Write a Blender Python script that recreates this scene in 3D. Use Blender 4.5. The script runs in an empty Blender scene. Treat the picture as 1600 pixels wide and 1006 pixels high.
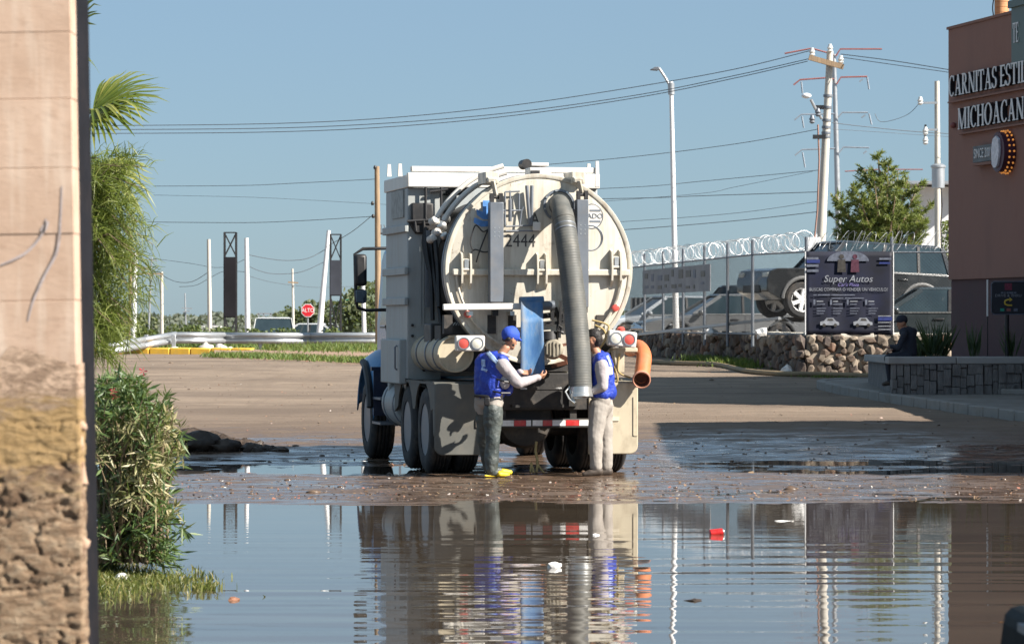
import bpy, bmesh, math, random
import numpy as np
from mathutils import Vector, Matrix, Quaternion, noise as mnoise

# ------------------------------------------------------------------ camera, sky, sun, exposure
scn = bpy.context.scene
C = scn.collection
F_PX, CX, CY, CAM_H = 5360.0, 800.0, 503.0, 1.81
cam_data = bpy.data.cameras.new('camera')
cam_data.sensor_width = 36.0
cam_data.lens = F_PX / 1600.0 * 36.0
cam_data.clip_start = 0.5
cam_data.clip_end = 6000.0
cam = bpy.data.objects.new('camera', cam_data)
cam.location = (0, 0, CAM_H)
cam.rotation_euler = (math.radians(90), 0, 0)
C.objects.link(cam)
scn.camera = cam
cam_data.dof.use_dof = True
cam_data.dof.focus_distance = 40.0
cam_data.dof.aperture_fstop = 9.0

SUN_AZ = math.atan2(0.90, -0.44)          # clockwise from +Y
SUN_EL = math.radians(36)
TO_SUN = Vector((math.sin(SUN_AZ) * math.cos(SUN_EL), math.cos(SUN_AZ) * math.cos(SUN_EL), math.sin(SUN_EL)))
world = bpy.data.worlds.new('World')
scn.world = world
world.use_nodes = True
wn = world.node_tree
wn.nodes.clear()
sky = wn.nodes.new('ShaderNodeTexSky')
sky.sky_type = 'NISHITA'
sky.sun_disc = False
sky.sun_elevation = SUN_EL
sky.sun_rotation = SUN_AZ
sky.altitude = 3500.0
sky.air_density = 1.4
sky.dust_density = 8.0
sky.ozone_density = 10.0
bg = wn.nodes.new('ShaderNodeBackground')
bg.inputs['Strength'].default_value = 0.045
wo = wn.nodes.new('ShaderNodeOutputWorld')
haze_mix = wn.nodes.new('ShaderNodeMix')          # even veil of bright haze over the clear sky
haze_mix.data_type = 'RGBA'
haze_mix.inputs[0].default_value = 0.55
haze_mix.inputs[7].default_value = (3.35, 4.45, 4.95, 1.0)
wn.links.new(sky.outputs['Color'], haze_mix.inputs[6])
wn.links.new(haze_mix.outputs[2], bg.inputs['Color'])
wn.links.new(bg.outputs['Background'], wo.inputs['Surface'])

sun_data = bpy.data.lights.new('sun', 'SUN')
sun_data.energy = 4.3
sun_data.angle = math.radians(0.53)
sun_data.color = (1.0, 0.935, 0.84)
sun = bpy.data.objects.new('sun', sun_data)
sun.rotation_euler = TO_SUN.to_track_quat('Z', 'Y').to_euler()
sun.location = (60, -40, 60)
C.objects.link(sun)

scn.view_settings.view_transform = 'Standard'
scn.view_settings.look = 'None'
scn.view_settings.exposure = 1.38
scn.view_settings.gamma = 1.0
scn.view_settings.use_curve_mapping = False
scn.render.engine = 'CYCLES'
scn.cycles.max_bounces = 8
scn.cycles.transparent_max_bounces = 12

# ------------------------------------------------------------------ helpers
rng = np.random.default_rng(7)
random.seed(7)
PI = math.pi


def at(px, py, d):
    """The point of the place seen at photo pixel (px, py), d metres ahead."""
    return Vector(((px - CX) * d / F_PX, d, CAM_H - (py - CY) * d / F_PX))


def tag(o, label=None, cat=None, group=None, kind=None):
    if label: o['label'] = label
    if cat: o['category'] = cat
    if group: o['group'] = group
    if kind: o['kind'] = kind
    return o


def empty(name, loc=(0, 0, 0), rz=0.0):
    o = bpy.data.objects.new(name, None)
    o.empty_display_size = 0.2
    o.location = loc
    o.rotation_euler = (0, 0, rz)
    C.objects.link(o)
    return o


def obj_from_mesh(name, me, parent=None, mats=None):
    o = bpy.data.objects.new(name, me)
    if mats is not None:
        for m in (mats if isinstance(mats, (list, tuple)) else [mats]):
            me.materials.append(m)
    C.objects.link(o)
    if parent is not None: o.parent = parent
    return o


def frame_of(axis):
    a = Vector(axis).normalized()
    t = Vector((0, 0, 1)) if abs(a.z) < 0.9 else Vector((1, 0, 0))
    u = a.cross(t).normalized()
    v = u.cross(a).normalized()      # with a: u, v span the plane
    return u, v, a


class MB:
    """Collects simple shapes into one mesh."""
    def __init__(self):
        self.v, self.f, self.m = [], [], []

    def add(self, vs, fs, mi=0):
        b = len(self.v)
        self.v.extend([tuple(p) for p in vs])
        for f in fs:
            self.f.append(tuple(b + i for i in f))
            self.m.append(mi)
        return self

    def box(self, c, s, rot=None, mi=0, taper=1.0):
        c = Vector(c)
        hx, hy, hz = s[0] / 2, s[1] / 2, s[2] / 2
        vs = []
        for z in (-hz, hz):
            k = taper if z > 0 else 1.0
            for x, y in ((-hx, -hy), (hx, -hy), (hx, hy), (-hx, hy)):
                p = Vector((x * k, y * k, z))
                if rot is not None: p = rot @ p
                vs.append(c + p)
        return self.add(vs, [(0, 3, 2, 1), (4, 5, 6, 7), (0, 1, 5, 4), (1, 2, 6, 5), (2, 3, 7, 6), (3, 0, 4, 7)], mi)

    def bar(self, p0, p1, w, h, up=(0, 0, 1), mi=0):
        """Rectangular bar from p0 to p1, w across, h along up."""
        p0, p1 = Vector(p0), Vector(p1)
        a = (p1 - p0).normalized()
        s = a.cross(Vector(up))
        if s.length < 1e-6: s = a.cross(Vector((1, 0, 0)))
        s.normalize()
        n = s.cross(a).normalized()
        vs = []
        for p in (p0, p1):
            for i, j in ((-1, -1), (1, -1), (1, 1), (-1, 1)):
                vs.append(p + s * (i * w / 2) + n * (j * h / 2))
        return self.add(vs, [(0, 1, 2, 3), (7, 6, 5, 4), (0, 4, 5, 1), (1, 5, 6, 2), (2, 6, 7, 3), (3, 7, 4, 0)], mi)

    def cyl(self, p0, p1, r0, r1=None, n=16, caps=True, mi=0):
        r1 = r0 if r1 is None else r1
        p0, p1 = Vector(p0), Vector(p1)
        u, v, a = frame_of(p1 - p0)
        vs = []
        for p, r in ((p0, r0), (p1, r1)):
            for i in range(n):
                t = 2 * PI * i / n
                vs.append(p + u * (r * math.cos(t)) + v * (r * math.sin(t)))
        fs = [(i, i + n, (i + 1) % n + n, (i + 1) % n) for i in range(n)]
        if caps:
            fs.append(tuple(range(n)))
            fs.append(tuple(range(2 * n - 1, n - 1, -1)))
        return self.add(vs, fs, mi)

    def tube(self, pts, r, n=8, mi=0, caps=True, closed=False):
        """r may be a list, one per point."""
        pts = [Vector(p) for p in pts]
        k = len(pts)
        rs = r if isinstance(r, (list, tuple)) else [r] * k
        vs = []
        prev = None
        for i, p in enumerate(pts):
            if closed:
                a = pts[(i + 1) % k] - pts[(i - 1) % k]
            else:
                a = pts[min(i + 1, k - 1)] - pts[max(i - 1, 0)]
            a.normalize()
            if prev is None:
                u, w, _ = frame_of(a)
            else:
                u = prev - a * prev.dot(a)
                if u.length < 1e-6: u = frame_of(a)[0]
                u.normalize()
                w = u.cross(a)
            prev = u
            for j in range(n):
                t = 2 * PI * j / n
                vs.append(p + u * (rs[i] * math.cos(t)) + w * (rs[i] * math.sin(t)))
        fs = []
        for i in range(k if closed else k - 1):
            i2 = (i + 1) % k
            for j in range(n):
                fs.append((i * n + j, i2 * n + j, i2 * n + (j + 1) % n, i * n + (j + 1) % n))
        if caps and not closed:
            fs.append(tuple(range(n)))
            fs.append(tuple(range(k * n - 1, (k - 1) * n - 1, -1)))
        return self.add(vs, fs, mi)

    def lathe(self, c, axis, prof, n=24, mi=0, closed=False):
        """prof: list of (distance along axis, radius)."""
        c = Vector(c)
        u, v, a = frame_of(axis)
        vs = []
        for h, r in prof:
            for i in range(n):
                t = 2 * PI * i / n
                vs.append(c + a * h + u * (r * math.cos(t)) + v * (r * math.sin(t)))
        k = len(prof)
        fs = []
        for j in range(k if closed else k - 1):
            j2 = (j + 1) % k
            for i in range(n):
                fs.append((j * n + i, j2 * n + i, j2 * n + (i + 1) % n, j * n + (i + 1) % n))
        if not closed:
            fs.append(tuple(range(n)))
            fs.append(tuple(range(k * n - 1, (k - 1) * n - 1, -1)))
        return self.add(vs, fs, mi)

    def prism(self, poly, p0, ux, uy, depth, mi=0):
        """poly in (ux, uy) from p0, extruded by vector depth."""
        p0, ux, uy, dv = Vector(p0), Vector(ux), Vector(uy), Vector(depth)
        n = len(poly)
        vs = [p0 + ux * x + uy * y for x, y in poly]
        vs += [q + dv for q in vs]
        fs = [tuple(range(n)), tuple(range(2 * n - 1, n - 1, -1))]
        fs += [(i, i + n, (i + 1) % n + n, (i + 1) % n) for i in range(n)]
        return self.add(vs, fs, mi)

    def ball(self, c, r, n=12, m=8, s=(1, 1, 1), mi=0):
        c = Vector(c)
        vs = [c + Vector((0, 0, r * s[2]))]
        for j in range(1, m):
            ph = PI * j / m
            for i in range(n):
                t = 2 * PI * i / n
                vs.append(c + Vector((r * s[0] * math.sin(ph) * math.cos(t), r * s[1] * math.sin(ph) * math.sin(t), r * s[2] * math.cos(ph))))
        vs.append(c + Vector((0, 0, -r * s[2])))
        fs = [(0, 1 + i, 1 + (i + 1) % n) for i in range(n)]
        for j in range(m - 2):
            for i in range(n):
                a, b = 1 + j * n + i, 1 + j * n + (i + 1) % n
                fs.append((a, a + n, b + n, b))
        e = len(vs) - 1
        fs += [(e, 1 + (m - 2) * n + (i + 1) % n, 1 + (m - 2) * n + i) for i in range(n)]
        return self.add(vs, fs, mi)

    def mesh(self, name='mesh', smooth=0.6, fix=True):
        me = bpy.data.meshes.new(name)
        me.from_pydata(self.v, [], self.f)
        if fix:
            bm = bmesh.new()
            bm.from_mesh(me)
            bmesh.ops.recalc_face_normals(bm, faces=bm.faces)
            bm.to_mesh(me)
            bm.free()
        me.polygons.foreach_set('material_index', self.m)
        if smooth:
            me.shade_smooth()
            me.set_sharp_from_angle(angle=smooth)
        me.update()
        return me

    def build(self, name, mats, parent=None, smooth=0.6, bevel=0.0, fix=True):
        o = obj_from_mesh(name, self.mesh(name, smooth, fix), parent, mats)
        if bevel:
            b = o.modifiers.new('bevel', 'BEVEL')
            b.width = bevel
            b.segments = 2
            b.limit_method = 'ANGLE'
        return o


def text_mesh(txt, size, extrude=0.0, align='CENTER', shear=0.0, spacing=1.0):
    cu = bpy.data.curves.new('t', 'FONT')
    cu.body = txt
    cu.size = size
    cu.extrude = extrude
    cu.align_x = align
    cu.align_y = 'CENTER'
    cu.shear = shear
    cu.space_character = spacing
    cu.resolution_u = 3
    o = bpy.data.objects.new('t', cu)
    me = bpy.data.meshes.new_from_object(o)
    bpy.data.objects.remove(o)
    return me


def text_obj(name, txt, size, mat, parent, loc, ux, uy, extrude=0.002, align='CENTER', shear=0.0, sx=1.0, spacing=1.0):
    """Lettering lying in the plane spanned by ux (reading direction) and uy (up)."""
    me = text_mesh(txt, size, extrude, align, shear, spacing)
    ux, uy = Vector(ux).normalized(), Vector(uy).normalized()
    n = ux.cross(uy)
    M = Matrix(((ux.x, uy.x, n.x, loc[0]), (ux.y, uy.y, n.y, loc[1]), (ux.z, uy.z, n.z, loc[2]), (0, 0, 0, 1)))
    me.transform(M @ Matrix.Diagonal((sx, 1, 1, 1)))
    me.materials.clear()
    return obj_from_mesh(name, me, parent, mat)


def fast_mesh(name, verts, faces_n, loops, tint=None, smooth=False, per=4):
    """verts (n,3) array, loops flat int array of faces with `per` corners; tint per face."""
    me = bpy.data.meshes.new(name)
    nv, nf = len(verts), faces_n
    me.vertices.add(nv)
    me.vertices.foreach_set('co', np.asarray(verts, dtype=np.float32).ravel())
    me.loops.add(nf * per)
    me.loops.foreach_set('vertex_index', np.asarray(loops, dtype=np.int32).ravel())
    me.polygons.add(nf)
    me.polygons.foreach_set('loop_start', np.arange(0, nf * per, per, dtype=np.int32))
    me.polygons.foreach_set('loop_total', np.full(nf, per, dtype=np.int32))
    if tint is not None:
        a = me.attributes.new('tint', 'FLOAT', 'FACE')
        a.data.foreach_set('value', np.asarray(tint, dtype=np.float32))
    me.update(calc_edges=True)
    if smooth: me.shade_smooth()
    return me


def copy_tree(o, parent=None):
    c = o.copy()
    C.objects.link(c)
    if parent is not None: c.parent = parent
    for ch in list(o.children):
        copy_tree(ch, c)
    return c


# ------------------------------------------------------------------ materials
def new_mat(name):
    m = bpy.data.materials.new(name)
    m.use_nodes = True
    nt = m.node_tree
    b = nt.nodes['Principled BSDF']
    return m, nt, b


def nd(nt, t, **kw):
    n = nt.nodes.new(t)
    for k, v in kw.items():
        if k in n.inputs.keys():
            n.inputs[k].default_value = v
        else:
            setattr(n, k, v)
    return n


def mixc(nt, fac, a, b, blend='MIX'):
    n = nt.nodes.new('ShaderNodeMix')
    n.data_type = 'RGBA'
    n.blend_type = blend
    for s, val in ((n.inputs[0], fac), (n.inputs[6], a), (n.inputs[7], b)):
        if hasattr(val, 'is_output') or isinstance(val, bpy.types.NodeSocket):
            nt.links.new(val, s)
        elif isinstance(val, (int, float)):
            s.default_value = val
        else:
            s.default_value = (*val, 1.0) if len(val) == 3 else val
    return n.outputs[2]


def ramp(nt, src, stops):
    r = nt.nodes.new('ShaderNodeValToRGB')
    el = r.color_ramp.elements
    while len(el) > 1: el.remove(el[-1])
    for i, (p, c) in enumerate(stops):
        e = el[0] if i == 0 else el.new(p)
        e.position = p
        e.color = (c, c, c, 1) if isinstance(c, (int, float)) else (*c, 1)
    nt.links.new(src, r.inputs['Fac'])
    return r.outputs['Color']


def pos(nt, scale=(1, 1, 1), space='world'):
    if space == 'world':
        g = nt.nodes.new('ShaderNodeNewGeometry').outputs['Position']
    else:
        g = nt.nodes.new('ShaderNodeTexCoord').outputs['Object']
    mp = nt.nodes.new('ShaderNodeMapping')
    mp.inputs['Scale'].default_value = scale
    nt.links.new(g, mp.inputs['Vector'])
    return mp.outputs['Vector']


def noise(nt, vec, scale, detail=4.0, rough=0.55, dist=0.0):
    n = nt.nodes.new('ShaderNodeTexNoise')
    n.inputs['Scale'].default_value = scale
    n.inputs['Detail'].default_value = detail
    n.inputs['Roughness'].default_value = rough
    n.inputs['Distortion'].default_value = dist
    nt.links.new(vec, n.inputs['Vector'])
    return n.outputs['Fac']


def bump(nt, b, height, strength, distance):
    n = nt.nodes.new('ShaderNodeBump')
    n.inputs['Strength'].default_value = strength
    n.inputs['Distance'].default_value = distance
    nt.links.new(height, n.inputs['Height'])
    nt.links.new(n.outputs['Normal'], b.inputs['Normal'])


def pm(name, col, rough=0.55, metal=0.0, var=0.12, vs=3.0, dirt=None, dirt_amt=0.5, ds=4.0, stretch=(1, 1, 1),
       bscale=0.0, bstr=0.3, bdist=0.01, spec=0.5, space='world', coat=0.0):
    """Painted / worn procedural surface: base colour with soft variation, dirt patches and fine relief."""
    m, nt, b = new_mat(name)
    v = pos(nt, stretch, space)
    n1 = noise(nt, v, vs, 5.0)
    lo = tuple(max(0, c * (1 - var)) for c in col)
    hi = tuple(min(1, c * (1 + var)) for c in col)
    c = ramp(nt, n1, [(0.3, lo), (0.7, hi)])
    if dirt is not None:
        n2 = noise(nt, v, ds, 8.0, 0.65)
        k = ramp(nt, n2, [(0.5 - 0.02, 0.0), (0.75, dirt_amt)])
        c = mixc(nt, k, c, dirt)
    nt.links.new(c, b.inputs['Base Color'])
    b.inputs['Metallic'].default_value = metal
    r = ramp(nt, n1, [(0.25, max(0.0, rough - 0.08)), (0.75, min(1.0, rough + 0.08))])
    nt.links.new(r, b.inputs['Roughness'])
    b.inputs['Specular IOR Level'].default_value = spec
    b.inputs['Coat Weight'].default_value = coat
    b.inputs['Coat Roughness'].default_value = 0.08
    if bscale:
        bump(nt, b, noise(nt, v, bscale, 6.0), bstr, bdist)
    return m


def leaf_mat(name, c0, c1, c2, trans=0.35, rough=0.45):
    m, nt, b = new_mat(name)
    a = nt.nodes.new('ShaderNodeAttribute')
    a.attribute_name = 'tint'
    c = ramp(nt, a.outputs['Fac'], [(0.0, c0), (0.5, c1), (1.0, c2)])
    nt.links.new(c, b.inputs['Base Color'])
    b.inputs['Roughness'].default_value = rough
    tr = nt.nodes.new('ShaderNodeBsdfTranslucent')
    nt.links.new(mixc(nt, 0.5, c, (0.35, 0.45, 0.06)), tr.inputs['Color'])
    mx = nt.nodes.new('ShaderNodeMixShader')
    mx.inputs[0].default_value = trans
    nt.links.new(b.outputs[0], mx.inputs[1])
    nt.links.new(tr.outputs[0], mx.inputs[2])
    nt.links.new(mx.outputs[0], nt.nodes['Material Output'].inputs['Surface'])
    return m


M = {}
m, nt, b = new_mat('dirty_cream_paint')
v = pos(nt, (1, 1, 1), 'object')
n1 = noise(nt, v, 2.0, 5)
c = ramp(nt, n1, [(0.3, (0.51, 0.475, 0.40)), (0.7, (0.59, 0.56, 0.485))])
n2 = noise(nt, pos(nt, (5.0, 2.0, 0.40), 'object'), 2.4, 8, 0.66)
c = mixc(nt, ramp(nt, n2, [(0.47, 0.0), (0.70, 0.70)]), c, (0.33, 0.27, 0.195))
n3 = noise(nt, v, 5.5, 9, 0.72)
c = mixc(nt, ramp(nt, n3, [(0.56, 0.0), (0.70, 0.65)]), c, (0.27, 0.205, 0.14))
n4 = noise(nt, v, 26.0, 4, 0.6)
c = mixc(nt, ramp(nt, n4, [(0.66, 0.0), (0.72, 0.8)]), c, (0.16, 0.09, 0.055))
nt.links.new(c, b.inputs['Base Color'])
nt.links.new(ramp(nt, n3, [(0.4, 0.38), (0.7, 0.75)]), b.inputs['Roughness'])
bump(nt, b, n1, 0.15, 0.02)
M['cream'] = m
M['white'] = pm('white_truck_paint', (0.68, 0.65, 0.60), 0.4, var=0.05, vs=2.0, dirt=(0.45, 0.40, 0.33), dirt_amt=0.35, ds=3.5, stretch=(2, 2, 0.6), space='object')
M['greywhite'] = pm('grey_white_paint', (0.36, 0.385, 0.385), 0.5, var=0.08, vs=2.0, dirt=(0.26, 0.23, 0.19), dirt_amt=0.5, ds=3.0, stretch=(2, 2, 0.5), space='object')
M['beige'] = pm('dusty_beige_paint', (0.47, 0.41, 0.30), 0.6, var=0.10, vs=3.0, dirt=(0.24, 0.19, 0.13), dirt_amt=0.7, ds=4.0, stretch=(1.5, 1.5, 0.8), space='object')
M['shade_fender'] = pm('shade_toned_dirty_fender', (0.105, 0.105, 0.095), 0.65, var=0.2, vs=3.0, dirt=(0.18, 0.15, 0.11), dirt_amt=0.5, ds=4.0, space='object')  # left fender's shade put into the dark base colour, dirt patches on top
M['steel'] = pm('grey_steel_paint', (0.17, 0.19, 0.22), 0.45, metal=0.3, var=0.12, vs=4.0, dirt=(0.28, 0.25, 0.22), dirt_amt=0.4, ds=5.0, space='object')
M['alu'] = pm('bare_metal', (0.62, 0.62, 0.60), 0.35, metal=0.85, var=0.1, vs=6.0, dirt=(0.3, 0.28, 0.25), dirt_amt=0.4, ds=8.0)
M['black'] = pm('black_metal', (0.018, 0.018, 0.020), 0.5, var=0.3, vs=5.0, dirt=(0.10, 0.085, 0.07), dirt_amt=0.35, ds=6.0)
M['chassis'] = pm('muddy_chassis', (0.028, 0.026, 0.025), 0.65, var=0.3, vs=5.0, dirt=(0.16, 0.125, 0.09), dirt_amt=0.45, ds=5.0, bscale=20, bstr=0.3)
M['rubber'] = pm('tyre_rubber', (0.022, 0.022, 0.023), 0.75, var=0.2, vs=6.0, dirt=(0.16, 0.125, 0.095), dirt_amt=0.6, ds=5.0, bscale=60, bstr=0.2, bdist=0.004)
M['hose'] = pm('grey_hose_rubber', (0.092, 0.094, 0.088), 0.6, var=0.2, vs=5.0, dirt=(0.19, 0.175, 0.145), dirt_amt=0.6, ds=6.0)
M['blue_cab'] = pm('blue_cab_paint', (0.10, 0.28, 0.52), 0.3, var=0.08, vs=2.0, dirt=(0.3, 0.3, 0.3), dirt_amt=0.25, ds=4.0, coat=0.4)
M['navy'] = pm('navy_paint', (0.012, 0.02, 0.05), 0.4, var=0.2, vs=3.0, dirt=(0.1, 0.09, 0.08), dirt_amt=0.3)
m, nt, b = new_mat('worn_blue_plastic')
v = pos(nt, (2.2, 1, 0.8), 'object')
n1 = noise(nt, v, 2.6, 7, 0.62)
n2 = noise(nt, pos(nt, (6, 1, 1.2), 'object'), 6.0, 6, 0.7)
c = ramp(nt, n1, [(0.36, (0.035, 0.12, 0.29)), (0.48, (0.06, 0.16, 0.32)), (0.58, (0.13, 0.20, 0.30)), (0.70, (0.19, 0.19, 0.19))])
c = mixc(nt, ramp(nt, n2, [(0.56, 0.0), (0.70, 0.6)]), c, (0.20, 0.24, 0.30))
nt.links.new(c, b.inputs['Base Color'])
b.inputs['Roughness'].default_value = 0.65
bump(nt, b, n2, 0.3, 0.01)
M['blue_sheet'] = m
M['orange'] = pm('orange_hose', (0.55, 0.17, 0.065), 0.5, var=0.12, vs=6.0, dirt=(0.45, 0.25, 0.16), dirt_amt=0.5, ds=8.0)
M['rust'] = pm('rust_inside', (0.14, 0.05, 0.025), 0.8, var=0.3, vs=12.0)
M['red_lens'] = pm('red_lens', (0.55, 0.09, 0.07), 0.2, var=0.1, vs=10.0, spec=0.6)
M['white_lens'] = pm('clear_lens', (0.62, 0.60, 0.52), 0.2, var=0.12, vs=25.0, spec=0.6)
M['red_tape'] = pm('red_tape', (0.50, 0.03, 0.03), 0.35, var=0.2, vs=14.0, dirt=(0.3, 0.2, 0.17), dirt_amt=0.5, ds=12)
M['white_tape'] = pm('white_tape', (0.75, 0.75, 0.75), 0.35, var=0.1, vs=14.0, dirt=(0.35, 0.3, 0.26), dirt_amt=0.5, ds=12)
M['glass'] = pm('dark_glass', (0.012, 0.016, 0.02), 0.06, var=0.2, vs=2.0, spec=0.8)
M['mirror'] = pm('mirror_glass', (0.30, 0.36, 0.42), 0.06, metal=0.9, var=0.05)
M['ink'] = pm('dark_lettering', (0.055, 0.05, 0.045), 0.5, var=0.3, vs=20.0)
M['ink_blue'] = pm('blue_lettering', (0.06, 0.20, 0.50), 0.5, var=0.25, vs=14.0)
M['concrete'] = pm('pale_concrete', (0.55, 0.52, 0.46), 0.85, var=0.12, vs=2.5, dirt=(0.36, 0.33, 0.28), dirt_amt=0.5, ds=2.5, stretch=(2, 2, 0.6), bscale=18, bstr=0.25)
M['galv'] = pm('galvanised_steel', (0.44, 0.46, 0.48), 0.38, metal=0.6, var=0.08, vs=4.0, dirt=(0.35, 0.32, 0.28), dirt_amt=0.4, ds=3.0)
M['white_pole'] = pm('white_painted_pole', (0.74, 0.74, 0.74), 0.5, var=0.06, vs=3.0)
M['wood'] = pm('weathered_wood', (0.30, 0.21, 0.13), 0.85, var=0.25, vs=5.0, stretch=(6, 6, 0.5), bscale=20, bstr=0.4)
M['wire'] = pm('black_cable', (0.07, 0.08, 0.095), 0.6, var=0.1)
M['ceramic'] = pm('insulator_ceramic', (0.62, 0.62, 0.60), 0.25, var=0.1)
M['red_arm'] = pm('red_painted_steel', (0.26, 0.085, 0.075), 0.6, var=0.15, vs=2.0)
M['grey_arm'] = pm('grey_painted_steel', (0.22, 0.26, 0.31), 0.5, var=0.1, vs=2.0)
M['yellow'] = pm('yellow_kerb_paint', (0.78, 0.46, 0.05), 0.7, var=0.12, vs=5.0, dirt=(0.45, 0.32, 0.16), dirt_amt=0.5, ds=6.0)
M['stop_red'] = pm('stop_red', (0.58, 0.02, 0.03), 0.4, var=0.06, vs=4.0)
M['sign_white'] = pm('sign_white', (0.8, 0.8, 0.8), 0.4, var=0.03)
M['green_sign'] = pm('green_sign', (0.02, 0.28, 0.20), 0.4, var=0.05)
M['skin'] = pm('skin', (0.38, 0.19, 0.115), 0.5, var=0.12, vs=30.0)
M['shirt'] = pm('lavender_grey_cotton', (0.37, 0.335, 0.345), 0.85, var=0.06, vs=6.0, bscale=9, bstr=0.6, bdist=0.025, stretch=(1, 1, 1.0))
M['trousers'] = pm('khaki_grey_cotton', (0.31, 0.28, 0.25), 0.85, var=0.06, vs=5.0, bscale=8, bstr=0.5, bdist=0.025, stretch=(1, 1, 0.8))
M['vest'] = pm('royal_blue_nylon', (0.016, 0.045, 0.36), 0.5, var=0.16, vs=8.0, bscale=14, bstr=0.8, bdist=0.03)
M['cap_blue'] = pm('blue_cap_cotton', (0.022, 0.07, 0.42), 0.75, var=0.1, vs=10.0)
M['reflect'] = pm('reflective_band', (0.30, 0.40, 0.56), 0.4, var=0.1, vs=20.0)
M['wader'] = pm('rubber_wader', (0.055, 0.068, 0.066), 0.5, var=0.25, vs=7.0, dirt=(0.16, 0.16, 0.14), dirt_amt=0.5, ds=7.0, bscale=12, bstr=0.8, bdist=0.025)
M['boot_yellow'] = pm('yellow_boot_rubber', (0.72, 0.52, 0.03), 0.5, var=0.15, vs=20.0)
M['shoe'] = pm('brown_shoe_leather', (0.06, 0.045, 0.035), 0.6, var=0.25, vs=20.0)
M['belt'] = pm('black_belt', (0.015, 0.014, 0.015), 0.5, var=0.2)
M['hair'] = pm('dark_hair', (0.014, 0.011, 0.010), 0.6, var=0.3, vs=60.0, bscale=90, bstr=0.6)
M['dark_cloth'] = pm('dark_cloth', (0.022, 0.026, 0.04), 0.85, var=0.2, vs=10.0)
M['rope'] = pm('yellowish_rope', (0.40, 0.30, 0.13), 0.8, var=0.2, vs=30.0)
# ------------------------------------------------------------------ ground, water, pavement
def fbm(x, y, s, o=4, seed=0.0):
    return mnoise.fractal(Vector((x * s + seed, y * s - seed, seed * 0.37)), 1.0, 2.1, o, noise_basis='PERLIN_ORIGINAL')


def sstep(a, b, t):
    t = min(1.0, max(0.0, (t - a) / (b - a)))
    return t * t * (3 - 2 * t)


def gz_base(x, y):
    if y < 33.4: z = -0.16 + 0.15 * sstep(24, 33.4, y)
    elif y < 36.0: z = -0.01 + 0.03 * (y - 33.4) / 2.6
    elif y < 40.5: z = 0.020
    elif y < 47.0: z = 0.020 - 0.014 * sstep(40.2, 41.6, y) + 0.040 * sstep(44.8, 47, y)
    elif y < 74.0: z = 0.046 + 0.774 * ((y - 47.0) / 27.0) ** 1.06
    elif y < 95.0: z = 0.82 + 0.18 * (y - 74.0) / 21.0
    elif y < 104.0: z = 1.0
    else: z = 1.0 - 0.7 * sstep(104, 135, y)
    # the flower bed where the oleander grows
    z += 0.24 * math.exp(-(((x + 3.35) / 0.95) ** 2 + ((y - 25.0) / 2.6) ** 2))
    return z


def gz(x, y):
    z = gz_base(x, y)
    if 33.0 < y < 60.0:
        a = 0.022 * sstep(33.0, 35.5, y) * (1 - 0.5 * sstep(47, 60, y))
        # long shallow ruts, drawn out across the view where vehicles passed
        z += a * fbm(x * 0.35, y * 1.2, 0.9, 4, 3.1) + 0.75 * a * fbm(x, y, 2.6, 4, 9.2) + 0.35 * a * fbm(x, y, 7.0, 2, 4.2)
        # right hand side is lower: a wet gutter in front of the kerb
        z -= 0.012 * sstep(1.5, 2.4, x) * math.exp(-((y - 43.0) / 2.6) ** 2)
        z -= 0.020 * sstep(1.2, 2.2, x) * (1 - 0.8 * sstep(4.5, 6.5, x)) * math.exp(-((y - 36.2) / 0.9) ** 2)
        z -= 0.014 * sstep(-1.0, -1.6, x) * math.exp(-((y - 42.4) / 2.2) ** 2)
    elif y >= 60:
        z += 0.012 * fbm(x, y, 0.8, 3, 5.5)
    return z


xs = np.concatenate([[-2500, -900, -350, -150, -80, -50, -32, -22, -16], np.arange(-12.5, 12.51, 0.125), [16, 22, 32, 50, 80, 150, 350, 900, 2500]])
ys = np.concatenate([[-60, -20, 0, 8, 14], np.arange(18, 33, 0.5), np.arange(33, 50, 0.09), np.arange(50, 100, 0.4), [102, 106, 112, 120, 135, 160, 200, 260, 350, 500, 800, 1500, 3500]])
nx, ny = len(xs), len(ys)
gv = np.zeros((ny * nx, 3))
k = 0
for yy in ys:
    for xx in xs:
        gv[k] = (xx, yy, gz(float(xx), float(yy)) if abs(xx) < 60 and yy < 140 else gz_base(float(xx), float(yy)))
        k += 1
ii = np.arange(ny - 1)[:, None] * nx + np.arange(nx - 1)[None, :]
gl = np.stack([ii, ii + 1, ii + 1 + nx, ii + nx], -1).reshape(-1)
ground_me = fast_mesh('ground', gv, (ny - 1) * (nx - 1), gl, smooth=True)

m, nt, b = new_mat('mud_and_dirt')
P0 = pos(nt)
sep = nd(nt, 'ShaderNodeSeparateXYZ')
nt.links.new(P0, sep.inputs[0])
big = noise(nt, pos(nt, (0.35, 1.0, 1)), 0.5, 6, 0.6)
med = noise(nt, pos(nt, (0.5, 1.2, 1)), 2.2, 8, 0.65)
fine = noise(nt, P0, 14.0, 8, 0.7)
grit = noise(nt, P0, 60.0, 4, 0.7)
dry = mixc(nt, ramp(nt, med, [(0.35, 0.0), (0.68, 1.0)]), (0.20, 0.147, 0.103), (0.325, 0.25, 0.185))
dry = mixc(nt, ramp(nt, big, [(0.45, 0.0), (0.62, 0.55)]), dry, (0.135, 0.098, 0.072))
dry = mixc(nt, ramp(nt, fine, [(0.55, 0.0), (0.75, 0.5)]), dry, (0.34, 0.28, 0.22))
streak = noise(nt, pos(nt, (0.07, 1.3, 1)), 2.4, 6, 0.65)
dry = mixc(nt, ramp(nt, streak, [(0.44, 0.0), (0.60, 0.75)]), dry, (0.17, 0.125, 0.088))
rut = noise(nt, pos(nt, (1.4, 0.10, 1)), 1.6, 5, 0.6, 0.8)
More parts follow.
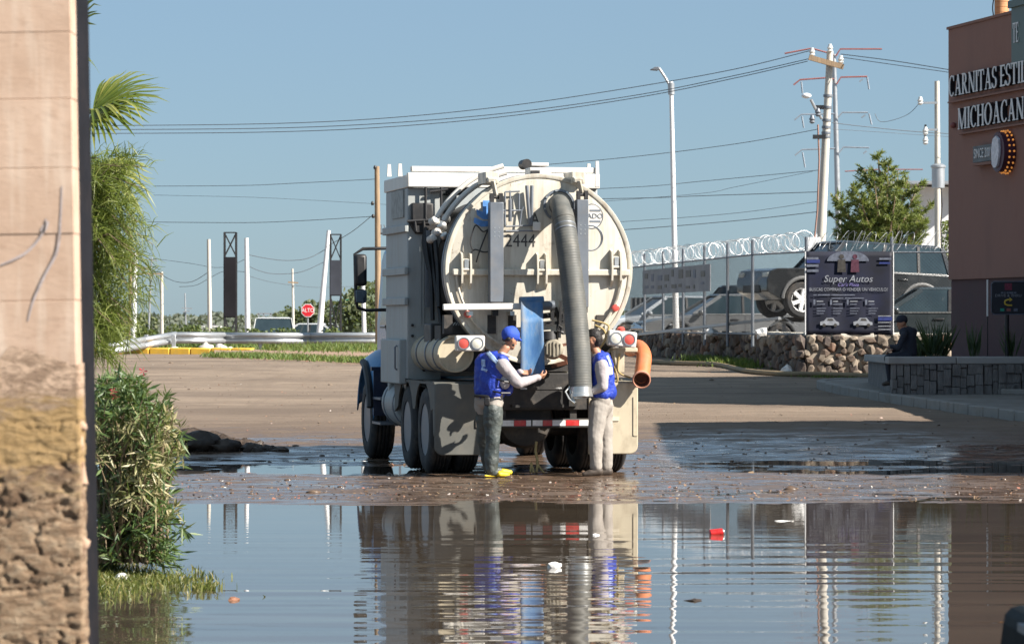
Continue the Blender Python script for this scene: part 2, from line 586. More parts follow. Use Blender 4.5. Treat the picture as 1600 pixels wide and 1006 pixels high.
dry = mixc(nt, ramp(nt, rut, [(0.55, 0.0), (0.68, 0.5)]), dry, (0.17, 0.125, 0.09))
spk = noise(nt, P0, 30.0, 3, 0.8)
dry = mixc(nt, ramp(nt, spk, [(0.66, 0.0), (0.74, 0.8)]), dry, (0.42, 0.36, 0.29))
damp = noise(nt, pos(nt, (0.16, 0.5, 1)), 1.1, 7, 0.7)
dry = mixc(nt, ramp(nt, damp, [(0.50, 0.0), (0.60, 0.55)]), dry, (0.11, 0.078, 0.056))
wetc = mixc(nt, ramp(nt, fine, [(0.35, 0.0), (0.7, 1.0)]), (0.07, 0.045, 0.031), (0.17, 0.113, 0.077))
# wetness: ground close to the water level stays soaked
add1 = nd(nt, 'ShaderNodeMath', operation='MULTIPLY_ADD')
nt.links.new(med, add1.inputs[0])
add1.inputs[1].default_value = -0.42
nt.links.new(sep.outputs['Z'], add1.inputs[2])
add2 = nd(nt, 'ShaderNodeMath', operation='MULTIPLY_ADD')
nt.links.new(big, add2.inputs[0])
add2.inputs[1].default_value = -0.30
nt.links.new(add1.outputs[0], add2.inputs[2])
# heights in 0..1 for the ramp
wet_h = nd(nt, 'ShaderNodeMapRange')
nt.links.new(add2.outputs[0], wet_h.inputs['Value'])
wet_h.inputs['From Min'].default_value = -0.36
wet_h.inputs['From Max'].default_value = 0.10
wet = ramp(nt, wet_h.outputs[0], [(0.14, 1.0), (0.50, 0.0)])
dz = nd(nt, 'ShaderNodeMapRange')            # soaked ground rises a little way up the slope
nt.links.new(add1.outputs[0], dz.inputs['Value'])
dz.inputs['From Min'].default_value = -0.20
dz.inputs['From Max'].default_value = 0.30
dry = mixc(nt, ramp(nt, dz.outputs[0], [(0.15, 0.75), (0.85, 0.0)]), dry, (0.125, 0.085, 0.058))
col = mixc(nt, wet, dry, wetc)
nt.links.new(col, b.inputs['Base Color'])
shine = ramp(nt, noise(nt, pos(nt, (0.3, 1.3, 1)), 3.0, 6, 0.6), [(0.44, 0.07), (0.62, 0.45)])
rr = mixc(nt, wet, (0.92, 0.92, 0.92), shine)
nt.links.new(rr, b.inputs['Roughness'])
b.inputs['Specular IOR Level'].default_value = 0.5
hsum = nd(nt, 'ShaderNodeMath', operation='ADD')
nt.links.new(fine, hsum.inputs[0])
nt.links.new(grit, hsum.inputs[1])
bn = nd(nt, 'ShaderNodeBump')
bn.inputs['Distance'].default_value = 0.02
nt.links.new(hsum.outputs[0], bn.inputs['Height'])
nt.links.new(ramp(nt, wet, [(0.0, 0.55), (0.8, 0.05)]), bn.inputs['Strength'])
nt.links.new(bn.outputs['Normal'], b.inputs['Normal'])
M['mud'] = m
ground = obj_from_mesh('ground', ground_me, None, m)
tag(ground, kind='structure')

# water: a sheet at height 0 with real, very low ripples in the nearer part
wx = np.concatenate([[-40, -15], np.arange(-7, 9.01, 0.16), [14, 40]])
wy = np.concatenate([[-30, 5, 12, 16], np.arange(18, 30, 0.045), np.arange(30, 50, 0.12), [51.5]])
X, Y = np.meshgrid(wx, wy)
Z = np.zeros_like(X)
r2 = np.random.default_rng(11)
for i in range(34):
    lam = r2.uniform(0.14, 1.0) if i % 2 else r2.uniform(0.3, 0.7)
    th = r2.normal(0.0, 0.09)
    ph = r2.uniform(0, 2 * PI)
    kk = 2 * PI / lam
    A = 0.0011 * lam / kk * r2.uniform(0.5, 1.4)
    pk = np.clip(0.35 + 0.75 * np.sin(X * r2.uniform(0.3, 1.3) + Y * r2.uniform(-0.8, 0.8) + r2.uniform(0, 6)), 0, 1)
    Z += A * kk * pk * np.sin(kk * (Y * math.cos(th) + X * math.sin(th)) + 0.8 * np.sin(X * 0.7 + i) + ph) / kk * 6.0
amp = 1.0 - np.clip((Y - 23.0) / 8.5, 0, 1) ** 0.8
amp = np.clip(amp, 0.03, 1)
left_calm = 1 - 0.45 * np.clip((-2.0 - X) / 0.6, 0, 1)
Z *= amp * left_calm
Z[(Y < 17.5) | (Y > 50)] = 0
wv = np.stack([X, Y, Z], -1).reshape(-1, 3)
nwx, nwy = len(wx), len(wy)
ii = np.arange(nwy - 1)[:, None] * nwx + np.arange(nwx - 1)[None, :]
wl = np.stack([ii, ii + 1, ii + 1 + nwx, ii + nwx], -1).reshape(-1)
water_me = fast_mesh('water', wv, (nwy - 1) * (nwx - 1), wl, smooth=True)
m, nt, b = new_mat('muddy_water')
n1 = noise(nt, pos(nt, (0.3, 1, 1)), 1.5, 4)
c = ramp(nt, n1, [(0.3, (0.055, 0.043, 0.032)), (0.7, (0.085, 0.066, 0.048))])
nt.links.new(c, b.inputs['Base Color'])
b.inputs['Roughness'].default_value = 0.015
b.inputs['IOR'].default_value = 1.333
b.inputs['Specular IOR Level'].default_value = 0.5
bump(nt, b, noise(nt, pos(nt, (0.25, 1.2, 1)), 5.0, 3, 0.5), 0.5, 0.0012)
M['water'] = m
water = obj_from_mesh('water', water_me, None, m)
tag(water, kind='structure')

# raised pavement round the restaurant corner, with a kerb of single stones
M['pavement'] = pm('worn_pavement', (0.22, 0.205, 0.185), 0.85, var=0.2, vs=1.5, dirt=(0.16, 0.125, 0.09), dirt_amt=0.7, ds=1.6, bscale=15, bstr=0.3)
M['kerb'] = pm('dirty_kerb', (0.27, 0.255, 0.235), 0.85, var=0.2, vs=3.0, dirt=(0.14, 0.11, 0.08), dirt_amt=0.7, ds=3.0, bscale=15, bstr=0.4)
KERB = []
for t in np.linspace(0, 1, 31):
    if t < 0.22:
        a = t / 0.22
        KERB.append((6.9 - 1.05 * math.sin(a * PI / 2), 66.2 - 1.1 * (1 - math.cos(a * PI / 2)) - 0.2 * a))
    else:
        a = (t - 0.22) / 0.78
        KERB.append((5.85 + 3.3 * a ** 1.35, 64.9 - 13.9 * a))
isl = MB()
isl_w = []
for i, (x, y) in enumerate(KERB):
    isl_w.append((x, y, gz_base(x, y) + 0.14))
vs = [Vector(p) for p in isl_w] + [Vector((13, p[1] + 0.3, p[2] + 0.03)) for p in isl_w]
nk = len(isl_w)
isl.add(vs, [(i, i + 1, i + 1 + nk, i + nk) for i in range(nk - 1)])
pavement = isl.build('pavement', M['pavement'], fix=True)
tag(pavement, kind='structure')
for i in range(0, nk - 1):
    p, q = Vector(isl_w[i]), Vector(isl_w[i + 1])
    g = (q - p) * 0.02
    mb = MB()
    mb.bar(p + g + Vector((0, 0, -0.10)), q - g + Vector((0, 0, -0.10)), 0.17, 0.24 + random.uniform(-0.012, 0.012))
    mb.build('kerb_stone', M['kerb'], pavement, bevel=0.02)
# second low step behind, where the old kerb lies
for i in range(7):
    x0 = 7.1 + i * 0.72
    mb = MB()
    y0 = 60.9 - i * 0.42
    z0 = gz_base(x0, y0) + 0.19
    mb.bar((x0, y0, z0), (x0 + 0.69, y0 - 0.40, z0 - 0.012), 0.2, 0.1)
    mb.build('kerb_stone', M['kerb'], pavement, bevel=0.02)

# mud heap by the oleander and loose rubbish along the water's edge
mudc = pm('dark_wet_mud', (0.05, 0.034, 0.024), 0.55, var=0.35, vs=6.0, bscale=12, bstr=0.8, bdist=0.03)


def clod(name, c, s, seed, mat, parent=None, n=10, m_=7, rough=0.55):
    mb = MB()
    mb.ball((0, 0, 0), 1.0, n, m_)
    vs = []
    for p in mb.v:
        v = Vector(p)
        k = 1 + rough * mnoise.fractal(v * 1.7 + Vector((seed, seed * 2.3, 0)), 1.0, 2.0, 4)
        vs.append((c[0] + v.x * k * s[0], c[1] + v.y * k * s[1], c[2] + v.z * k * s[2]))
    mb.v = vs
    return mb.build(name, mat, parent, smooth=1.2)


heap = empty('mud_heap', at(345, 703, 47.5))
tag(heap, 'heap of dark wet mud clods lying beyond the oleander, left of the truck', 'mud heap')
for i in range(90):
    t = (i / 89.0) ** 1.3
    px = 288 + 150 * t + random.uniform(-6, 6)
    d = 47.2 + random.uniform(-0.5, 0.5)
    x = (px - 800) * d / F_PX
    s = (0.05 + 0.10 * (1 - t)) * random.uniform(0.5, 1.4)
    o = clod('clod', (0, 0, 0), (s * 1.4, s, s * 0.8), i * 3.7, mudc, heap)
    o.location = Vector((x, d, gz(x, d) + random.uniform(0.0, 0.16) * (1 - t) ** 1.5 + s * 0.1)) - heap.location

# churned lumps of mud round the truck and along the bank
cv, cf = [], []
r4 = np.random.default_rng(15)
ico = bmesh.new()
bmesh.ops.create_icosphere(ico, subdivisions=1, radius=1.0)
iv = np.array([tuple(v.co) for v in ico.verts])
ifc = np.array([[v.index for v in f.verts] for f in ico.faces])
ico.free()
for i in range(1000):
    y = r4.choice([r4.normal(41.5, 1.6), r4.uniform(34.8, 40), r4.uniform(41, 50), r4.uniform(46, 80)])
    x = r4.uniform(-6.5, 6.8) * max(1.0, y / 46)
    z = gz(x, y)
    if z < 0.0: continue
    s = r4.uniform(0.006, 0.024) * (1.0 if i % 9 else 2.0)
    p = iv * (s * np.array([r4.uniform(0.9, 1.9), 1.0, r4.uniform(0.35, 0.8)])) * (1 + r4.normal(0, 0.2, (len(iv), 1)))
    cf.append(ifc + len(cv) * len(iv))
    cv.append(p + np.array([x, y, z]))
me = fast_mesh('mud_lumps', np.concatenate(cv), len(cv) * len(ifc), np.concatenate(cf).ravel(), per=3)
lumps = obj_from_mesh('mud_lumps', me, None, M['mud'])
tag(lumps, 'small lumps of churned mud scattered round the truck', 'mud', kind='stuff')

# small leaves, twigs and scraps: nobody could count them
dv, df, dtint = [], [], []
r3 = np.random.default_rng(5)
for i in range(5200):
    y = r3.normal(36.2, 1.5) if i % 2 else 40 + 48 * r3.uniform() ** 1.2
    if y < 34.6: y = 34.6 + abs(r3.normal(0, 0.8))
    x = r3.uniform(-6.5, 6.5) * (1 if y < 45 else y / 45)
    z = gz(x, y)
    if z < -0.002: continue
    s = r3.uniform(0.005, 0.019) * (1 if i % 14 else 1.7)
    a = r3.uniform(0, PI)
    c0 = np.array([x, y, z + 0.006])
    u = np.array([math.cos(a), math.sin(a), r3.uniform(-0.2, 0.5)]) * s
    w = np.array([-math.sin(a), math.cos(a), r3.uniform(-0.2, 0.7)]) * s * r3.uniform(0.25, 0.7)
    kk = len(dv)
    dv += [c0 - u - w, c0 + u - w, c0 + u + w, c0 - u + w]
    df += [kk, kk + 1, kk + 2, kk + 3]
    dtint.append(r3.uniform(0, 1))
me = fast_mesh('rubbish_scraps', np.array(dv), len(dtint), df, dtint)
m, nt, b = new_mat('scraps')
a = nt.nodes.new('ShaderNodeAttribute')
a.attribute_name = 'tint'
nt.links.new(ramp(nt, a.outputs['Fac'], [(0.0, (0.05, 0.03, 0.02)), (0.35, (0.12, 0.07, 0.04)), (0.7, (0.25, 0.17, 0.10)), (0.90, (0.28, 0.10, 0.07)), (0.95, (0.4, 0.34, 0.3)), (1.0, (0.62, 0.6, 0.56))]), b.inputs['Base Color'])
b.inputs['Roughness'].default_value = 0.7
scraps = obj_from_mesh('rubbish_scraps', me, None, m)
tag(scraps, 'small leaves, twigs and scraps strewn along the muddy water edge', 'litter', kind='stuff')

# things floating on the water
can = empty('drink_can', at(1119, 833, 5360 * 1.80 / 330))
tag(can, 'red drink can floating on the water right of the truck', 'can')
mb = MB()
mb.cyl((-0.055, 0, 0.0), (0.055, 0.02, 0.012), 0.033, n=18)
mb.build('can_body', pm('red_can', (0.5, 0.02, 0.02), 0.3, var=0.15, vs=30), can, bevel=0.006)
mb = MB()
mb.cyl((0.056, 0.02, 0.012), (0.062, 0.022, 0.013), 0.028, 0.026, n=16)
mb.build('can_lid', M['alu'], can)
white_trash = pm('white_plastic', (0.75, 0.73, 0.70), 0.5, var=0.08, vs=20)


def crumple(name, c, s, seed, mat, label, cat):
    bm = bmesh.new()
    bmesh.ops.create_icosphere(bm, subdivisions=2, radius=1.0)
    for v in bm.verts:
        n = mnoise.fractal(v.co * 1.3 + Vector((seed, 0, seed)), 1, 2, 3)
        v.co = Vector((v.co.x * s[0], v.co.y * s[1], v.co.z * s[2])) * (1 + 0.6 * n)
    me = bpy.data.meshes.new(name)
    bm.to_mesh(me)
    bm.free()
    o = obj_from_mesh(name, me, None, mat)
    o.location = c
    tag(o, label, cat)
    return o


wd = lambda py: F_PX * CAM_H / (py - CY)
crumple('paper_scrap', at(866, 884, wd(886)), (0.045, 0.05, 0.032), 2.0, white_trash, 'crumpled white paper scrap floating in front of the truck', 'paper')
crumple('paper_scrap', at(931, 836, wd(836)), (0.03, 0.04, 0.015), 5.0, white_trash, 'tiny white scrap floating below the standing worker in light trousers', 'paper')
crumple('plastic_scrap', at(1224, 814, wd(814)), (0.075, 0.09, 0.008), 8.0, white_trash, 'flat pale plastic scrap floating below the stone wall', 'plastic scrap')
crumple('leaf_clump', at(1085, 938, wd(938)), (0.06, 0.05, 0.012), 4.4, mudc, 'small dark clump of leaves drifting on the rippled water', 'leaf clump')
crumple('leaf_scrap', at(366, 937, wd(937)), (0.05, 0.04, 0.018), 7.4, pm('brown_leaf', (0.25, 0.11, 0.06), 0.6), 'brown leaf scrap drifting on the rippled water at left', 'leaf')

# foam ball / bottle end by the flower bed
bottle = empty('plastic_jug', at(190, 906, 24.0))
tag(bottle, 'white plastic jug lying at the water edge under the oleander', 'jug')
mb = MB()
mb.lathe((0, 0.0, 0.0), (0.25, -1, 0.18), [(-0.12, 0.038), (-0.06, 0.05), (0.0, 0.052), (0.03, 0.05), (0.05, 0.04), (0.052, 0.012)], 20)
mb.build('jug_body', white_trash, bottle)
mb = MB()
mb.lathe(Vector((0.25, -1, 0.18)).normalized() * 0.052, (0.25, -1, 0.18), [(0, 0.014), (0.012, 0.014), (0.013, 0.011)], 12)
mb.build('jug_cap', pm('grey_cap', (0.3, 0.3, 0.3), 0.5), bottle)
# ------------------------------------------------------------------ the vacuum truck
T_H = math.radians(11.0)
T_O = Vector((0.293, 40.3, 0.02))
T_R = Vector((math.cos(T_H), math.sin(T_H), 0))
T_F = Vector((-math.sin(T_H), math.cos(T_H), 0))


def tl(u, v, yl):
    """Truck coordinates (x right, y forward, z up) of what is seen at (u, v) on the truck's plane y = yl."""
    a = (u - CX) / F_PX
    x = (a * (T_O.y + T_F.y * yl) - T_O.x - T_F.x * yl) / (T_R.x - a * T_R.y)
    wy = T_O.y + T_R.y * x + T_F.y * yl
    return Vector((x, yl, CAM_H - (v - CY) * wy / F_PX - T_O.z))


truck = empty('vacuum_truck', T_O, T_H)
tag(truck, 'cream vacuum tanker truck with blue cab seen from behind on the mud', 'truck')
XW = 1.22        # half width of the body


def tp(mb, name, mat, parent=truck, smooth=0.6, bevel=0.0):
    return mb.build(name, mat, parent, smooth, bevel)


# --- wheels
def wheel_mesh(r, w, dual=False):
    """Tyre + rim about the x axis; outer side towards -x."""
    ty, rim = MB(), MB()
    prof = [(-w / 2, r * 0.60), (-w / 2 - 0.006, r * 0.72), (-w / 2, r * 0.90), (-w / 2 + 0.03, r * 0.975), (-w / 2 + 0.05, r)]
    for k in range(4):
        a = -w / 2 + 0.05 + (w - 0.10) * (k + 0.40) / 4.4
        prof += [(a, r), (a + 0.006, r - 0.014), (a + 0.02, r - 0.014), (a + 0.026, r)]
    prof += [(w / 2 - 0.05, r), (w / 2 - 0.03, r * 0.975), (w / 2, r * 0.90), (w / 2 + 0.006, r * 0.72), (w / 2, r * 0.60)]
    ty.lathe((0, 0, 0), (1, 0, 0), prof, 40, closed=True)
    rim.lathe((0, 0, 0), (1, 0, 0), [(-w / 2 + 0.01, r * 0.60), (-w / 2 + 0.03, r * 0.53), (-w / 2 + 0.10, r * 0.50), (-w / 2 + 0.12, r * 0.30), (-w / 2 + 0.05, r * 0.26), (-w / 2 + 0.02, r * 0.14), (-w / 2 + 0.02, 0.02)], 24)
    for k in range(8):
        t = 2 * PI * k / 8
        rim.cyl((-w / 2 + 0.12, r * 0.4 * math.cos(t), r * 0.4 * math.sin(t)), (-w / 2 + 0.09, r * 0.4 * math.cos(t), r * 0.4 * math.sin(t)), 0.018, n=6)
    return ty.mesh('tyre', 0.7), rim.mesh('rim', 0.7)


def put_wheel(x, y, r, side, meshes, parent=truck):
    hub = obj_from_mesh('wheel', meshes[0], parent)
    if not meshes[0].materials: meshes[0].materials.append(M['rubber'])
    hub.location = (x, y, r - 0.012)
    hub.rotation_euler = (random.uniform(0, 6), 0, 0) if side < 0 else (random.uniform(0, 6), 0, PI)
    rm = obj_from_mesh('rim', meshes[1], hub)
    if not meshes[1].materials: meshes[1].materials.append(M['steel'])
    return hub


RW = 0.52
w_mesh = wheel_mesh(RW, 0.27)
for y in (0.86, 2.16):
    for s in (-1, 1):
        put_wheel(s * 1.06, y, RW, s, w_mesh)
        put_wheel(s * 0.74, y, RW, s, w_mesh)
wf_mesh = wheel_mesh(0.53, 0.31)
for s in (-1, 1):
    put_wheel(s * 1.03, 5.55, 0.53, s, wf_mesh)

# --- chassis
mb = MB()
for s in (-1, 1):
    mb.box((s * 0.42, 3.1, 0.93), (0.09, 6.3, 0.26))
for y in (0.05, 1.5, 3.0, 4.4, 6.1):
    mb.box((0, y, 0.92), (0.78, 0.10, 0.2))
tp(mb, 'chassis_frame', M['chassis'])
for y in (0.86, 2.16, 5.55):
    mb = MB()
    mb.cyl((-0.95, y, 0.50), (0.95, y, 0.50), 0.075, n=14)
    if y < 4:
        mb.ball((-0.02, y, 0.52), 0.25, 18, 12, (1.0, 1.0, 0.95))
        mb.cyl((-0.02, y - 0.20, 0.52), (-0.02, y - 0.27, 0.52), 0.12, n=14)
    tp(mb, 'axle', M['chassis'])
# cross tank hanging behind the axle, seen as a dark round belly
mb = MB()
c0 = tl(820, 640, 0.25)
mb.lathe((c0.x, 0.18, 0.64), (0, 1, 0), [(0, 0.02), (0.0, 0.20), (0.03, 0.31), (0.10, 0.345), (0.5, 0.345), (0.52, 0.02)], 28)
tp(mb, 'drain_tank', M['chassis'])
# rear cross member: dark plate with holes and lamps under the tank
mb = MB()
a, b_ = tl(742, 583, 0.02), tl(945, 640, 0.02)
mb.box(((a.x + b_.x) / 2, 0.06, (a.z + b_.z) / 2), (b_.x - a.x, 0.08, a.z - b_.z))
tp(mb, 'rear_plate', M['chassis'], bevel=0.01)
mb = MB()
for u0, u1, v0, v1 in ((800, 880, 604, 608), (800, 900, 632, 636)):
    a, b_ = tl(u0, v0, 0.0), tl(u1, v1, 0.0)
    mb.box(((a.x + b_.x) / 2, 0.005, (a.z + b_.z) / 2), (b_.x - a.x, 0.03, 0.035))
tp(mb, 'plate_rib', M['chassis'])
for u, v in ((809, 617), (853, 617), (872, 606), (818, 607)):
    p = tl(u, v, -0.0)
    mb = MB()
    if v == 617:
        mb.prism([(-0.045, 0.025), (0.045, 0.025), (0, -0.03)], (p.x, 0.016, p.z), (1, 0, 0), (0, 0, 1), (0, -0.012, 0))
    else:
        mb.box((p.x, 0.0, p.z), (0.08, 0.02, 0.018))
    tp(mb, 'marker', M['sign_white'])
# under-run bar with red and white tape
mb = MB()
a, b_ = tl(742, 662, -0.02), tl(952, 662, -0.02)
zb = a.z
mb.box(((a.x + b_.x) / 2, 0.02, zb), (b_.x - a.x, 0.07, 0.11))
ubar = tp(mb, 'underrun_bar', M['chassis'], bevel=0.012)
segs = [(783, 803, 'w'), (803, 822, 'r'), (822, 830, 'w'), (832, 848, 'w'), (848, 863, 'r'), (863, 884, 'w'), (884, 905, 'r'), (905, 926, 'w'), (926, 946, 'r')]
for u0, u1, k in segs:
    a, b_ = tl(u0, 662, -0.02), tl(u1, 662, -0.02)
    mb = MB()
    mb.box(((a.x + b_.x) / 2, -0.0175, zb + 0.005), (b_.x - a.x - 0.004, 0.004, 0.066))
    tp(mb, 'tape_strip', M['red_tape' if k == 'r' else 'white_tape'], ubar)
for x in (-0.40, 0.45):
    mb = MB()
    mb.box((x, 0.1, zb + 0.18), (0.08, 0.08, 0.36))
    tp(mb, 'bar_hanger', M['chassis'])

# --- rear fenders: rounded panels that wrap the tandem
def fender(s):
    zt, zb_ = tl(1000, 598, 0.0).z, tl(1000, 709, 0.0).z
    x_out, x_in = s * XW, s * 0.62
    p = empty_part = MB()
    r = 0.10
    outline = []
    # back panel seen from behind, lower outer corner rounded
    pts = [(x_in, zt), (x_in, zb_)]
    for k in range(7):
        t = -PI / 2 + k * PI / 12
        pts.append((x_out - s * r + s * r * math.cos(t), zb_ + r + r * math.sin(t)))
    pts.append((x_out, zt))
    mb = MB()
    mb.prism(pts, (0, 0.0, 0), (1, 0, 0), (0, 0, 1), (0, 0.035, 0))
    fm = M['beige'] if s > 0 else M['shade_fender']
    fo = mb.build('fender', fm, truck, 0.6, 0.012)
    mb = MB()        # top shelf and outer skirt with the arch cut over the wheels
    mb.box((s * 0.92, 1.52, zt + 0.0), (0.60, 2.98, 0.03))
    sk = [(0.036, zt - 0.016), (0.036, zb_ + 0.28), (0.10, zb_ + 0.22), (0.16, zt - 0.30)]
    for y0 in (0.86, 2.16):
        for k in range(9):
            t = PI * (0.90 - 0.8 * k / 8)
            sk.append((y0 + 0.60 * math.cos(t), RW + 0.06 + 0.56 * math.sin(t) * 0.93))
    sk += [(3.0, zt - 0.4), (3.0, zt - 0.016)]
    mb.prism(sk, (s * (XW - 0.004), 0, 0), (0, 1, 0), (0, 0, 1), (-s * 0.02, 0, 0))
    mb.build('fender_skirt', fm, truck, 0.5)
    mb = MB()     # pressed door outline
    if s > 0:
        a, b_ = tl(990, 620, 0), tl(1009, 680, 0)
        for (x0, z0, x1, z1) in ((a.x, a.z, a.x, b_.z), (a.x, b_.z, x_out - 0.01, b_.z)):
            mb.bar((x0, -0.004, z0), (x1, -0.004, z1), 0.012, 0.012, up=(0, 1, 0))
        mb.build('panel_edge', M['beige'], fo)
        mb = MB()
        a, b_ = tl(946, 654, 0), tl(967, 662, 0)
        mb.box(((a.x + b_.x) / 2, -0.006, a.z), (b_.x - a.x, 0.012, 0.05))
        mb.build('number_label', pm('cream_label', (0.62, 0.55, 0.42), 0.5), fo)
    return fo


fender(1)
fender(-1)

# --- tank with dished rear door
TC = tl(843, 421, 0.10)
TR_ = 1.128
mb = MB()
mb.lathe((TC.x, 0.34, TC.z), (0, 1, 0), [(0, 0.90), (0.0, 0.93), (2.85, 0.93), (3.0, 0.8), (3.05, 0.2)], 64)
tp(mb, 'tank', M['chassis'])
for y in (1.15,):
    mb = MB()
    mb.lathe((TC.x, y, TC.z), (0, 1, 0), [(0, 0.925), (0, 0.96), (0.07, 0.96), (0.07, 0.925)], 64, closed=True)
    tp(mb, 'tank_rib', M['chassis'])
mb = MB()
mb.lathe((TC.x, 0.10, TC.z), (0, 1, 0), [(0.012, 0.02), (0.010, 0.6), (0.016, 0.9), (0.024, 1.04), (0.030, TR_ - 0.055), (0.018, TR_ - 0.048), (0.014, TR_ - 0.04), (0.014, TR_ - 0.006), (0.020, TR_), (0.15, TR_), (0.15, TR_ - 0.1), (0.2, 0.05)], 72)
door = tp(mb, 'tank_door', M['cream'], smooth=0.5)
mb = MB()
mb.lathe((TC.x, 0.265, TC.z), (0, 1, 0), [(0, TR_ - 0.03), (0.0, TR_ + 0.006), (0.06, TR_ + 0.006), (0.06, TR_ - 0.03)], 72, closed=True)
tp(mb, 'door_ring', M['steel'])
DY = 0.115         # door surface
# horizontal stiffener with clamps
a, b_ = tl(706, 426, DY), tl(982, 426, DY)
mb = MB()
mb.box(((a.x + b_.x) / 2, DY - 0.035, a.z + 0.005), (b_.x - a.x, 0.09, 0.075))
for u in (706, 980):
    e = tl(u, 426, DY)
tp(mb, 'stiffener', M['cream'], door, bevel=0.012)
for s in (-1, 1):        # lower curved stiffener down the right and left
    mb = MB()
    pts = []
    for k in range(14):
        t = math.radians(2 + k * 4.6)
        pts.append((TC.x + s * 1.0 * math.cos(t), DY - 0.03, TC.z - 1.0 * math.sin(t)))
    mb.tube(pts, 0.018, 6)
    tp(mb, 'curved_rib', M['cream'], door)


def clamp(u, v):
    p = tl(u, v, DY)
    mb = MB()
    for s in (-1, 1):
        prof = [(0.0, 0.23), (-0.10, 0.20), (-0.12, 0.0), (-0.10, -0.14), (0.0, -0.22)]
        mb.prism(prof, (p.x + s * 0.052 - 0.011, DY + 0.01, p.z), (0, 1, 0), (0, 0, 1), (0.022, 0, 0))
    mb.cyl((p.x - 0.065, DY - 0.07, p.z + 0.13), (p.x + 0.065, DY - 0.07, p.z + 0.13), 0.018, n=8)
    mb.cyl((p.x - 0.065, DY - 0.08, p.z + 0.02), (p.x + 0.065, DY - 0.08, p.z + 0.02), 0.018, n=8)
    c = mb.build('clamp', M['cream'], door)
    mb = MB()
    mb.box((p.x, DY - 0.075, p.z + 0.075), (0.05, 0.03, 0.13))
    mb.build('clamp_bolt', M['alu'], c)


for u, v in ((727, 424), (845, 425), (961, 420)):
    clamp(u, v)
# tall grey lift channels
for u0, u1, v0, v1 in ((766, 787, 316, 472), (902, 920, 312, 480)):
    p, q = tl((u0 + u1) / 2, v0, -0.10), tl((u0 + u1) / 2, v1, -0.10)
    w = abs(tl(u1, v0, -0.10).x - tl(u0, v0, -0.10).x)
    mb = MB()
    zc, h = (p.z + q.z) / 2, p.z - q.z
    mb.box((p.x, -0.085, zc), (w, 0.02, h))
    for s in (-1, 1):
        mb.box((p.x + s * (w / 2 - 0.01), -0.01, zc), (0.02, 0.128, h))
    ch = tp(mb, 'lift_channel', M['steel'], bevel=0.006)
    mb = MB()
    for k in range(3):
        for j in (-1, 1):
            mb.cyl((p.x + j * 0.025, -0.090, p.z - 0.30 - 0.05 * k), (p.x + j * 0.025, -0.097, p.z - 0.30 - 0.05 * k), 0.008, n=8)
    mb.build('bolt', M['alu'], ch)
    mb = MB()     # notched fork on top and hydraulic rod to the roof bracket
    mb.box((p.x - w * 0.33, -0.05, p.z + 0.045), (w * 0.28, 0.07, 0.12))
    mb.box((p.x + w * 0.33, -0.05, p.z + 0.045), (w * 0.28, 0.07, 0.12))
    mb.cyl((p.x - w * 0.5, -0.05, p.z + 0.06), (p.x + w * 0.5, -0.05, p.z + 0.06), 0.022, n=10)
    mb.build('fork', M['black'], ch)
    mb = MB()
    t = tl((u0 + u1) / 2 - 9, 276, 0.20)
    mb.bar((p.x, -0.04, p.z + 0.06), (p.x - 0.05, -0.10, t.z - 0.06), 0.05, 0.03)
    mb.bar((p.x - 0.05, -0.10, t.z - 0.06), (t.x, 0.45, t.z + 0.03), 0.11, 0.05)
    mb.box((t.x - 0.02, 0.28, t.z - 0.02), (0.16, 0.5, 0.14))
    mb.build('hinge_arm', M['cream'], ch, bevel=0.008)
    mb = MB()
    zb0 = q.z
    mb.box((p.x, -0.06, zb0 - 0.03), (w * 0.8, 0.09, 0.07))
    mb.box((p.x, 0.03, zb0 - 0.10), (w * 0.4, 0.10, 0.12))
    mb.build('channel_foot', M['black'], ch)
# pale horizontal wash bar
p, q = tl(692, 480, -0.16), tl(861, 478, -0.16)
mb = MB()
mb.bar(p, q, 0.05, 0.075, up=(0, 0, 1))
wb = tp(mb, 'wash_bar', M['white'], bevel=0.01)
mb = MB()
mb.cyl(tl(842, 478, -0.17), tl(866, 477, -0.17), 0.055, n=16)
mb.build('bar_end', M['steel'], wb)
for u in (735, 800):
    c = tl(u, 487, -0.1)
    mb = MB()
    mb.box((c.x, 0.0, c.z - 0.02), (0.05, 0.26, 0.05))
    mb.build('bar_bracket', M['alu'], wb)
# blue sheet folded over the bar
mb = MB()
tops = [tl(u, 470, -0.20) for u in (813, 848)]
rows = []
for k in range(25):
    t = k / 24
    v = 471 + (588 - 471) * t
    yb = -0.24 - 0.20 * min(1.0, t * 4.0) - 0.03 * math.sin(t * PI * 0.9)
    row = []
    for j in range(9):
        s = j / 8
        u = 813.5 + 34.5 * s + 3.5 * t * s
        pp = tl(u, v + 4 * s * t * (-1), yb + 0.03 * math.sin(s * PI) + 0.012 * math.sin(t * 11 + s * 5))
        row.append(pp)
    rows.append(row)
vs = [p for r in rows for p in r]
fs = [(i * 9 + j, i * 9 + j + 1, (i + 1) * 9 + j + 1, (i + 1) * 9 + j) for i in range(24) for j in range(8)]
mb.add(vs, fs)
bs = mb.build('blue_flap', M['blue_sheet'], truck, 1.0, fix=False)
sm = bs.modifiers.new('solid', 'SOLIDIFY')
sm.thickness = 0.012
mb = MB()
p, q = tl(812, 471, -0.16), tl(849, 470, -0.16)
mb.cyl(p, q, 0.055, n=16)
mb.build('flap_fold', M['blue_sheet'], bs)

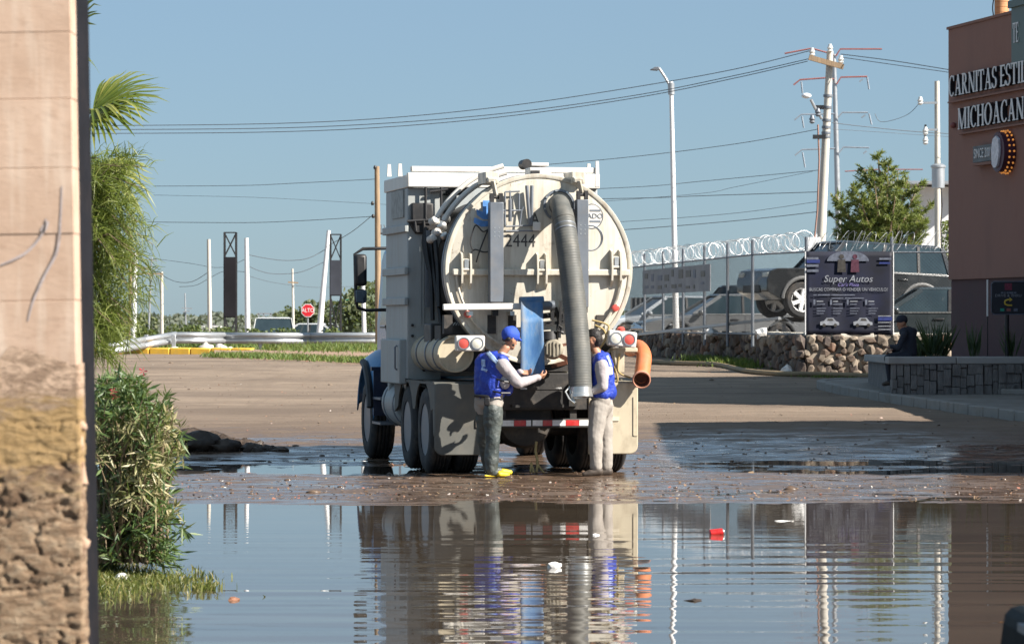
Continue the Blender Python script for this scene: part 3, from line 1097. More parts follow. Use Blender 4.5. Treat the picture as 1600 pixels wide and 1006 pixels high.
# --- suction port and hose
pc = tl(873, 321, DY)
mb = MB()
mb.lathe((pc.x, DY + 0.02, pc.z), (0, -1, 0), [(0, 0.19), (0.05, 0.19), (0.05, 0.165), (0.0, 0.15), (-0.02, 0.02)], 32)
tp(mb, 'port_flange', M['steel'])
mb = MB()
for k in range(8):
    t = 2 * PI * (k + 0.3) / 8
    mb.cyl((pc.x + 0.178 * math.cos(t), DY - 0.028, pc.z + 0.178 * math.sin(t)), (pc.x + 0.178 * math.cos(t), DY - 0.045, pc.z + 0.178 * math.sin(t)), 0.013, n=6)
tp(mb, 'flange_bolt', M['alu'])
ctrl = [(873, 322, 0.10), (874, 319, -0.06), (877, 326, -0.22), (881, 346, -0.34), (885, 372, -0.42), (890, 410, -0.48), (896, 460, -0.54), (901, 510, -0.60), (905, 560, -0.66), (907, 605, -0.70)]
path = []
cp = [tl(*c) for c in ctrl]


def catmull(P, n=8):
    out = []
    for i in range(len(P) - 1):
        p0, p1, p2, p3 = P[max(i - 1, 0)], P[i], P[i + 1], P[min(i + 2, len(P) - 1)]
        for k in range(n):
            t = k / n
            out.append(0.5 * ((2 * p1) + (p2 - p0) * t + (2 * p0 - 5 * p1 + 4 * p2 - p3) * t * t + (3 * p1 - p0 - 3 * p2 + p3) * t ** 3))
    out.append(P[-1])
    return out


path = catmull(cp, 40)
rs = []
L = 0.0
for i, p in enumerate(path):
    if i: L += (path[i] - path[i - 1]).length
    base = 0.114 + 0.016 * min(1, max(0, (L - 0.35) / 0.25)) + 0.008 * min(1, L / 2.4)
    rib = 0.0011 * math.sin(2 * PI * L / 0.032) if L > 0.50 else 0.0
    if 0.40 < L < 0.52: base += 0.007
    rs.append(base + rib)
mb = MB()
mb.tube(path, rs, 28)
hose = tp(mb, 'suction_hose', M['hose'], smooth=1.0)
end = path[-1]
dirv = (path[-1] - path[-6]).normalized()
mb = MB()
mb.lathe(end - dirv * 0.02, dirv, [(0.0, 0.122), (0.01, 0.134), (0.09, 0.134), (0.10, 0.142), (0.135, 0.142), (0.14, 0.128), (0.05, 0.118), (0.02, 0.02)], 32)
mb.build('hose_coupling', M['alu'], hose)
mb = MB()
mb.lathe(end - dirv * 0.14, dirv, [(0.0, 0.121), (0.004, 0.130), (0.03, 0.130), (0.034, 0.121)], 32, closed=True)
mb.lathe(end - dirv * 0.075, dirv, [(0.0, 0.121), (0.004, 0.128), (0.02, 0.128), (0.024, 0.121)], 32, closed=True)
mb.build('hose_clamp', M['alu'], hose)
mb = MB()
i0 = min(range(len(path)), key=lambda i: abs((path[i] - cp[3]).length))
dv0 = (path[i0 + 1] - path[i0]).normalized()
for off in (0.06, 0.12):
    mb.lathe(path[i0] + dv0 * off, dv0, [(0.0, 0.11), (0.004, 0.130), (0.02, 0.130), (0.024, 0.11)], 32, closed=True)
mb.build('hose_clamp', M['steel'], hose)
mb = MB()        # coupling lever
e2 = end + dirv * 0.05
mb.tube([e2 + Vector((-0.13, -0.02, 0.06)), e2 + Vector((-0.19, -0.05, 0.0)), e2 + Vector((-0.15, -0.07, -0.08)), e2 + Vector((-0.09, -0.09, -0.13))], 0.012, 6)
mb.tube([e2 + Vector((-0.13, -0.02, 0.03)), e2 + Vector((-0.12, -0.06, -0.06)), e2 + Vector((-0.08, -0.09, -0.12))], 0.010, 6)
mb.build('coupling_lever', M['alu'], hose)

# --- door fittings: rods, cable loops, lettering
mb = MB()
for u0, v0, u1, v1 in ((789, 300, 789, 352), (797, 298, 797, 322), (811, 302, 811, 330), (789, 300, 812, 299), (786, 329, 815, 329), (815, 329, 812, 352), (815, 329, 818, 323), (790, 354, 842, 352), (790, 361, 842, 361)):
    mb.cyl(tl(u0, v0, 0.06), tl(u1, v1, 0.06), 0.011, n=6)
for u0, v0, u1, v1 in ((797, 312, 797, 346), (823, 290, 828, 352), (831, 290, 830, 352)):
    mb.cyl(tl(u0, v0, 0.03), tl(u1, v1, 0.06), 0.022, n=8)
tp(mb, 'gauge_rods', M['steel'], door)
mb = MB()
c = tl(838, 354, 0.06)
mb.box((c.x, 0.06, c.z), (0.09, 0.08, 0.10))
mb.build('valve_box', M['white'], door, bevel=0.01)
text_obj('lettering', '2444', 0.215, M['ink'], door, tl(813, 377, DY - 0.006), (1, 0, 0), (0, 0, 1), 0.002, sx=0.86)
text_obj('lettering', 'A', 0.20, M['ink'], door, tl(836, 343, DY - 0.006), (1, 0, 0), (0, 0, 1), 0.002, sx=0.8)


def oval(u, v, ru, rv, mat, th=0.010, name='logo_oval'):
    pts = [tl(u + ru * math.cos(t), v + rv * math.sin(t), DY - 0.004) for t in np.linspace(0, 2 * PI, 41)[:-1]]
    mb = MB()
    mb.tube(pts, th / 2, 5, closed=True)
    return mb.build(name, mat, door)


oval(925, 338, 17, 19, M['steel'])
oval(922, 372, 20, 20, M['steel'])
oval(924, 372, 16, 19, M['steel'], 0.007)
text_obj('lettering', 'ADO', 0.085, M['steel'], door, tl(930, 338, DY - 0.006), (1, 0, 0), (0, 0, 1), 0.002)
mb = MB()
pts = [tl(925 + 16 * math.cos(t), 338 + 18 * math.sin(t), DY - 0.002) for t in np.linspace(0, 2 * PI, 33)[:-1]]
mb.add(pts + [p + Vector((0, 0.01, 0)) for p in pts], [tuple(range(32)), tuple(range(63, 31, -1))] + [(i, (i + 1) % 32, 32 + (i + 1) % 32, 32 + i) for i in range(32)])
mb.build('logo_field', M['white'], door, 0)
for v in (329, 346):
    p = tl(930, v, DY - 0.005)
    mb = MB()
    mb.box(p, (0.13, 0.004, 0.022))
    mb.build('logo_line', M['steel'], door)
# blue drop-and-wave emblem at the left of the door
mb = MB()
p = tl(757, 340, DY - 0.004)
mb.prism([(-0.02, 0.20), (0.07, 0.20), (0.07, 0.06), (-0.02, 0.05)], p, (1, 0, 0), (0, 0, 1), (0, -0.004, 0))
mb.prism([(-0.10, 0.10), (-0.03, 0.07), (0.09, 0.04), (0.09, -0.02), (-0.02, -0.02), (-0.09, 0.03)], p, (1, 0, 0), (0, 0, 1), (0, -0.004, 0))
mb.prism([(-0.12, 0.0), (-0.02, -0.04), (0.09, -0.04), (0.09, -0.10), (-0.04, -0.11), (-0.13, -0.06)], p, (1, 0, 0), (0, 0, 1), (0, -0.004, 0))
mb.build('emblem', pm('emblem_blue', (0.10, 0.27, 0.62), 0.5, var=0.3, vs=15), door)
# thin loose cables left of the left channel
mb = MB()
for pts in ([(766, 356), (755, 362), (744, 352), (738, 364), (735, 380), (739, 392)], [(766, 350), (757, 372), (748, 396), (744, 410)], [(768, 392), (756, 394), (742, 390), (735, 398)]):
    mb.tube(catmull([tl(u, v, 0.05) for u, v in pts], 5), 0.009, 5)
tp(mb, 'cables', M['black'], door)
for u, v in ((731, 491), (962, 481)):
    p = tl(u, v, 0.06)
    mb = MB()
    mb.lathe(p, (0, -1, 0), [(-0.06, 0.042), (0.006, 0.042), (0.012, 0.03), (0.013, 0.005)], 20)
    tp(mb, 'round_reflector', M['red_lens'])

# --- roof frame, camera, box body and side cabinets
ZT = tl(640, 270, 1.98).z
xl, xr = tl(636, 280, 1.98).x, tl(936, 280, 1.98).x
mb = MB()
hb = tl(640, 268, 1.98).z - tl(640, 291, 1.98).z
mb.box(((xl + xr) / 2, 1.98, ZT - hb / 2), (xr - xl, 0.10, hb))
beam = tp(mb, 'roof_beam', M['white'], bevel=0.012)
mb = MB()
for x in (xl + 0.045, xr - 0.045):
    mb.box((x, 2.90, ZT - hb / 2 - 0.012), (0.09, 1.74, hb - 0.02))
mb.box(((xl + xr) / 2, 3.80, ZT - hb / 2 - 0.012), (xr - xl - 0.004, 0.06, hb - 0.024))
tp(mb, 'roof_side_rail', M['white'], bevel=0.01)
mb = MB()
mb.box(((xl + xr) / 2, 2.0, ZT + 0.045), (xr - xl - 0.10, 0.10, 0.07))
tp(mb, 'roof_lip', M['white'], bevel=0.01)
for u, v0, v1, y in ((608, 257, 276, 3.72), (625, 256, 276, 2.05), (933, 252, 292, 1.95), (920, 256, 272, 2.9)):
    p, q = tl(u, v0, y), tl(u, v1, y)
    mb = MB()
    mb.box((p.x, y, (p.z + q.z) / 2), (0.055, 0.05, p.z - q.z), taper=0.7)
    tp(mb, 'roof_stake', M['white'])
# rear camera and lamp on top
p = tl(832, 258, 0.9)
mb = MB()
mb.box((p.x + 0.04, 0.9, p.z), (0.26, 0.30, 0.045))
mb.box((p.x, 0.9, p.z - 0.10), (0.10, 0.14, 0.14))
top = tp(mb, 'beacon_mount', M['white'], bevel=0.01)
mb = MB()
mb.cyl((p.x - 0.10, 0.74, p.z + 0.005), (p.x - 0.10, 0.98, p.z + 0.005), 0.06, n=16)
mb.box((p.x - 0.02, 0.80, p.z - 0.05), (0.14, 0.1, 0.05))
mb.build('beacon_lamp', M['black'], top)
for k, (u, v) in enumerate(((812, 281), (866, 281))):
    c = tl(u, v, 0.2)
    mb = MB()
    mb.box((c.x, 0.22, c.z), (0.10, 0.06, 0.05))
    tp(mb, 'marker_lamp', M['red_lens'])
mb = MB()
a, b_ = tl(810, 279, 0.25), tl(880, 279, 0.25)
mb.box(((a.x + b_.x) / 2, 0.30, a.z), (b_.x - a.x, 0.22, 0.06))
mb.box((tl(842, 275, 0.3).x, 0.36, a.z + 0.08), (0.26, 0.3, 0.10))
tp(mb, 'manifold', M['white'], bevel=0.015)
mb = MB()
c = tl(836, 272, 0.2)
mb.box((c.x, 0.20, c.z - 0.01), (0.10, 0.08, 0.10))
mb.tube(catmull([tl(u, v, 0.2) for u, v in ((838, 270), (822, 276), (806, 279), (788, 287))], 5), 0.016, 6)
tp(mb, 'manifold_valve', M['black'])

# boxes either side of the tank, recessed two metres ahead of the door
x0 = tl(637, 400, 2.0).x
for s, xo, xi in ((-1, x0, x0 + 0.42), (1, xr - 0.01, xr - 0.40)):
    zlo, zhi = 1.05, ZT - hb - 0.002
    mb = MB()
    mb.box(((xo + xi) / 2, 2.87, (zlo + zhi) / 2), (abs(xi - xo), 1.70, zhi - zlo))
    cab = tp(mb, 'side_cabinet', M['greywhite'], bevel=0.015)
    if s < 0:
        for v in (358, 424, 471):
            zc = tl(622, v, 2.4).z
            mb = MB()
            mb.box((xo - 0.02, 2.86, zc), (0.05, 1.78, 0.095))
            mb.build('rib', M['greywhite'], cab, bevel=0.01)
        mb = MB()
        mb.box((xo - 0.01, 2.7, tl(622, 320, 2.7).z), (0.02, 0.9, 0.34))
        mb.build('faded_sign', pm('faded_sign', (0.30, 0.32, 0.31), 0.6, var=0.4, vs=9, space='object'), cab)
        mb = MB()      # lower locker with handle
        mb.box((xo - 0.03, 2.9, 1.30), (0.10, 1.5, 0.55))
        lk = mb.build('locker', M['greywhite'], cab, bevel=0.015)
        mb = MB()
        mb.tube([(xo - 0.085, 2.30, 1.50), (xo - 0.11, 2.30, 1.48), (xo - 0.11, 2.30, 1.22), (xo - 0.085, 2.30, 1.20)], 0.012, 6)
        mb.build('handle', M['steel'], lk)
        mb = MB()
        for z in (1.75, 1.62):
            mb.cyl((xo + 0.06, 2.01, z), (xo + 0.06, 1.99, z), 0.018, n=8)
        for z in (1.35, 1.2):
            mb.cyl((xo + 0.20, 2.01, z), (xo + 0.20, 1.99, z), 0.018, n=8)
        mb.build('bolt', M['black'], cab)
        mb = MB()
        mb.box((xo + 0.16, 2.005, 2.25), (0.012, 0.012, 1.0))
        mb.box((xo + 0.20, 2.005, 2.25), (0.012, 0.012, 1.0))
        mb.build('seam', M['greywhite'], cab)
# bulkhead behind the tank and machinery in the corner
mb = MB()
mb.box(((xl + xr) / 2, 3.66, 2.3), (xr - xl - 0.05, 0.05, 2.4))
tp(mb, 'bulkhead', M['greywhite'])
mb = MB()
for u0, u1, v0, v1, y in ((638, 672, 318, 352, 2.2), (672, 700, 330, 348, 2.5), (640, 690, 336, 350, 2.9)):
    a, b_ = tl(u0, v0, y), tl(u1, v1, y)
    mb.box(((a.x + b_.x) / 2, y, (a.z + b_.z) / 2), (b_.x - a.x, 0.5, a.z - b_.z))
mb.prism([(0, 0), (0.38, 0), (0.38, -0.16), (0.10, -0.16)], tl(637, 345, 1.97), (1, 0, 0), (0, 0, 1), (0, 0.5, 0))
tp(mb, 'blower', M['black'], bevel=0.02)
mb = MB()
for u in (639, 648, 657):
    a, b_ = tl(u, 292, 2.3), tl(u + 4, 340, 2.2)
    mb.bar(a, b_, 0.05, 0.04)
for (u0, v0, u1, v1) in ((665, 290, 665, 345), (689, 290, 690, 372), (672, 300, 700, 296), (636, 346, 680, 343), (648, 345, 650, 362), (662, 344, 663, 362)):
    mb.cyl(tl(u0, v0, 1.95), tl(u1, v1, 1.95), 0.018, n=6)
tp(mb, 'grille_bars', M['black'])
mb = MB()
a, b_ = tl(666, 297, 2.9), tl(708, 330, 2.9)
mb.box(((a.x + b_.x) / 2, 2.9, (a.z + b_.z) / 2), (b_.x - a.x, 0.6, a.z - b_.z))
tp(mb, 'filter_housing', M['greywhite'], bevel=0.04)
mb = MB()
a, b_ = tl(692, 293, 2.4), tl(728, 305, 2.4)
mb.box(((a.x + b_.x) / 2, 2.4, (a.z + b_.z) / 2), (b_.x - a.x, 0.4, a.z - b_.z))
tp(mb, 'filter_cover', M['black'], bevel=0.02)
# white pipes arching over the tank's shoulder
for off, r in ((0.075, 0.034), (0.155, 0.030)):
    mb = MB()
    pts = []
    for k in range(14):
        t = math.radians(172 - k * 5.2)
        pts.append((TC.x + (TR_ + off) * math.cos(t), 0.55 + off, TC.z + (TR_ + off) * math.sin(t)))
    mb.tube(pts[4:], r, 8)
    tp(mb, 'arched_pipe', M['white'])
for k, (u, v, w) in enumerate(((680, 344, 0.05), (690, 352, 0.06), (684, 362, 0.05), (697, 340, 0.05), (677, 372, 0.05), (693, 368, 0.055))):
    p = tl(u, v, 1.7)
    mb = MB()
    mb.lathe(p, (0.25 * (-1) ** k, -1, 0.2), [(-0.1, w), (0.0, w), (0.02, w * 0.7), (0.03, w * 0.1)], 14)
    tp(mb, 'pipe_fitting', M['white'] if k % 2 == 0 else M['alu'])
mb = MB()
for pts in ([(664, 368, 1.9), (668, 400, 1.8), (674, 440, 1.7), (676, 500, 1.6)], [(672, 360, 1.9), (676, 410, 1.8), (684, 470, 1.5), (690, 510, 1.4)], [(680, 376, 1.7), (684, 420, 1.6), (686, 480, 1.4)], [(667, 355, 1.9), (662, 380, 1.9), (670, 420, 1.8)]):
    mb.tube(catmull([tl(*p) for p in pts], 6), 0.028, 6)
tp(mb, 'hydraulic_hoses', M['black'])
mb = MB()
a, b_ = tl(668, 360, 1.9), tl(672, 480, 1.9)
mb.box((a.x, 1.9, (a.z + b_.z) / 2), (0.05, 0.08, a.z - b_.z))
tp(mb, 'guide_post', M['steel'])

# lower side: black box, tool tube, tread plate, tail lamps
a, b_ = tl(672, 505, 0.9), tl(705, 545, 0.9)
mb = MB()
mb.box(((a.x + b_.x) / 2, 1.1, (a.z + b_.z) / 2), (b_.x - a.x, 0.5, a.z - b_.z))
tp(mb, 'battery_box', M['black'], bevel=0.02)
c = tl(712, 553, 0.12)
mb = MB()
mb.lathe((c.x, 0.12, c.z), (0, 1, 0), [(0.03, 0.02), (0.03, 0.19), (0.0, 0.20), (0.0, 0.215), (0.05, 0.22), (2.0, 0.22), (2.0, 0.02)], 32)
tt = tp(mb, 'tool_tube', M['beige'])
for y in (0.4, 0.95, 1.6):
    mb = MB()
    mb.lathe((c.x, y, c.z), (0, 1, 0), [(0, 0.219), (0, 0.232), (0.05, 0.232), (0.05, 0.219)], 32, closed=True)
    mb.build('tube_strap', M['steel'], tt)
# fixed platform between tank and fenders with tread-plate edge
a, b_ = tl(702, 512, 0.2), tl(940, 580, 0.2)
mb = MB()
mb.box(((a.x + b_.x) / 2, 0.55, tl(800, 575, 0.2).z), (b_.x - a.x, 0.7, 0.08))
tp(mb, 'platform', M['chassis'])
mb = MB()
for i in range(15):
    for j in range(3):
        p = tl(704 + i * 4.0 + j * 1.6, 508 + j * 5 + (i > 7) * 4, 0.30)
        mb.bar(p, p + Vector((0.028, 0, 0.034)), 0.008, 0.012, up=(0, -1, 0))
p, q = tl(702, 505, 0.31), tl(770, 526, 0.31)
tread = tp(mb, 'tread_pattern', M['galv'])
mb = MB()
mb.box(((p.x + q.x) / 2, 0.325, (p.z + q.z) / 2), (q.x - p.x, 0.012, p.z - q.z + 0.02))
tp(mb, 'tread_plate', M['chassis'])


def tail_lamp(u0, u1, v0, v1, order, tilt, yl):
    a, b_ = tl(u0, v0, yl), tl(u1, v1, yl)
    cx, cz, w, h = (a.x + b_.x) / 2, (a.z + b_.z) / 2, b_.x - a.x, a.z - b_.z
    e = MB()
    R = Matrix.Rotation(tilt, 3, 'Y')
    c = Vector((cx, yl, cz))
    e.box(c, (w, 0.09, h * 0.92), rot=R)
    box = tp(e, 'tail_lamp', M['white'], bevel=0.02)
    for k, col in zip((-1, 1), order):
        mb = MB()
        cc = c + R @ Vector((k * w * 0.23, -0.048, 0))
        mb.lathe(cc, (0, -1, 0), [(-0.01, h * 0.36), (0.012, h * 0.36), (0.012, h * 0.30), (0.004, h * 0.29)], 24, closed=True)
        mb.build('lens_ring', M['steel'], box)
        mb = MB()
        mb.lathe(cc, (0, -1, 0), [(-0.005, h * 0.30), (0.006, h * 0.29), (0.014, h * 0.18), (0.017, 0.005)], 24)
        mb.build('lens', M[col], box)
    mb = MB()
    mb.box(c + Vector((0, 0.25, 0.0)), (0.06, 0.5, 0.06))
    mb.build('lamp_bracket', M['steel'], box)
    return box


tail_lamp(711, 757, 523, 550, ('red_lens', 'white_lens'), 0.0, -0.10)
tail_lamp(949, 994, 516, 543, ('white_lens', 'red_lens'), 0.10, -0.06)
mb = MB()
c = tl(970, 516, -0.05)
mb.lathe(c, (0, 0, 1), [(-0.02, 0.05), (0.02, 0.05), (0.04, 0.03), (0.045, 0.01)], 16)
tp(mb, 'marker_lamp', M['red_lens'])
mb = MB()
c = tl(990, 552, 0.05)
mb.box((c.x - 0.10, 0.15, c.z + 0.04), (0.30, 0.2, 0.05))
mb.box((c.x - 0.17, 0.10, c.z - 0.1), (0.12, 0.1, 0.26))
mb.bar(tl(958, 548, 0.0), tl(962, 575, 0.05), 0.05, 0.04)
tp(mb, 'lamp_mount', M['beige'], bevel=0.01)

# orange discharge elbow at the right
cp2 = [tl(u, v, y) for u, v, y in ((985, 545, 0.9), (998, 543, 0.45), (1006, 556, 0.12), (1004, 578, -0.08), (1002, 592, -0.18))]
pth = catmull(cp2, 8)
mb = MB()
mb.tube(pth, 0.092, 24, caps=False)
oh = tp(mb, 'orange_elbow', M['orange'], smooth=1.0)
dv = (pth[-1] - pth[-3]).normalized()
mb = MB()
mb.lathe(pth[-1] - dv * 0.01, dv + Vector((0, -0.9, 0.15)), [(-0.06, 0.09), (0.0, 0.102), (0.045, 0.106), (0.05, 0.094), (-0.05, 0.08), (-0.12, 0.075), (-0.13, 0.01)], 28)
mb.build('elbow_mouth', M['rust'], oh)
mb = MB()
mb.lathe(pth[-1] - dv * 0.01, dv + Vector((0, -0.9, 0.15)), [(0.0, 0.103), (0.02, 0.109), (0.052, 0.109), (0.056, 0.097), (0.05, 0.093)], 28, closed=True)
mb.build('elbow_rim', pm('faded_orange', (0.55, 0.26, 0.17), 0.6, var=0.15, vs=12), oh)
# cables by the right lamp
mb = MB()
for pts in ([(930, 508, 0.0), (944, 516, -0.05), (946, 530, -0.05), (936, 545, 0.0)], [(925, 500, 0.02), (950, 508, -0.02), (948, 522, -0.04)], [(930, 560, 0.1), (955, 565, 0.05), (965, 590, 0.02), (962, 600, 0.05)], [(968, 552, 0.0), (966, 580, 0.02), (985, 590, 0.02)]):
    mb.tube(catmull([tl(*p) for p in pts], 6), 0.013, 6)
tp(mb, 'lamp_cables', M['rope'])

# valves and pipework in the middle, behind the blue flap and the hose
mb = MB()
c = tl(864, 545, -0.12)
mb.lathe(c, (-0.2, -1, 0.1), [(-0.16, 0.10), (-0.02, 0.125), (0.0, 0.115), (0.03, 0.10), (0.04, 0.02)], 24)
for k in range(5):
    t = -0.08 + k * 0.04
    mb.box(c + Vector((t, -0.04, 0.0)), (0.012, 0.03, 0.17 - abs(t) * 0.6))
tp(mb, 'drain_valve', pm('dull_grey_cap', (0.30, 0.27, 0.21), 0.6, var=0.2, vs=10), smooth=0.6)
mb = MB()
mb.cyl(tl(858, 520, 0.0), tl(858, 533, -0.02), 0.11, n=18)
mb.tube(catmull([tl(u, v, -0.06) for u, v in ((868, 480), (873, 500), (872, 515), (880, 520))], 5), 0.022, 8)
mb.bar(tl(852, 506, -0.06), tl(892, 502, -0.06), 0.05, 0.035)
mb.bar(tl(876, 470, -0.1), tl(874, 528, -0.1), 0.04, 0.03)
mb.bar(tl(862, 474, -0.1), tl(863, 500, -0.1), 0.05, 0.04)
mb.bar(tl(884, 466, -0.1), tl(880, 500, -0.1), 0.03, 0.03)
mb.tube([tl(u, v, -0.12) for u, v in ((873, 508), (878, 512), (876, 518), (870, 516))], 0.012, 6, closed=True)
mb.cyl(tl(845, 494, 0.0), tl(892, 489, 0.0), 0.035, n=10)
tp(mb, 'valve_linkage', M['black'])
mb = MB()
mb.bar(tl(868, 552, -0.10), tl(888, 562, -0.16), 0.06, 0.05)
mb.bar(tl(862, 572, -0.12), tl(886, 566, -0.18), 0.05, 0.05)
mb.bar(tl(876, 540, -0.10), tl(892, 536, -0.05), 0.03, 0.03)
tp(mb, 'valve_lever', M['rust'])
# dark bracket plate of the lower door hinge
for u in (700, 768, 800, 938):
    p = tl(u, 500, 0.12)
    mb = MB()
    mb.box((p.x, 0.16, p.z - 0.05), (0.10, 0.12, 0.22))
    tp(mb, 'lower_hinge', M['chassis'])
mb = MB()
a, b_ = tl(690, 506, 0.22), tl(960, 572, 0.22)
mb.box(((a.x + b_.x) / 2, 0.5, (a.z + b_.z) / 2 - 0.02), (b_.x - a.x, 0.42, a.z - b_.z))
tp(mb, 'tank_cradle', M['chassis'])

# --- fuel tank, steps, cab
c = tl(628, 640, 3.4)
mb = MB()
mb.lathe((-0.90, 2.95, 0.76), (0, 1, 0), [(0, 0.02), (0, 0.24), (0.03, 0.30), (0.07, 0.31), (1.15, 0.31), (1.2, 0.28), (1.2, 0.02)], 28)
ft = tp(mb, 'fuel_tank', M['greywhite'])
for y in (3.15, 3.9):
    mb = MB()
    mb.lathe((-0.90, y, 0.76), (0, 1, 0), [(0, 0.309), (0, 0.32), (0.06, 0.32), (0.06, 0.309)], 28, closed=True)
    mb.build('tank_strap', M['steel'], ft)
mb = MB()
mb.box((-0.95, 2.9, 1.0), (0.3, 0.25, 0.2))
mb.cyl((-1.05, 2.78, 1.05), (-1.05, 2.78, 0.72), 0.05, n=10)
mb.cyl((-0.95, 2.72, 1.10), (-0.95, 2.72, 0.85), 0.035, n=8)
tp(mb, 'air_tank', M['steel'], bevel=0.02)
mb = MB()
for z in (0.48, 0.80):
    mb.box((-1.08, 4.55, z), (0.26, 0.7, 0.03))
for y in (4.22, 4.88):
    mb.box((-1.0, y, 0.70), (0.04, 0.04, 0.50))
tp(mb, 'cab_step', M['steel'])

mb = MB()      # cab body: side outline extruded across the width
cabw = 1.02
prof = [(3.90, 1.05), (3.90, 2.55), (4.00, 2.72), (5.15, 2.74), (5.35, 2.62), (5.75, 1.78), (5.75, 1.05)]
mb.prism(prof, (-cabw, 0, 0), (0, 1, 0), (0, 0, 1), (2 * cabw, 0, 0))
cabo = tp(mb, 'cab', M['blue_cab'], bevel=0.05)
mb = MB()
for s in (-1, 1):
    mb.prism([(4.25, 1.75), (4.25, 2.5), (5.1, 2.5), (5.45, 1.75)], (s * (cabw + 0.004), 0, 0), (0, 1, 0), (0, 0, 1), (-s * 0.02, 0, 0))
mb.box((0, 3.895, 2.15), (1.5, 0.02, 0.5))
mb.build('cab_window', M['glass'], cabo)
mb = MB()
for s in (-1, 1):
    mb.box((s * (cabw + 0.004), 4.75, 1.72), (0.012, 1.3, 0.02))
    mb.box((s * (cabw + 0.02), 4.30, 1.6), (0.03, 0.14, 0.03))
mb.build('door_handle', M['black'], cabo)
mb = MB()
hood = [(5.70, 0.95), (5.70, 1.80), (6.6, 1.62), (7.05, 1.45), (7.15, 1.2), (7.15, 0.65), (6.9, 0.60), (6.2, 0.60)]
mb.prism(hood, (-0.62, 0, 0), (0, 1, 0), (0, 0, 1), (1.24, 0, 0))
tp(mb, 'hood', M['blue_cab'], bevel=0.06)
for s in (-1, 1):
    mb = MB()
    pts = []
    N = 14
    for k in range(N + 1):
        t = PI * (1.0 - 0.95 * k / N)
        pts.append((5.55 + 0.72 * math.cos(t), 0.62 + 0.74 * math.sin(t)))
    vs, fs = [], []
    for (y, z) in pts:
        vs += [(s * 0.62, y, z + 0.10), (s * 1.05, y, z + 0.06), (s * 1.19, y, z - 0.04), (s * 1.21, y, z - 0.13)]
    for i in range(N):
        for j in range(3):
            fs.append((i * 4 + j, i * 4 + j + 1, (i + 1) * 4 + j + 1, (i + 1) * 4 + j))
    mb.add(vs, fs)
    f = tp(mb, 'front_fender', M['blue_cab'], smooth=0.9)
    so = f.modifiers.new('solid', 'SOLIDIFY')
    so.thickness = 0.02
    mb = MB()     # dark mud guard hanging behind the front wheel
    mb.box((s * 1.0, 4.78, 0.88), (0.42, 0.02, 0.62))
    mb.box((s * 1.02, 4.80, 1.18), (0.44, 0.10, 0.05))
    mb.build('mud_flap', M['navy'], f)
    mb = MB()
    mb.tube([(s * 1.24, y, z - 0.10) for y, z in pts[1:8]], 0.05, 8)
    mb.build('fender_edge', M['black'], f)
mb = MB()
mb.box((0, 7.25, 0.72), (1.75, 0.22, 0.34))
tp(mb, 'bumper', M['alu'], bevel=0.05)
# mirrors
for s in (-1, 1):
    off = 0
    mb = MB()
    if s < 0:
        a, b_, c_, d_ = tl(607, 388, 5.2), tl(560, 389, 5.2), tl(556, 470, 5.2), tl(600, 484, 5.2)
        arm = [a, a.lerp(b_, 0.85), tl(554.5, 397, 5.2), c_, tl(559, 481, 5.2), tl(572, 485, 5.2), d_]
    else:
        arm = [Vector((-p.x, p.y, p.z)) for p in arm_l]
    if s < 0: arm_l = arm
    mb.tube(arm, 0.022, 8)
    ma = tp(mb, 'mirror_arm', M['black'])
    for v0, v1, mt in ((397, 447, 'black'), (452, 474, 'mirror')):
        p, q = tl(554, v0, 5.16), tl(573, v1, 5.16)
        mb = MB()
        cx = (p.x + q.x) / 2
        mb.box((cx if s < 0 else -cx, 5.16, (p.z + q.z) / 2), (q.x - p.x, 0.10, p.z - q.z))
        h = mb.build('mirror_housing', M['black'], ma, bevel=0.04)
        if mt == 'mirror':
            mb = MB()
            mb.box((cx if s < 0 else -cx, 5.108, (p.z + q.z) / 2), ((q.x - p.x) * 0.85, 0.006, (p.z - q.z) * 0.84))
            mb.build('mirror_glass', M['mirror'], h, bevel=0.03)
mb = MB()
mb.cyl((-1.0, 4.3, 1.2), (-1.12, 4.3, 1.75), 0.02, n=6)
mb.tube([(-1.06, 4.0, 1.3), (-1.12, 4.02, 1.4), (-1.12, 4.02, 2.1), (-1.06, 4.0, 2.2)], 0.018, 6)
tp(mb, 'grab_rail', M['black'])
mb = MB()
c = tl(606, 560, 3.9)
mb.box((c.x + 0.06, 3.80, 1.35), (0.14, 0.16, 0.95))
tp(mb, 'air_cleaner_duct', M['greywhite'], bevel=0.03)
# rope bundle dangling from the drain to the ground
mb = MB()
mb.tube(catmull([tl(u, v, y) for u, v, y in ((838, 690, 0.1), (837, 705, 0.05), (840, 722, 0.0), (838, 738, -0.05))], 6), 0.016, 6)
mb.tube(catmull([tl(u, v, y) for u, v, y in ((838, 722, 0.0), (845, 732, -0.05), (850, 738, -0.1))], 4), 0.012, 6)
mb.tube(catmull([tl(u, v, y) for u, v, y in ((834, 738, -0.1), (831, 727, 0.0), (830, 724, 0.0), (829, 738, -0.05))], 4), 0.014, 6)
tp(mb, 'drain_straps', M['rope'])
# ------------------------------------------------------------------ people
def capsule(mb, p0, r0, p1, r1, n=14):
    """Tapered limb with round ends."""
    p0, p1 = Vector(p0), Vector(p1)
    a = p1 - p0
    L = a.length
    if L < 1e-5:
        mb.ball(p0, r0, n, 9)
        return
    prof = []
    for k in range(5):
        t = PI / 2 * (1 - k / 4)
        prof.append((-r0 * math.sin(t), max(0.001, r0 * math.cos(t))))
    for k in range(5):
        t = PI / 2 * k / 4
        prof.append((L + r1 * math.sin(t), max(0.001, r1 * math.cos(t))))
    mb.lathe(p0, a, prof, n)


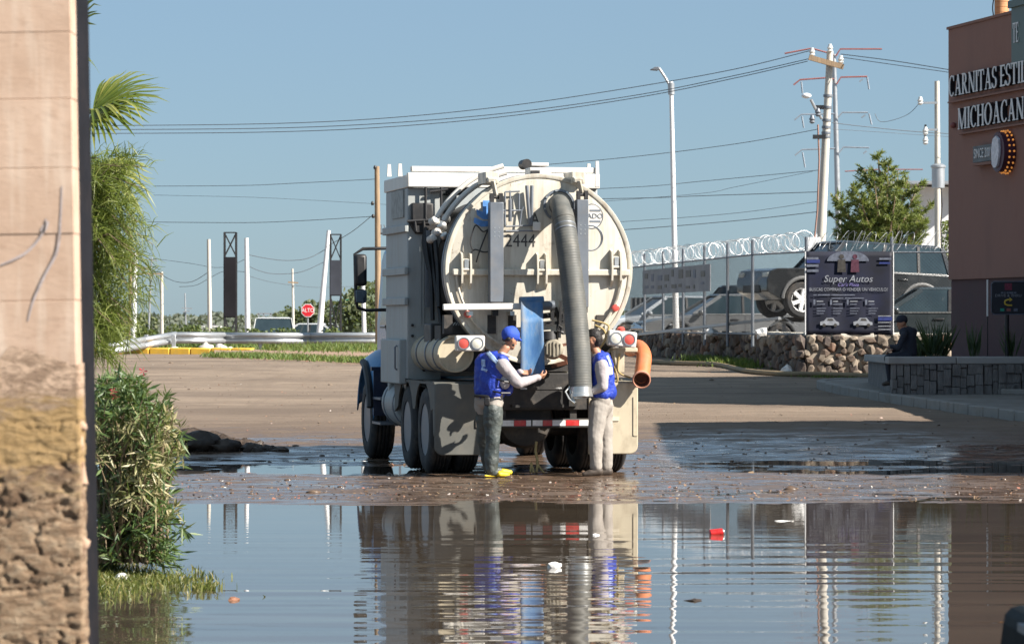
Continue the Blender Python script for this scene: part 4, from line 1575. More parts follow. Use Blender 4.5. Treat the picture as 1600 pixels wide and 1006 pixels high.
def grow(name, prims, mats, parent, voxel=0.011, smooth=4, noise_amp=0.0, noise_scale=9.0, loc=(0, 0, 0)):
    """One continuous surface grown over the tapered limbs; each face takes the material of the limb it grew on.
    prims: (p0, r0, p1, r1, material key)."""
    mb = MB()
    loc = Vector(loc)
    for p0, r0, p1, r1, _ in prims:
        capsule(mb, Vector(p0) - loc, r0, Vector(p1) - loc, r1)
    me = mb.mesh('t', 0)
    tmp = bpy.data.objects.new('t', me)
    C.objects.link(tmp)
    rm = tmp.modifiers.new('r', 'REMESH')
    rm.mode = 'VOXEL'
    rm.voxel_size = voxel
    sm = tmp.modifiers.new('s', 'SMOOTH')
    sm.factor = 0.6
    sm.iterations = smooth
    dg = bpy.context.evaluated_depsgraph_get()
    out = bpy.data.meshes.new_from_object(tmp.evaluated_get(dg))
    bpy.data.objects.remove(tmp)
    nv = len(out.vertices)
    co = np.empty(nv * 3, dtype=np.float32)
    out.vertices.foreach_get('co', co)
    co = co.reshape(-1, 3)
    if noise_amp:
        nr = np.empty(nv * 3, dtype=np.float32)
        out.vertices.foreach_get('normal', nr)
        nr = nr.reshape(-1, 3)
        amp = np.array([mnoise.fractal(Vector((float(c[0]), float(c[1]), float(c[2]) * 1.1)) * noise_scale + loc * 3, 1.0, 2.0, 3) for c in co])
        co = co + nr * (amp * noise_amp)[:, None]
        out.vertices.foreach_set('co', co.astype(np.float32).ravel())
    keys = []
    for p in prims:
        if p[4] not in keys: keys.append(p[4])
    npoly = len(out.polygons)
    fc = np.empty(npoly * 3, dtype=np.float32)
    out.polygons.foreach_get('center', fc)
    fc = fc.reshape(-1, 3)
    best = np.full(npoly, 1e9)
    idx = np.zeros(npoly, dtype=np.int32)
    for p0, r0, p1, r1, k in prims:
        a = np.array(Vector(p0) - loc)
        b_ = np.array(Vector(p1) - loc)
        ab = b_ - a
        L2 = max(1e-9, ab @ ab)
        t = np.clip(((fc - a) @ ab) / L2, 0, 1)
        dist = np.linalg.norm(fc - (a + t[:, None] * ab), axis=1) - (r0 + (r1 - r0) * t)
        hit = dist < best
        best[hit] = dist[hit]
        idx[hit] = keys.index(k)
    out.shade_smooth()
    out.materials.clear()
    o = obj_from_mesh(name, out, parent, [mats[k] for k in keys])
    out.polygons.foreach_set('material_index', idx)
    return o


def hand(prims, wrist, direction, palm_n, curl=0.5, key='skin', s=1.0):
    """Palm and five unequal bent fingers; direction: along the hand, palm_n: out of the palm."""
    d = Vector(direction).normalized()
    n = Vector(palm_n)
    n = (n - d * n.dot(d)).normalized()
    side = d.cross(n).normalized()
    w = Vector(wrist)
    for k in (-1.0, -0.33, 0.33, 1.0):
        prims.append((w + d * 0.01 * s + side * k * 0.014 * s, 0.015 * s, w + d * 0.085 * s + side * k * 0.03 * s, 0.0125 * s, key))
    lens = (0.060, 0.075, 0.080, 0.070)
    for i, k in enumerate((-1.0, -0.36, 0.33, 1.0)):
        b0 = w + d * 0.088 * s + side * k * 0.031 * s
        L = lens[i] * s
        a1 = curl * 0.6
        d1 = d * math.cos(a1) + n * math.sin(a1)
        b1 = b0 + d1 * L * 0.5
        a2 = a1 + curl * 1.1
        d2 = d * math.cos(a2) + n * math.sin(a2)
        b2 = b1 + d2 * L * 0.32
        a3 = a2 + curl * 0.8
        d3 = d * math.cos(a3) + n * math.sin(a3)
        b3 = b2 + d3 * L * 0.25
        prims.append((b0, 0.0098 * s, b1, 0.0092 * s, key))
        prims.append((b1, 0.0092 * s, b2, 0.0085 * s, key))
        prims.append((b2, 0.0085 * s, b3, 0.0075 * s, key))
    t0 = w + d * 0.025 * s + side * 0.028 * s
    t1 = t0 + (d * 0.6 + side * 0.6 + n * 0.45).normalized() * 0.042 * s
    t2 = t1 + (d * 0.85 + side * 0.15 + n * 0.6).normalized() * 0.032 * s
    prims.append((t0, 0.014 * s, t1, 0.011 * s, key))
    prims.append((t1, 0.011 * s, t2, 0.009 * s, key))


def head_prims(c, face, up=(0, 0, 1), s=1.0, key='skin'):
    """Skull, jaw, nose, brow, lips and ears about the head centre c; face: the way the nose points."""
    f = Vector(face).normalized()
    u = Vector(up)
    u = (u - f * u.dot(f)).normalized()
    r = f.cross(u).normalized()
    c = Vector(c)
    P = lambda a, b_, g: c + f * a * s + u * b_ * s + r * g * s
    pr = [(P(-0.018, 0.035, 0), 0.083 * s, P(0.015, 0.035, 0), 0.078 * s, key),
          (P(0.012, -0.01, -0.016), 0.064 * s, P(0.012, -0.01, 0.016), 0.064 * s, key),
          (P(0.035, -0.062, -0.014), 0.040 * s, P(0.035, -0.062, 0.014), 0.040 * s, key),
          (P(0.058, -0.085, -0.005), 0.024 * s, P(0.058, -0.085, 0.005), 0.024 * s, key),
          (P(0.078, 0.012, 0), 0.010 * s, P(0.098, -0.022, 0), 0.013 * s, key),
          (P(0.078, 0.030, -0.032), 0.013 * s, P(0.078, 0.030, 0.032), 0.013 * s, key),
          (P(0.080, -0.050, -0.018), 0.009 * s, P(0.080, -0.050, 0.018), 0.009 * s, key),
          (P(0.074, -0.062, -0.014), 0.009 * s, P(0.074, -0.062, 0.014), 0.009 * s, key)]
    for k in (-1, 1):
        pr.append((P(-0.008, 0.012, k * 0.082), 0.012 * s, P(-0.012, -0.022, k * 0.078), 0.009 * s, key))
    return pr, P


def eyes(P, parent, loc, s=1.0):
    for k in (-1, 1):
        mb = MB()
        mb.ball(P(0.066, 0.008, k * 0.030) - Vector(loc), 0.012 * s, 10, 8)
        mb.build('eye', pm('eye', (0.05, 0.035, 0.03), 0.2), parent)


def shell(prims, grow_by, key):
    return [(p0, r0 + grow_by, p1, r1 + grow_by, key) for p0, r0, p1, r1, _ in prims]


# ---- left worker: blue cap and vest, waders, both hands working under the blue flap
D1 = 39.62
p1 = empty('person', (at(768, 742, D1).x, D1, 0.03))
tag(p1, 'worker in blue cap, blue vest and dark waders working at the blue flap', 'person')
q = lambda u, v, d=0.0: at(u, v, D1 + d)
g1 = Vector((at(768, 742, D1).x, D1, 0.03))
face1 = Vector((0.80, 0.50, -0.34))
hd1, P1 = head_prims(q(797, 530, 0.03), face1, (0.15, 0.1, 1))
torso1 = [(q(758, 569, 0.10), 0.105, q(757, 608, 0.06), 0.112, 'shirt'), (q(777, 570, -0.06), 0.105, q(770, 608, -0.05), 0.112, 'shirt'),
          (q(769, 566, 0.03), 0.105, q(763, 612, 0.0), 0.125, 'shirt'), (q(757, 563, 0.13), 0.075, q(783, 565, -0.10), 0.075, 'shirt'),
          (q(781, 590, 0.0), 0.085, q(776, 612, 0.0), 0.095, 'shirt')]
hips1 = [(q(757, 625, 0.06), 0.118, q(771, 627, -0.06), 0.118, 'trousers'), (q(755, 634, 0.08), 0.105, q(756, 640, 0.08), 0.10, 'trousers'),
         (q(758, 614, 0.05), 0.115, q(772, 614, -0.05), 0.115, 'trousers')]
neck1 = [(q(779, 560, 0.0), 0.06, q(790, 544, 0.02), 0.052, 'skin')]
sh_r, el_r, wr_r = q(785, 570, -0.14), q(810, 599, -0.16), q(840, 590, -0.02)
sh_l, el_l, wr_l = q(779, 567, 0.17), q(800, 590, 0.26), q(812, 581, 0.10)
arms1 = [(sh_r, 0.085, el_r, 0.066, 'shirt'), (el_r, 0.064, wr_r, 0.044, 'shirt'), (sh_l, 0.080, el_l, 0.062, 'shirt'), (el_l, 0.06, wr_l, 0.042, 'shirt')]
legs1 = [(q(771, 632, -0.08), 0.105, q(770, 683, -0.09), 0.072, 'trousers'), (q(770, 683, -0.09), 0.070, q(768, 732, -0.08), 0.050, 'trousers'),
         (q(756, 632, 0.10), 0.105, q(757, 682, 0.16), 0.072, 'trousers'), (q(757, 682, 0.16), 0.070, q(764, 729, 0.24), 0.050, 'trousers')]
pr = torso1 + hips1 + neck1 + arms1 + legs1 + hd1
hand(pr, wr_r, wr_r - el_r, (0.2, 0.6, 0.7), 0.7)
hand(pr, wr_l, (1, 0.2, -0.1), (0.3, -0.7, 0.6), 0.7)
body = grow('body', pr, M, p1, voxel=0.0095, smooth=3, noise_amp=0.010, noise_scale=6, loc=g1)
eyes(P1, p1, g1)
# vest
vp = shell(torso1, 0.018, 'vest') + [(q(757, 562, 0.13), 0.080, q(783, 564, -0.10), 0.080, 'vest'), (q(756, 608, 0.06), 0.130, q(769, 612, -0.05), 0.130, 'vest'),
      (q(775, 556, 0.03), 0.055, q(770, 562, 0.02), 0.07, 'vest')]
vest = grow('vest', vp, M, p1, voxel=0.012, smooth=4, noise_amp=0.018, noise_scale=8, loc=g1)
# open side of the vest: shirt panel on the near flank, bound by dark straps
mb = MB()
mb.ball(q(789, 597, -0.15) - g1, 0.085, 18, 12, (0.72, 0.40, 0.95))
mb.build('shirt_panel', M['shirt'], p1, 1.0)
for u0, v0, u1, v1 in ((776, 592, 800, 597), (770, 611, 797, 614)):
    mb = MB()
    mb.tube([q(u0, v0, -0.17) - g1, q((u0 + u1) / 2, (v0 + v1) / 2 + 1.5, -0.22) - g1, q(u1, v1, -0.17) - g1], 0.011, 6)
    mb.build('strap', M['belt'], vest)
mb = MB()
mb.ball(q(794, 607, -0.02) - g1, 0.085, 14, 10, (0.7, 0.8, 1.0))
mb.build('vest_front', M['vest'], vest, 1.0)


def snap_strip(name, target, pts, w, mat, parent, loc, view, off=0.008, n=14):
    """A band of cloth lying on the target's surface: points are cast on it along the view direction."""
    dg = bpy.context.evaluated_depsgraph_get()
    pts = catmull([Vector(p) for p in pts], 6)
    view = Vector(view).normalized()
    vs, fs = [], []
    m_ = 5
    for i, p in enumerate(pts):
        t = (pts[min(i + 1, len(pts) - 1)] - pts[max(i - 1, 0)]).normalized()
        sd = t.cross(view).normalized()
        for j in range(m_):
            s0 = p + sd * (w * (j / (m_ - 1) - 0.5)) - view * 0.6 - Vector(loc)
            ok, hit, nrm, _ = target.ray_cast(s0, view)
            if not ok: hit, nrm = s0 + view * 0.6, -view
            vs.append(hit + nrm * off)
    for i in range(len(pts) - 1):
        for j in range(m_ - 1):
            fs.append((i * m_ + j, i * m_ + j + 1, (i + 1) * m_ + j + 1, (i + 1) * m_ + j))
    mb = MB()
    mb.add(vs, fs)
    o = mb.build(name, mat, parent, 1.0)
    so = o.modifiers.new('s', 'SOLIDIFY')
    so.thickness = 0.006
    return o


bpy.context.view_layer.update()
snap_strip('reflective_band', vest, [q(762, 551, -0.3), q(768, 558, -0.3), q(777, 567, -0.3), q(783, 574, -0.3)], 0.050, M['reflect'], vest, g1, (0.0, 1, 0))
snap_strip('vest_print', vest, [q(755, 562, -0.3), q(755, 568, -0.3), q(756, 574, -0.3)], 0.045, pm('pale_print', (0.35, 0.45, 0.75), 0.6, var=0.5, vs=40), vest, g1, (0, 1, 0), off=0.006)
snap_strip('vest_print', vest, [q(752, 577, -0.3), q(757, 578, -0.3), q(761, 580, -0.3)], 0.03, pm('pale_print_small', (0.35, 0.45, 0.75), 0.6, var=0.5, vs=40), vest, g1, (0, 1, 0), off=0.006)
# belt, pouch
bp = [(q(754, 618, 0.07), 0.128, q(771, 621, -0.06), 0.128, 'belt')]
mb = MB()
ring = []
cc = (q(763, 619, 0.0) - g1)
for k in range(24):
    t = 2 * PI * k / 24
    ring.append(cc + Vector((0.152 * math.cos(t), 0.150 * math.sin(t), -0.010 * math.cos(t))))
mb.tube(ring, 0.019, 6, closed=True)
mb.build('belt', M['belt'], p1)
mb = MB()
mb.box(q(761, 627, -0.19) - g1, (0.065, 0.04, 0.10))
mb.build('belt_pouch', M['belt'], p1, bevel=0.012)
# collar of the shirt and cap
cp_ = P1
mb = MB()
f = face1.normalized()
capc = cp_(-0.006, 0.046, 0)
capp = [(cp_(-0.03, 0.052, 0), 0.094, cp_(0.012, 0.056, 0), 0.090, 'cap_blue'), (cp_(-0.01, 0.085, 0), 0.075, cp_(0.0, 0.085, 0), 0.075, 'cap_blue')]
for k in (-0.035, -0.015, 0.015, 0.035):
    capp.append((cp_(0.06, 0.050, k), 0.016, cp_(0.155 - abs(k) * 0.6, 0.028, k), 0.010, 'cap_blue'))
grow('cap', capp, M, p1, voxel=0.009, smooth=3, loc=g1)
hp = [(cp_(-0.045, -0.012, -0.05), 0.030, cp_(-0.05, -0.012, 0.05), 0.030, 'hair'), (cp_(0.03, -0.055, -0.052), 0.018, cp_(0.06, -0.088, -0.01), 0.018, 'hair'),
      (cp_(0.03, -0.055, 0.052), 0.018, cp_(0.06, -0.088, 0.01), 0.018, 'hair')]
grow('hair', hp, M, p1, voxel=0.009, smooth=2, loc=g1)
grow('collar', [(q(776, 556, 0.06), 0.030, q(784, 553, -0.06), 0.030, 'shirt'), (q(784, 553, -0.06), 0.026, q(795, 556, -0.03), 0.02, 'shirt')], M, p1, voxel=0.011, smooth=3, loc=g1)
# waders: each boot leg a part
wr = [(q(770, 641, -0.085), 0.118, q(770, 684, -0.09), 0.090, 'wader'), (q(770, 684, -0.09), 0.090, q(768, 716, -0.085), 0.080, 'wader'),
      (q(768, 716, -0.085), 0.084, q(767, 733, -0.08), 0.072, 'wader'), (q(766, 737, -0.08), 0.055, q(776, 738.5, -0.06), 0.050, 'wader')]
grow('wader', wr, M, p1, voxel=0.011, smooth=3, noise_amp=0.016, noise_scale=6, loc=g1)
grow('boot_toe', [(q(780, 740, -0.07), 0.040, q(793, 741, 0.0), 0.030, 'boot_yellow'), (q(781, 740.5, -0.10), 0.030, q(792, 741.2, -0.04), 0.026, 'boot_yellow'),
     (q(758, 743, -0.12), 0.014, q(792, 743, -0.03), 0.016, 'boot_yellow')], M, p1, voxel=0.010, smooth=3, loc=g1)
wl_ = [(q(757, 641, 0.10), 0.112, q(757, 684, 0.16), 0.085, 'wader'), (q(757, 684, 0.16), 0.085, q(764, 730, 0.24), 0.070, 'wader'), (q(766, 734, 0.24), 0.052, q(780, 735, 0.27), 0.048, 'wader')]
grow('wader', wl_, M, p1, voxel=0.012, smooth=3, noise_amp=0.015, noise_scale=6, loc=g1)
grow('boot_toe', [(q(785, 736.5, 0.27), 0.038, q(797, 737.5, 0.32), 0.030, 'boot_yellow')], M, p1, voxel=0.011, smooth=3, loc=g1)

# ---- right worker: standing beside the hose, turned to the left
D2 = 39.86
g2 = Vector((at(938, 739, D2).x, D2, 0.03))
p2 = empty('person', g2)
tag(p2, 'bareheaded worker in blue vest and pale trousers standing behind the grey hose', 'person')
q = lambda u, v, d=0.0: at(u, v, D2 + d)
face2 = Vector((-0.85, 0.45, -0.18))
hd2, P2 = head_prims(q(927, 533, 0.02), face2, (0, 0, 1))
torso2 = [(q(938, 571, -0.09), 0.100, q(940, 612, -0.07), 0.108, 'shirt'), (q(943, 570, 0.11), 0.100, q(944, 612, 0.08), 0.108, 'shirt'),
          (q(940, 566, 0.0), 0.105, q(941, 612, 0.0), 0.118, 'shirt'), (q(939, 562, -0.13), 0.072, q(944, 561, 0.15), 0.072, 'shirt'), (q(932, 585, 0.0), 0.085, q(934, 612, 0.0), 0.095, 'shirt')]
hips2 = [(q(939, 624, -0.06), 0.115, q(942, 624, 0.07), 0.115, 'trousers'), (q(944, 634, 0.0), 0.11, q(942, 640, 0.0), 0.10, 'trousers'), (q(938, 613, -0.05), 0.11, q(940, 613, 0.06), 0.11, 'trousers')]
sh, el, wr_ = q(940, 571, -0.17), q(942, 603, -0.20), q(923, 612, -0.16)
shb, elb, wrb = q(941, 570, 0.18), q(938, 604, 0.22), q(922, 600, 0.14)
arms2 = [(sh, 0.084, el, 0.068, 'shirt'), (el, 0.064, wr_, 0.046, 'shirt'), (shb, 0.068, elb, 0.055, 'shirt'), (elb, 0.052, wrb, 0.036, 'shirt')]
legs2 = [(q(935, 634, -0.07), 0.118, q(930, 685, -0.12), 0.088, 'trousers'), (q(930, 685, -0.12), 0.088, q(932, 728, -0.12), 0.074, 'trousers'),
         (q(943, 634, 0.09), 0.118, q(945, 685, 0.11), 0.092, 'trousers'), (q(945, 685, 0.11), 0.092, q(947, 726, 0.13), 0.078, 'trousers')]
pr = torso2 + hips2 + [(q(937, 558, 0.0), 0.058, q(930, 546, 0.01), 0.052, 'skin')] + arms2 + legs2 + hd2
hand(pr, wr_, (-1, 0.1, 0.12), (0, 0.9, -0.3), 0.6)
hand(pr, wrb, (-1, 0.1, 0.1), (0, -0.9, -0.3), 0.6)
grow('body', pr, M, p2, voxel=0.0095, smooth=3, noise_amp=0.010, noise_scale=6, loc=g2)
eyes(P2, p2, g2)
vp = shell(torso2, 0.018, 'vest') + [(q(940, 556, 0.0), 0.06, q(942, 562, 0.0), 0.075, 'vest'), (q(947, 600, -0.06), 0.105, q(950, 613, -0.04), 0.098, 'vest'), (q(948, 606, 0.06), 0.105, q(950, 613, 0.06), 0.098, 'vest')]
vest2 = grow('vest', vp, M, p2, voxel=0.012, smooth=4, noise_amp=0.018, noise_scale=8, loc=g2)
bpy.context.view_layer.update()
mb = MB()
lp = P2
snap_strip('vest_emblem', vest2, [q(954, 573, -0.3), q(954.5, 579, -0.3), q(955, 586, -0.3)], 0.05, pm('white_emblem', (0.45, 0.5, 0.66), 0.5, var=0.5, vs=40), vest2, g2, (0, 1, 0), off=0.005)
snap_strip('reflective_band', vest2, [q(949, 556, -0.3), q(953, 566, -0.3), q(955, 572, -0.3)], 0.03, M['reflect'], vest2, g2, (0, 1, 0))
grow('hair', [(P2(-0.03, 0.06, 0), 0.088, P2(0.01, 0.065, 0), 0.082, 'hair'), (P2(-0.055, 0.02, 0), 0.068, P2(-0.05, -0.02, 0), 0.055, 'hair')], M, p2, voxel=0.010, smooth=2, noise_amp=0.006, noise_scale=30, loc=g2)
grow('collar', [(q(936, 554, -0.07), 0.030, q(942, 554, 0.06), 0.03, 'shirt'), (q(936, 554, -0.07), 0.026, q(928, 556, -0.03), 0.022, 'shirt')], M, p2, voxel=0.011, smooth=3, loc=g2)
mb = MB()
ring = []
cc = (q(940, 618, 0.0) - g2)
for k in range(24):
    t = 2 * PI * k / 24
    ring.append(cc + Vector((0.125 * math.cos(t), 0.165 * math.sin(t), 0)))
mb.tube(ring, 0.018, 6, closed=True)
mb.build('belt', M['belt'], p2)
for dd, du in ((-0.12, -6), (0.13, 9)):
    grow('shoe', [(q(942 + du, 736, dd), 0.052, q(928 + du, 738.5, dd - 0.02), 0.044, 'shoe'), (q(928 + du, 739, dd - 0.02), 0.044, q(919 + du, 740.5, dd - 0.03), 0.030, 'shoe')], M, p2, voxel=0.010, smooth=3, loc=g2)

# ---- person in dark clothes sitting on the planter wall in the shade
D3 = 60.6
g3 = at(1415, 562, D3)
p3 = empty('person', g3)
tag(p3, 'person in dark clothes and cap sitting on the planter wall in the shade', 'person')
q = lambda u, v, d=0.0: at(u, v, D3 + d)
mats3 = dict(M)
hd3, P3 = head_prims(q(1409, 505), (-0.95, -0.25, -0.1))
pr = [(q(1419, 522), 0.14, q(1420, 552), 0.15, 'dark_cloth'), (q(1412, 519, -0.12), 0.085, q(1426, 519, 0.12), 0.085, 'dark_cloth'), (q(1417, 516), 0.06, q(1411, 510), 0.055, 'skin'),
      (q(1413, 523, -0.2), 0.065, q(1404, 543, -0.22), 0.055, 'dark_cloth'), (q(1404, 543, -0.22), 0.05, q(1392, 541, -0.15), 0.036, 'dark_cloth'),
      (q(1424, 524, 0.2), 0.065, q(1408, 546, 0.2), 0.055, 'dark_cloth'), (q(1408, 546, 0.2), 0.05, q(1395, 546, 0.1), 0.036, 'dark_cloth'),
      (q(1418, 556, -0.08), 0.10, q(1388, 560, -0.1), 0.08, 'dark_cloth'), (q(1388, 560, -0.1), 0.075, q(1391, 594, -0.1), 0.055, 'dark_cloth'),
      (q(1420, 556, 0.1), 0.10, q(1392, 558, 0.12), 0.08, 'dark_cloth'), (q(1392, 558, 0.12), 0.075, q(1395, 592, 0.1), 0.055, 'dark_cloth'),
      (q(1391, 598, -0.1), 0.045, q(1381, 600, -0.1), 0.04, 'shoe'), (q(1395, 596, 0.1), 0.045, q(1385, 598, 0.1), 0.04, 'shoe')] + hd3
hand(pr, q(1392, 541, -0.15), (-1, 0.2, -0.3), (0, 0, -1), 0.5)
hand(pr, q(1395, 546, 0.1), (-1, -0.2, -0.3), (0, 0, -1), 0.5)
grow('body', pr, M, p3, voxel=0.014, smooth=3, loc=g3)
grow('cap', [(P3(-0.02, 0.058, 0), 0.094, P3(0.01, 0.06, 0), 0.09, 'dark_cloth'), (P3(0.06, 0.05, -0.03), 0.016, P3(0.15, 0.035, 0), 0.012, 'dark_cloth'), (P3(0.06, 0.05, 0.03), 0.016, P3(0.15, 0.035, 0), 0.012, 'dark_cloth')], M, p3, voxel=0.012, smooth=3, loc=g3)
eyes(P3, p3, g3)
# ------------------------------------------------------------------ concrete-block pillar, oleander, palm, feathery tree
PD = 10.2
lean = -0.0169
pil = empty('block_pillar', (at(121, 503, PD).x + 0.034, PD, -0.2))
pil.rotation_euler = (0, lean, 0)
tag(pil, 'tall peach block pillar with faint blue scrawl and crumbling brown base', 'pillar')
m, nt, b = new_mat('peach_painted_block')
v = pos(nt, (1, 1, 1), 'object')
n1 = noise(nt, v, 6.0, 6, 0.6)
c = ramp(nt, n1, [(0.3, (0.44, 0.30, 0.215)), (0.7, (0.56, 0.405, 0.305))])
n2 = noise(nt, pos(nt, (1.5, 1, 4), 'object'), 9.0, 7, 0.7)
c = mixc(nt, ramp(nt, n2, [(0.56, 0.0), (0.72, 0.7)]), c, (0.36, 0.235, 0.165))
n3 = noise(nt, pos(nt, (5, 1, 0.6), 'object'), 4.0, 3)
c = mixc(nt, ramp(nt, n3, [(0.5, 0.0), (0.7, 0.5)]), c, (0.66, 0.55, 0.45))
nt.links.new(c, b.inputs['Base Color'])
b.inputs['Roughness'].default_value = 0.85
bump(nt, b, n2, 0.35, 0.006)
M['peach'] = m
m, nt, b = new_mat('crumbling_plaster')
v = pos(nt, (0.75, 1, 2.6), 'object')
n1 = noise(nt, v, 7.5, 9, 0.74, 0.7)
c = ramp(nt, n1, [(0.30, (0.055, 0.03, 0.018)), (0.42, (0.20, 0.125, 0.075)), (0.54, (0.33, 0.225, 0.14)), (0.70, (0.46, 0.35, 0.245))])
n3 = noise(nt, pos(nt, (1.4, 1, 3.2), 'object'), 22.0, 6, 0.75)
c = mixc(nt, ramp(nt, n3, [(0.50, 0.0), (0.66, 0.7)]), c, (0.42, 0.33, 0.23))
sepz = nd(nt, 'ShaderNodeSeparateXYZ')
nt.links.new(pos(nt, (1, 1, 1), 'object'), sepz.inputs[0])
wob = nd(nt, 'ShaderNodeMath', operation='MULTIPLY_ADD')
nt.links.new(n1, wob.inputs[0])
wob.inputs[1].default_value = 0.55
nt.links.new(sepz.outputs['Z'], wob.inputs[2])
zr = nd(nt, 'ShaderNodeMapRange')
nt.links.new(wob.outputs[0], zr.inputs['Value'])
zr.inputs['From Min'].default_value = 1.2
zr.inputs['From Max'].default_value = 2.4
c = mixc(nt, ramp(nt, zr.outputs[0], [(0.50, 0.0), (0.56, 0.75), (0.68, 0.75), (0.72, 0.0)]), c, (0.42, 0.275, 0.115))
scr = noise(nt, pos(nt, (2.0, 1, 5.0), 'object'), 5.0, 7, 0.7, 0.6)
paintc = mixc(nt, ramp(nt, scr, [(0.46, 0.0), (0.56, 0.85)]), (0.56, 0.40, 0.29), (0.27, 0.18, 0.12))
c = mixc(nt, ramp(nt, zr.outputs[0], [(0.69, 0.0), (0.76, 1.0)]), c, paintc)
nt.links.new(c, b.inputs['Base Color'])
b.inputs['Roughness'].default_value = 0.95
hs = nd(nt, 'ShaderNodeMath', operation='ADD')
nt.links.new(n1, hs.inputs[0])
nt.links.new(n3, hs.inputs[1])
bump(nt, b, hs.outputs[0], 0.9, 0.014)
M['plaster'] = m
M['mortar'] = pm('peach_mortar', (0.43, 0.295, 0.21), 0.9, var=0.15, vs=20)
M['tar'] = pm('black_tar_coating', (0.008, 0.008, 0.011), 0.75, var=0.4, vs=6.0, dirt=(0.03, 0.022, 0.02), dirt_amt=0.5, ds=7.0, bscale=25, bstr=0.4, spec=0.2)
PW = 0.62
mb = MB()       # tarred core: the side that shows right of the blocks
mb.box((-PW / 2 - 0.004, 0.26, 2.2), (PW - 0.008, 0.42, 4.4))
core = mb.build('tarred_side', M['tar'], pil, bevel=0.004)
mb = MB()
mb.box((-PW / 2 - 0.004, 0.02, 3.1), (PW - 0.012, 0.126, 2.44))
mb.build('mortar', M['mortar'], pil)
# side sheet standing a little proud of the blocks
zz = 4.3
row = 0
z0 = 1.88
while z0 < 4.3:
    h = 0.2 * random.uniform(0.97, 1.03)
    mb = MB()
    mb.box((-PW / 2, 0.02, z0 + h / 2), (PW, 0.14 + random.uniform(-0.004, 0.004), h - 0.0018))
    mb.build('block', M['peach'], pil, bevel=0.0015)
    z0 += h
    row += 1
# blue scrawl on the blocks: thin strokes standing on the paint
m_scrawl = pm('faded_blue_paint', (0.40, 0.345, 0.335), 0.9, var=0.25, vs=60)


def stroke(pts, w):
    mb = MB()
    loc = pil.location
    P = []
    for u, v in pts:
        p = at(u, v, PD - 0.052) - Vector(pil.location)
        dz = p.z
        p.x -= dz * math.tan(lean) * 1.0
        P.append(p)
    P = catmull(P, 6)
    vs, fs = [], []
    for i, p in enumerate(P):
        t = (P[min(i + 1, len(P) - 1)] - P[max(i - 1, 0)]).normalized()
        s = Vector((-t.z, 0, t.x)) * w / 2 * (0.5 + 0.8 * math.sin(PI * (i + 1) / (len(P) + 1)))
        vs += [(p.x + s.x, -0.0535, p.z + s.z), (p.x - s.x, -0.0535, p.z - s.z), (p.x - s.x, -0.048, p.z - s.z), (p.x + s.x, -0.048, p.z + s.z)]
    for i in range(len(P) - 1):
        fs.append((i * 4, i * 4 + 1, i * 4 + 5, i * 4 + 4))
    mb.add(vs, fs)
    mb.build('scrawl', m_scrawl, pil, 0)


stroke([(97, 290), (95, 340), (90, 390), (70, 430), (52, 470), (44, 500)], 0.006)
stroke([(72, 340), (66, 365), (45, 390), (25, 402), (0, 412)], 0.006)
stroke([(75, 345), (68, 358), (66, 362)], 0.013)
# crumbling render on the lower part: a displaced sheet wrapped round the front
nxp, nzp = 110, 260
vs = np.zeros((nxp * nzp, 3))
for j in range(nzp):
    for i in range(nxp):
        s = i / (nxp - 1)
        x = -PW + (PW + 0.012) * s
        z = (1.90 + 0.05 * mnoise.fractal(Vector((x * 9, 3.3, 0)), 1, 2, 4)) * j / (nzp - 1)
        edge = 1.0 if i == nxp - 1 else 0.0
        p = Vector((x * 5, z * 14, 0.3))
        n = 1.6 * (0.30 - abs(mnoise.fractal(p * 2.2, 0.7, 2.2, 6)))
        cr = abs(mnoise.fractal(Vector((x * 4 + 7, z * 7, 2.0)), 1.0, 2.0, 4))
        crack = -0.012 * max(0, 1 - cr / 0.06)
        fade = sstep(1.93, 1.60, z)
        y = -0.0535 - (0.006 + 0.006 * n + crack) * fade + 0.10 * edge
        x2 = x + (0.006 * n) * sstep(0.8, 1.0, s) * fade
        if z < 1.9 and 0.0 < s: pass
        vs[j * nxp + i] = (x2, y, z)
ii = np.arange(nzp - 1)[:, None] * nxp + np.arange(nxp - 1)[None, :]
lp_ = np.stack([ii, ii + 1, ii + 1 + nxp, ii + nxp], -1).reshape(-1)
me = fast_mesh('plaster_base', vs, (nzp - 1) * (nxp - 1), lp_, smooth=True)
obj_from_mesh('plaster_base', me, pil, M['plaster'])
mb = MB()
mb.box((-PW / 2 - 0.01, 0.02, 0.94), (PW - 0.02, 0.13, 1.88))
mb.build('base_core', M['plaster'], pil)
# flakes curling off the edge
for (u, v, w, h) in ((128, 665, 0.018, 0.022), (130, 745, 0.016, 0.06), (133, 850, 0.016, 0.03), (126, 690, 0.012, 0.04)):
    p = at(u, v, PD) - Vector(pil.location)
    clod('flake', (p.x - p.z * math.tan(lean), -0.02, p.z), (w * 0.8, 0.010, h * 0.8), u * 0.1, M['mortar'], pil, 7, 5, 0.9)


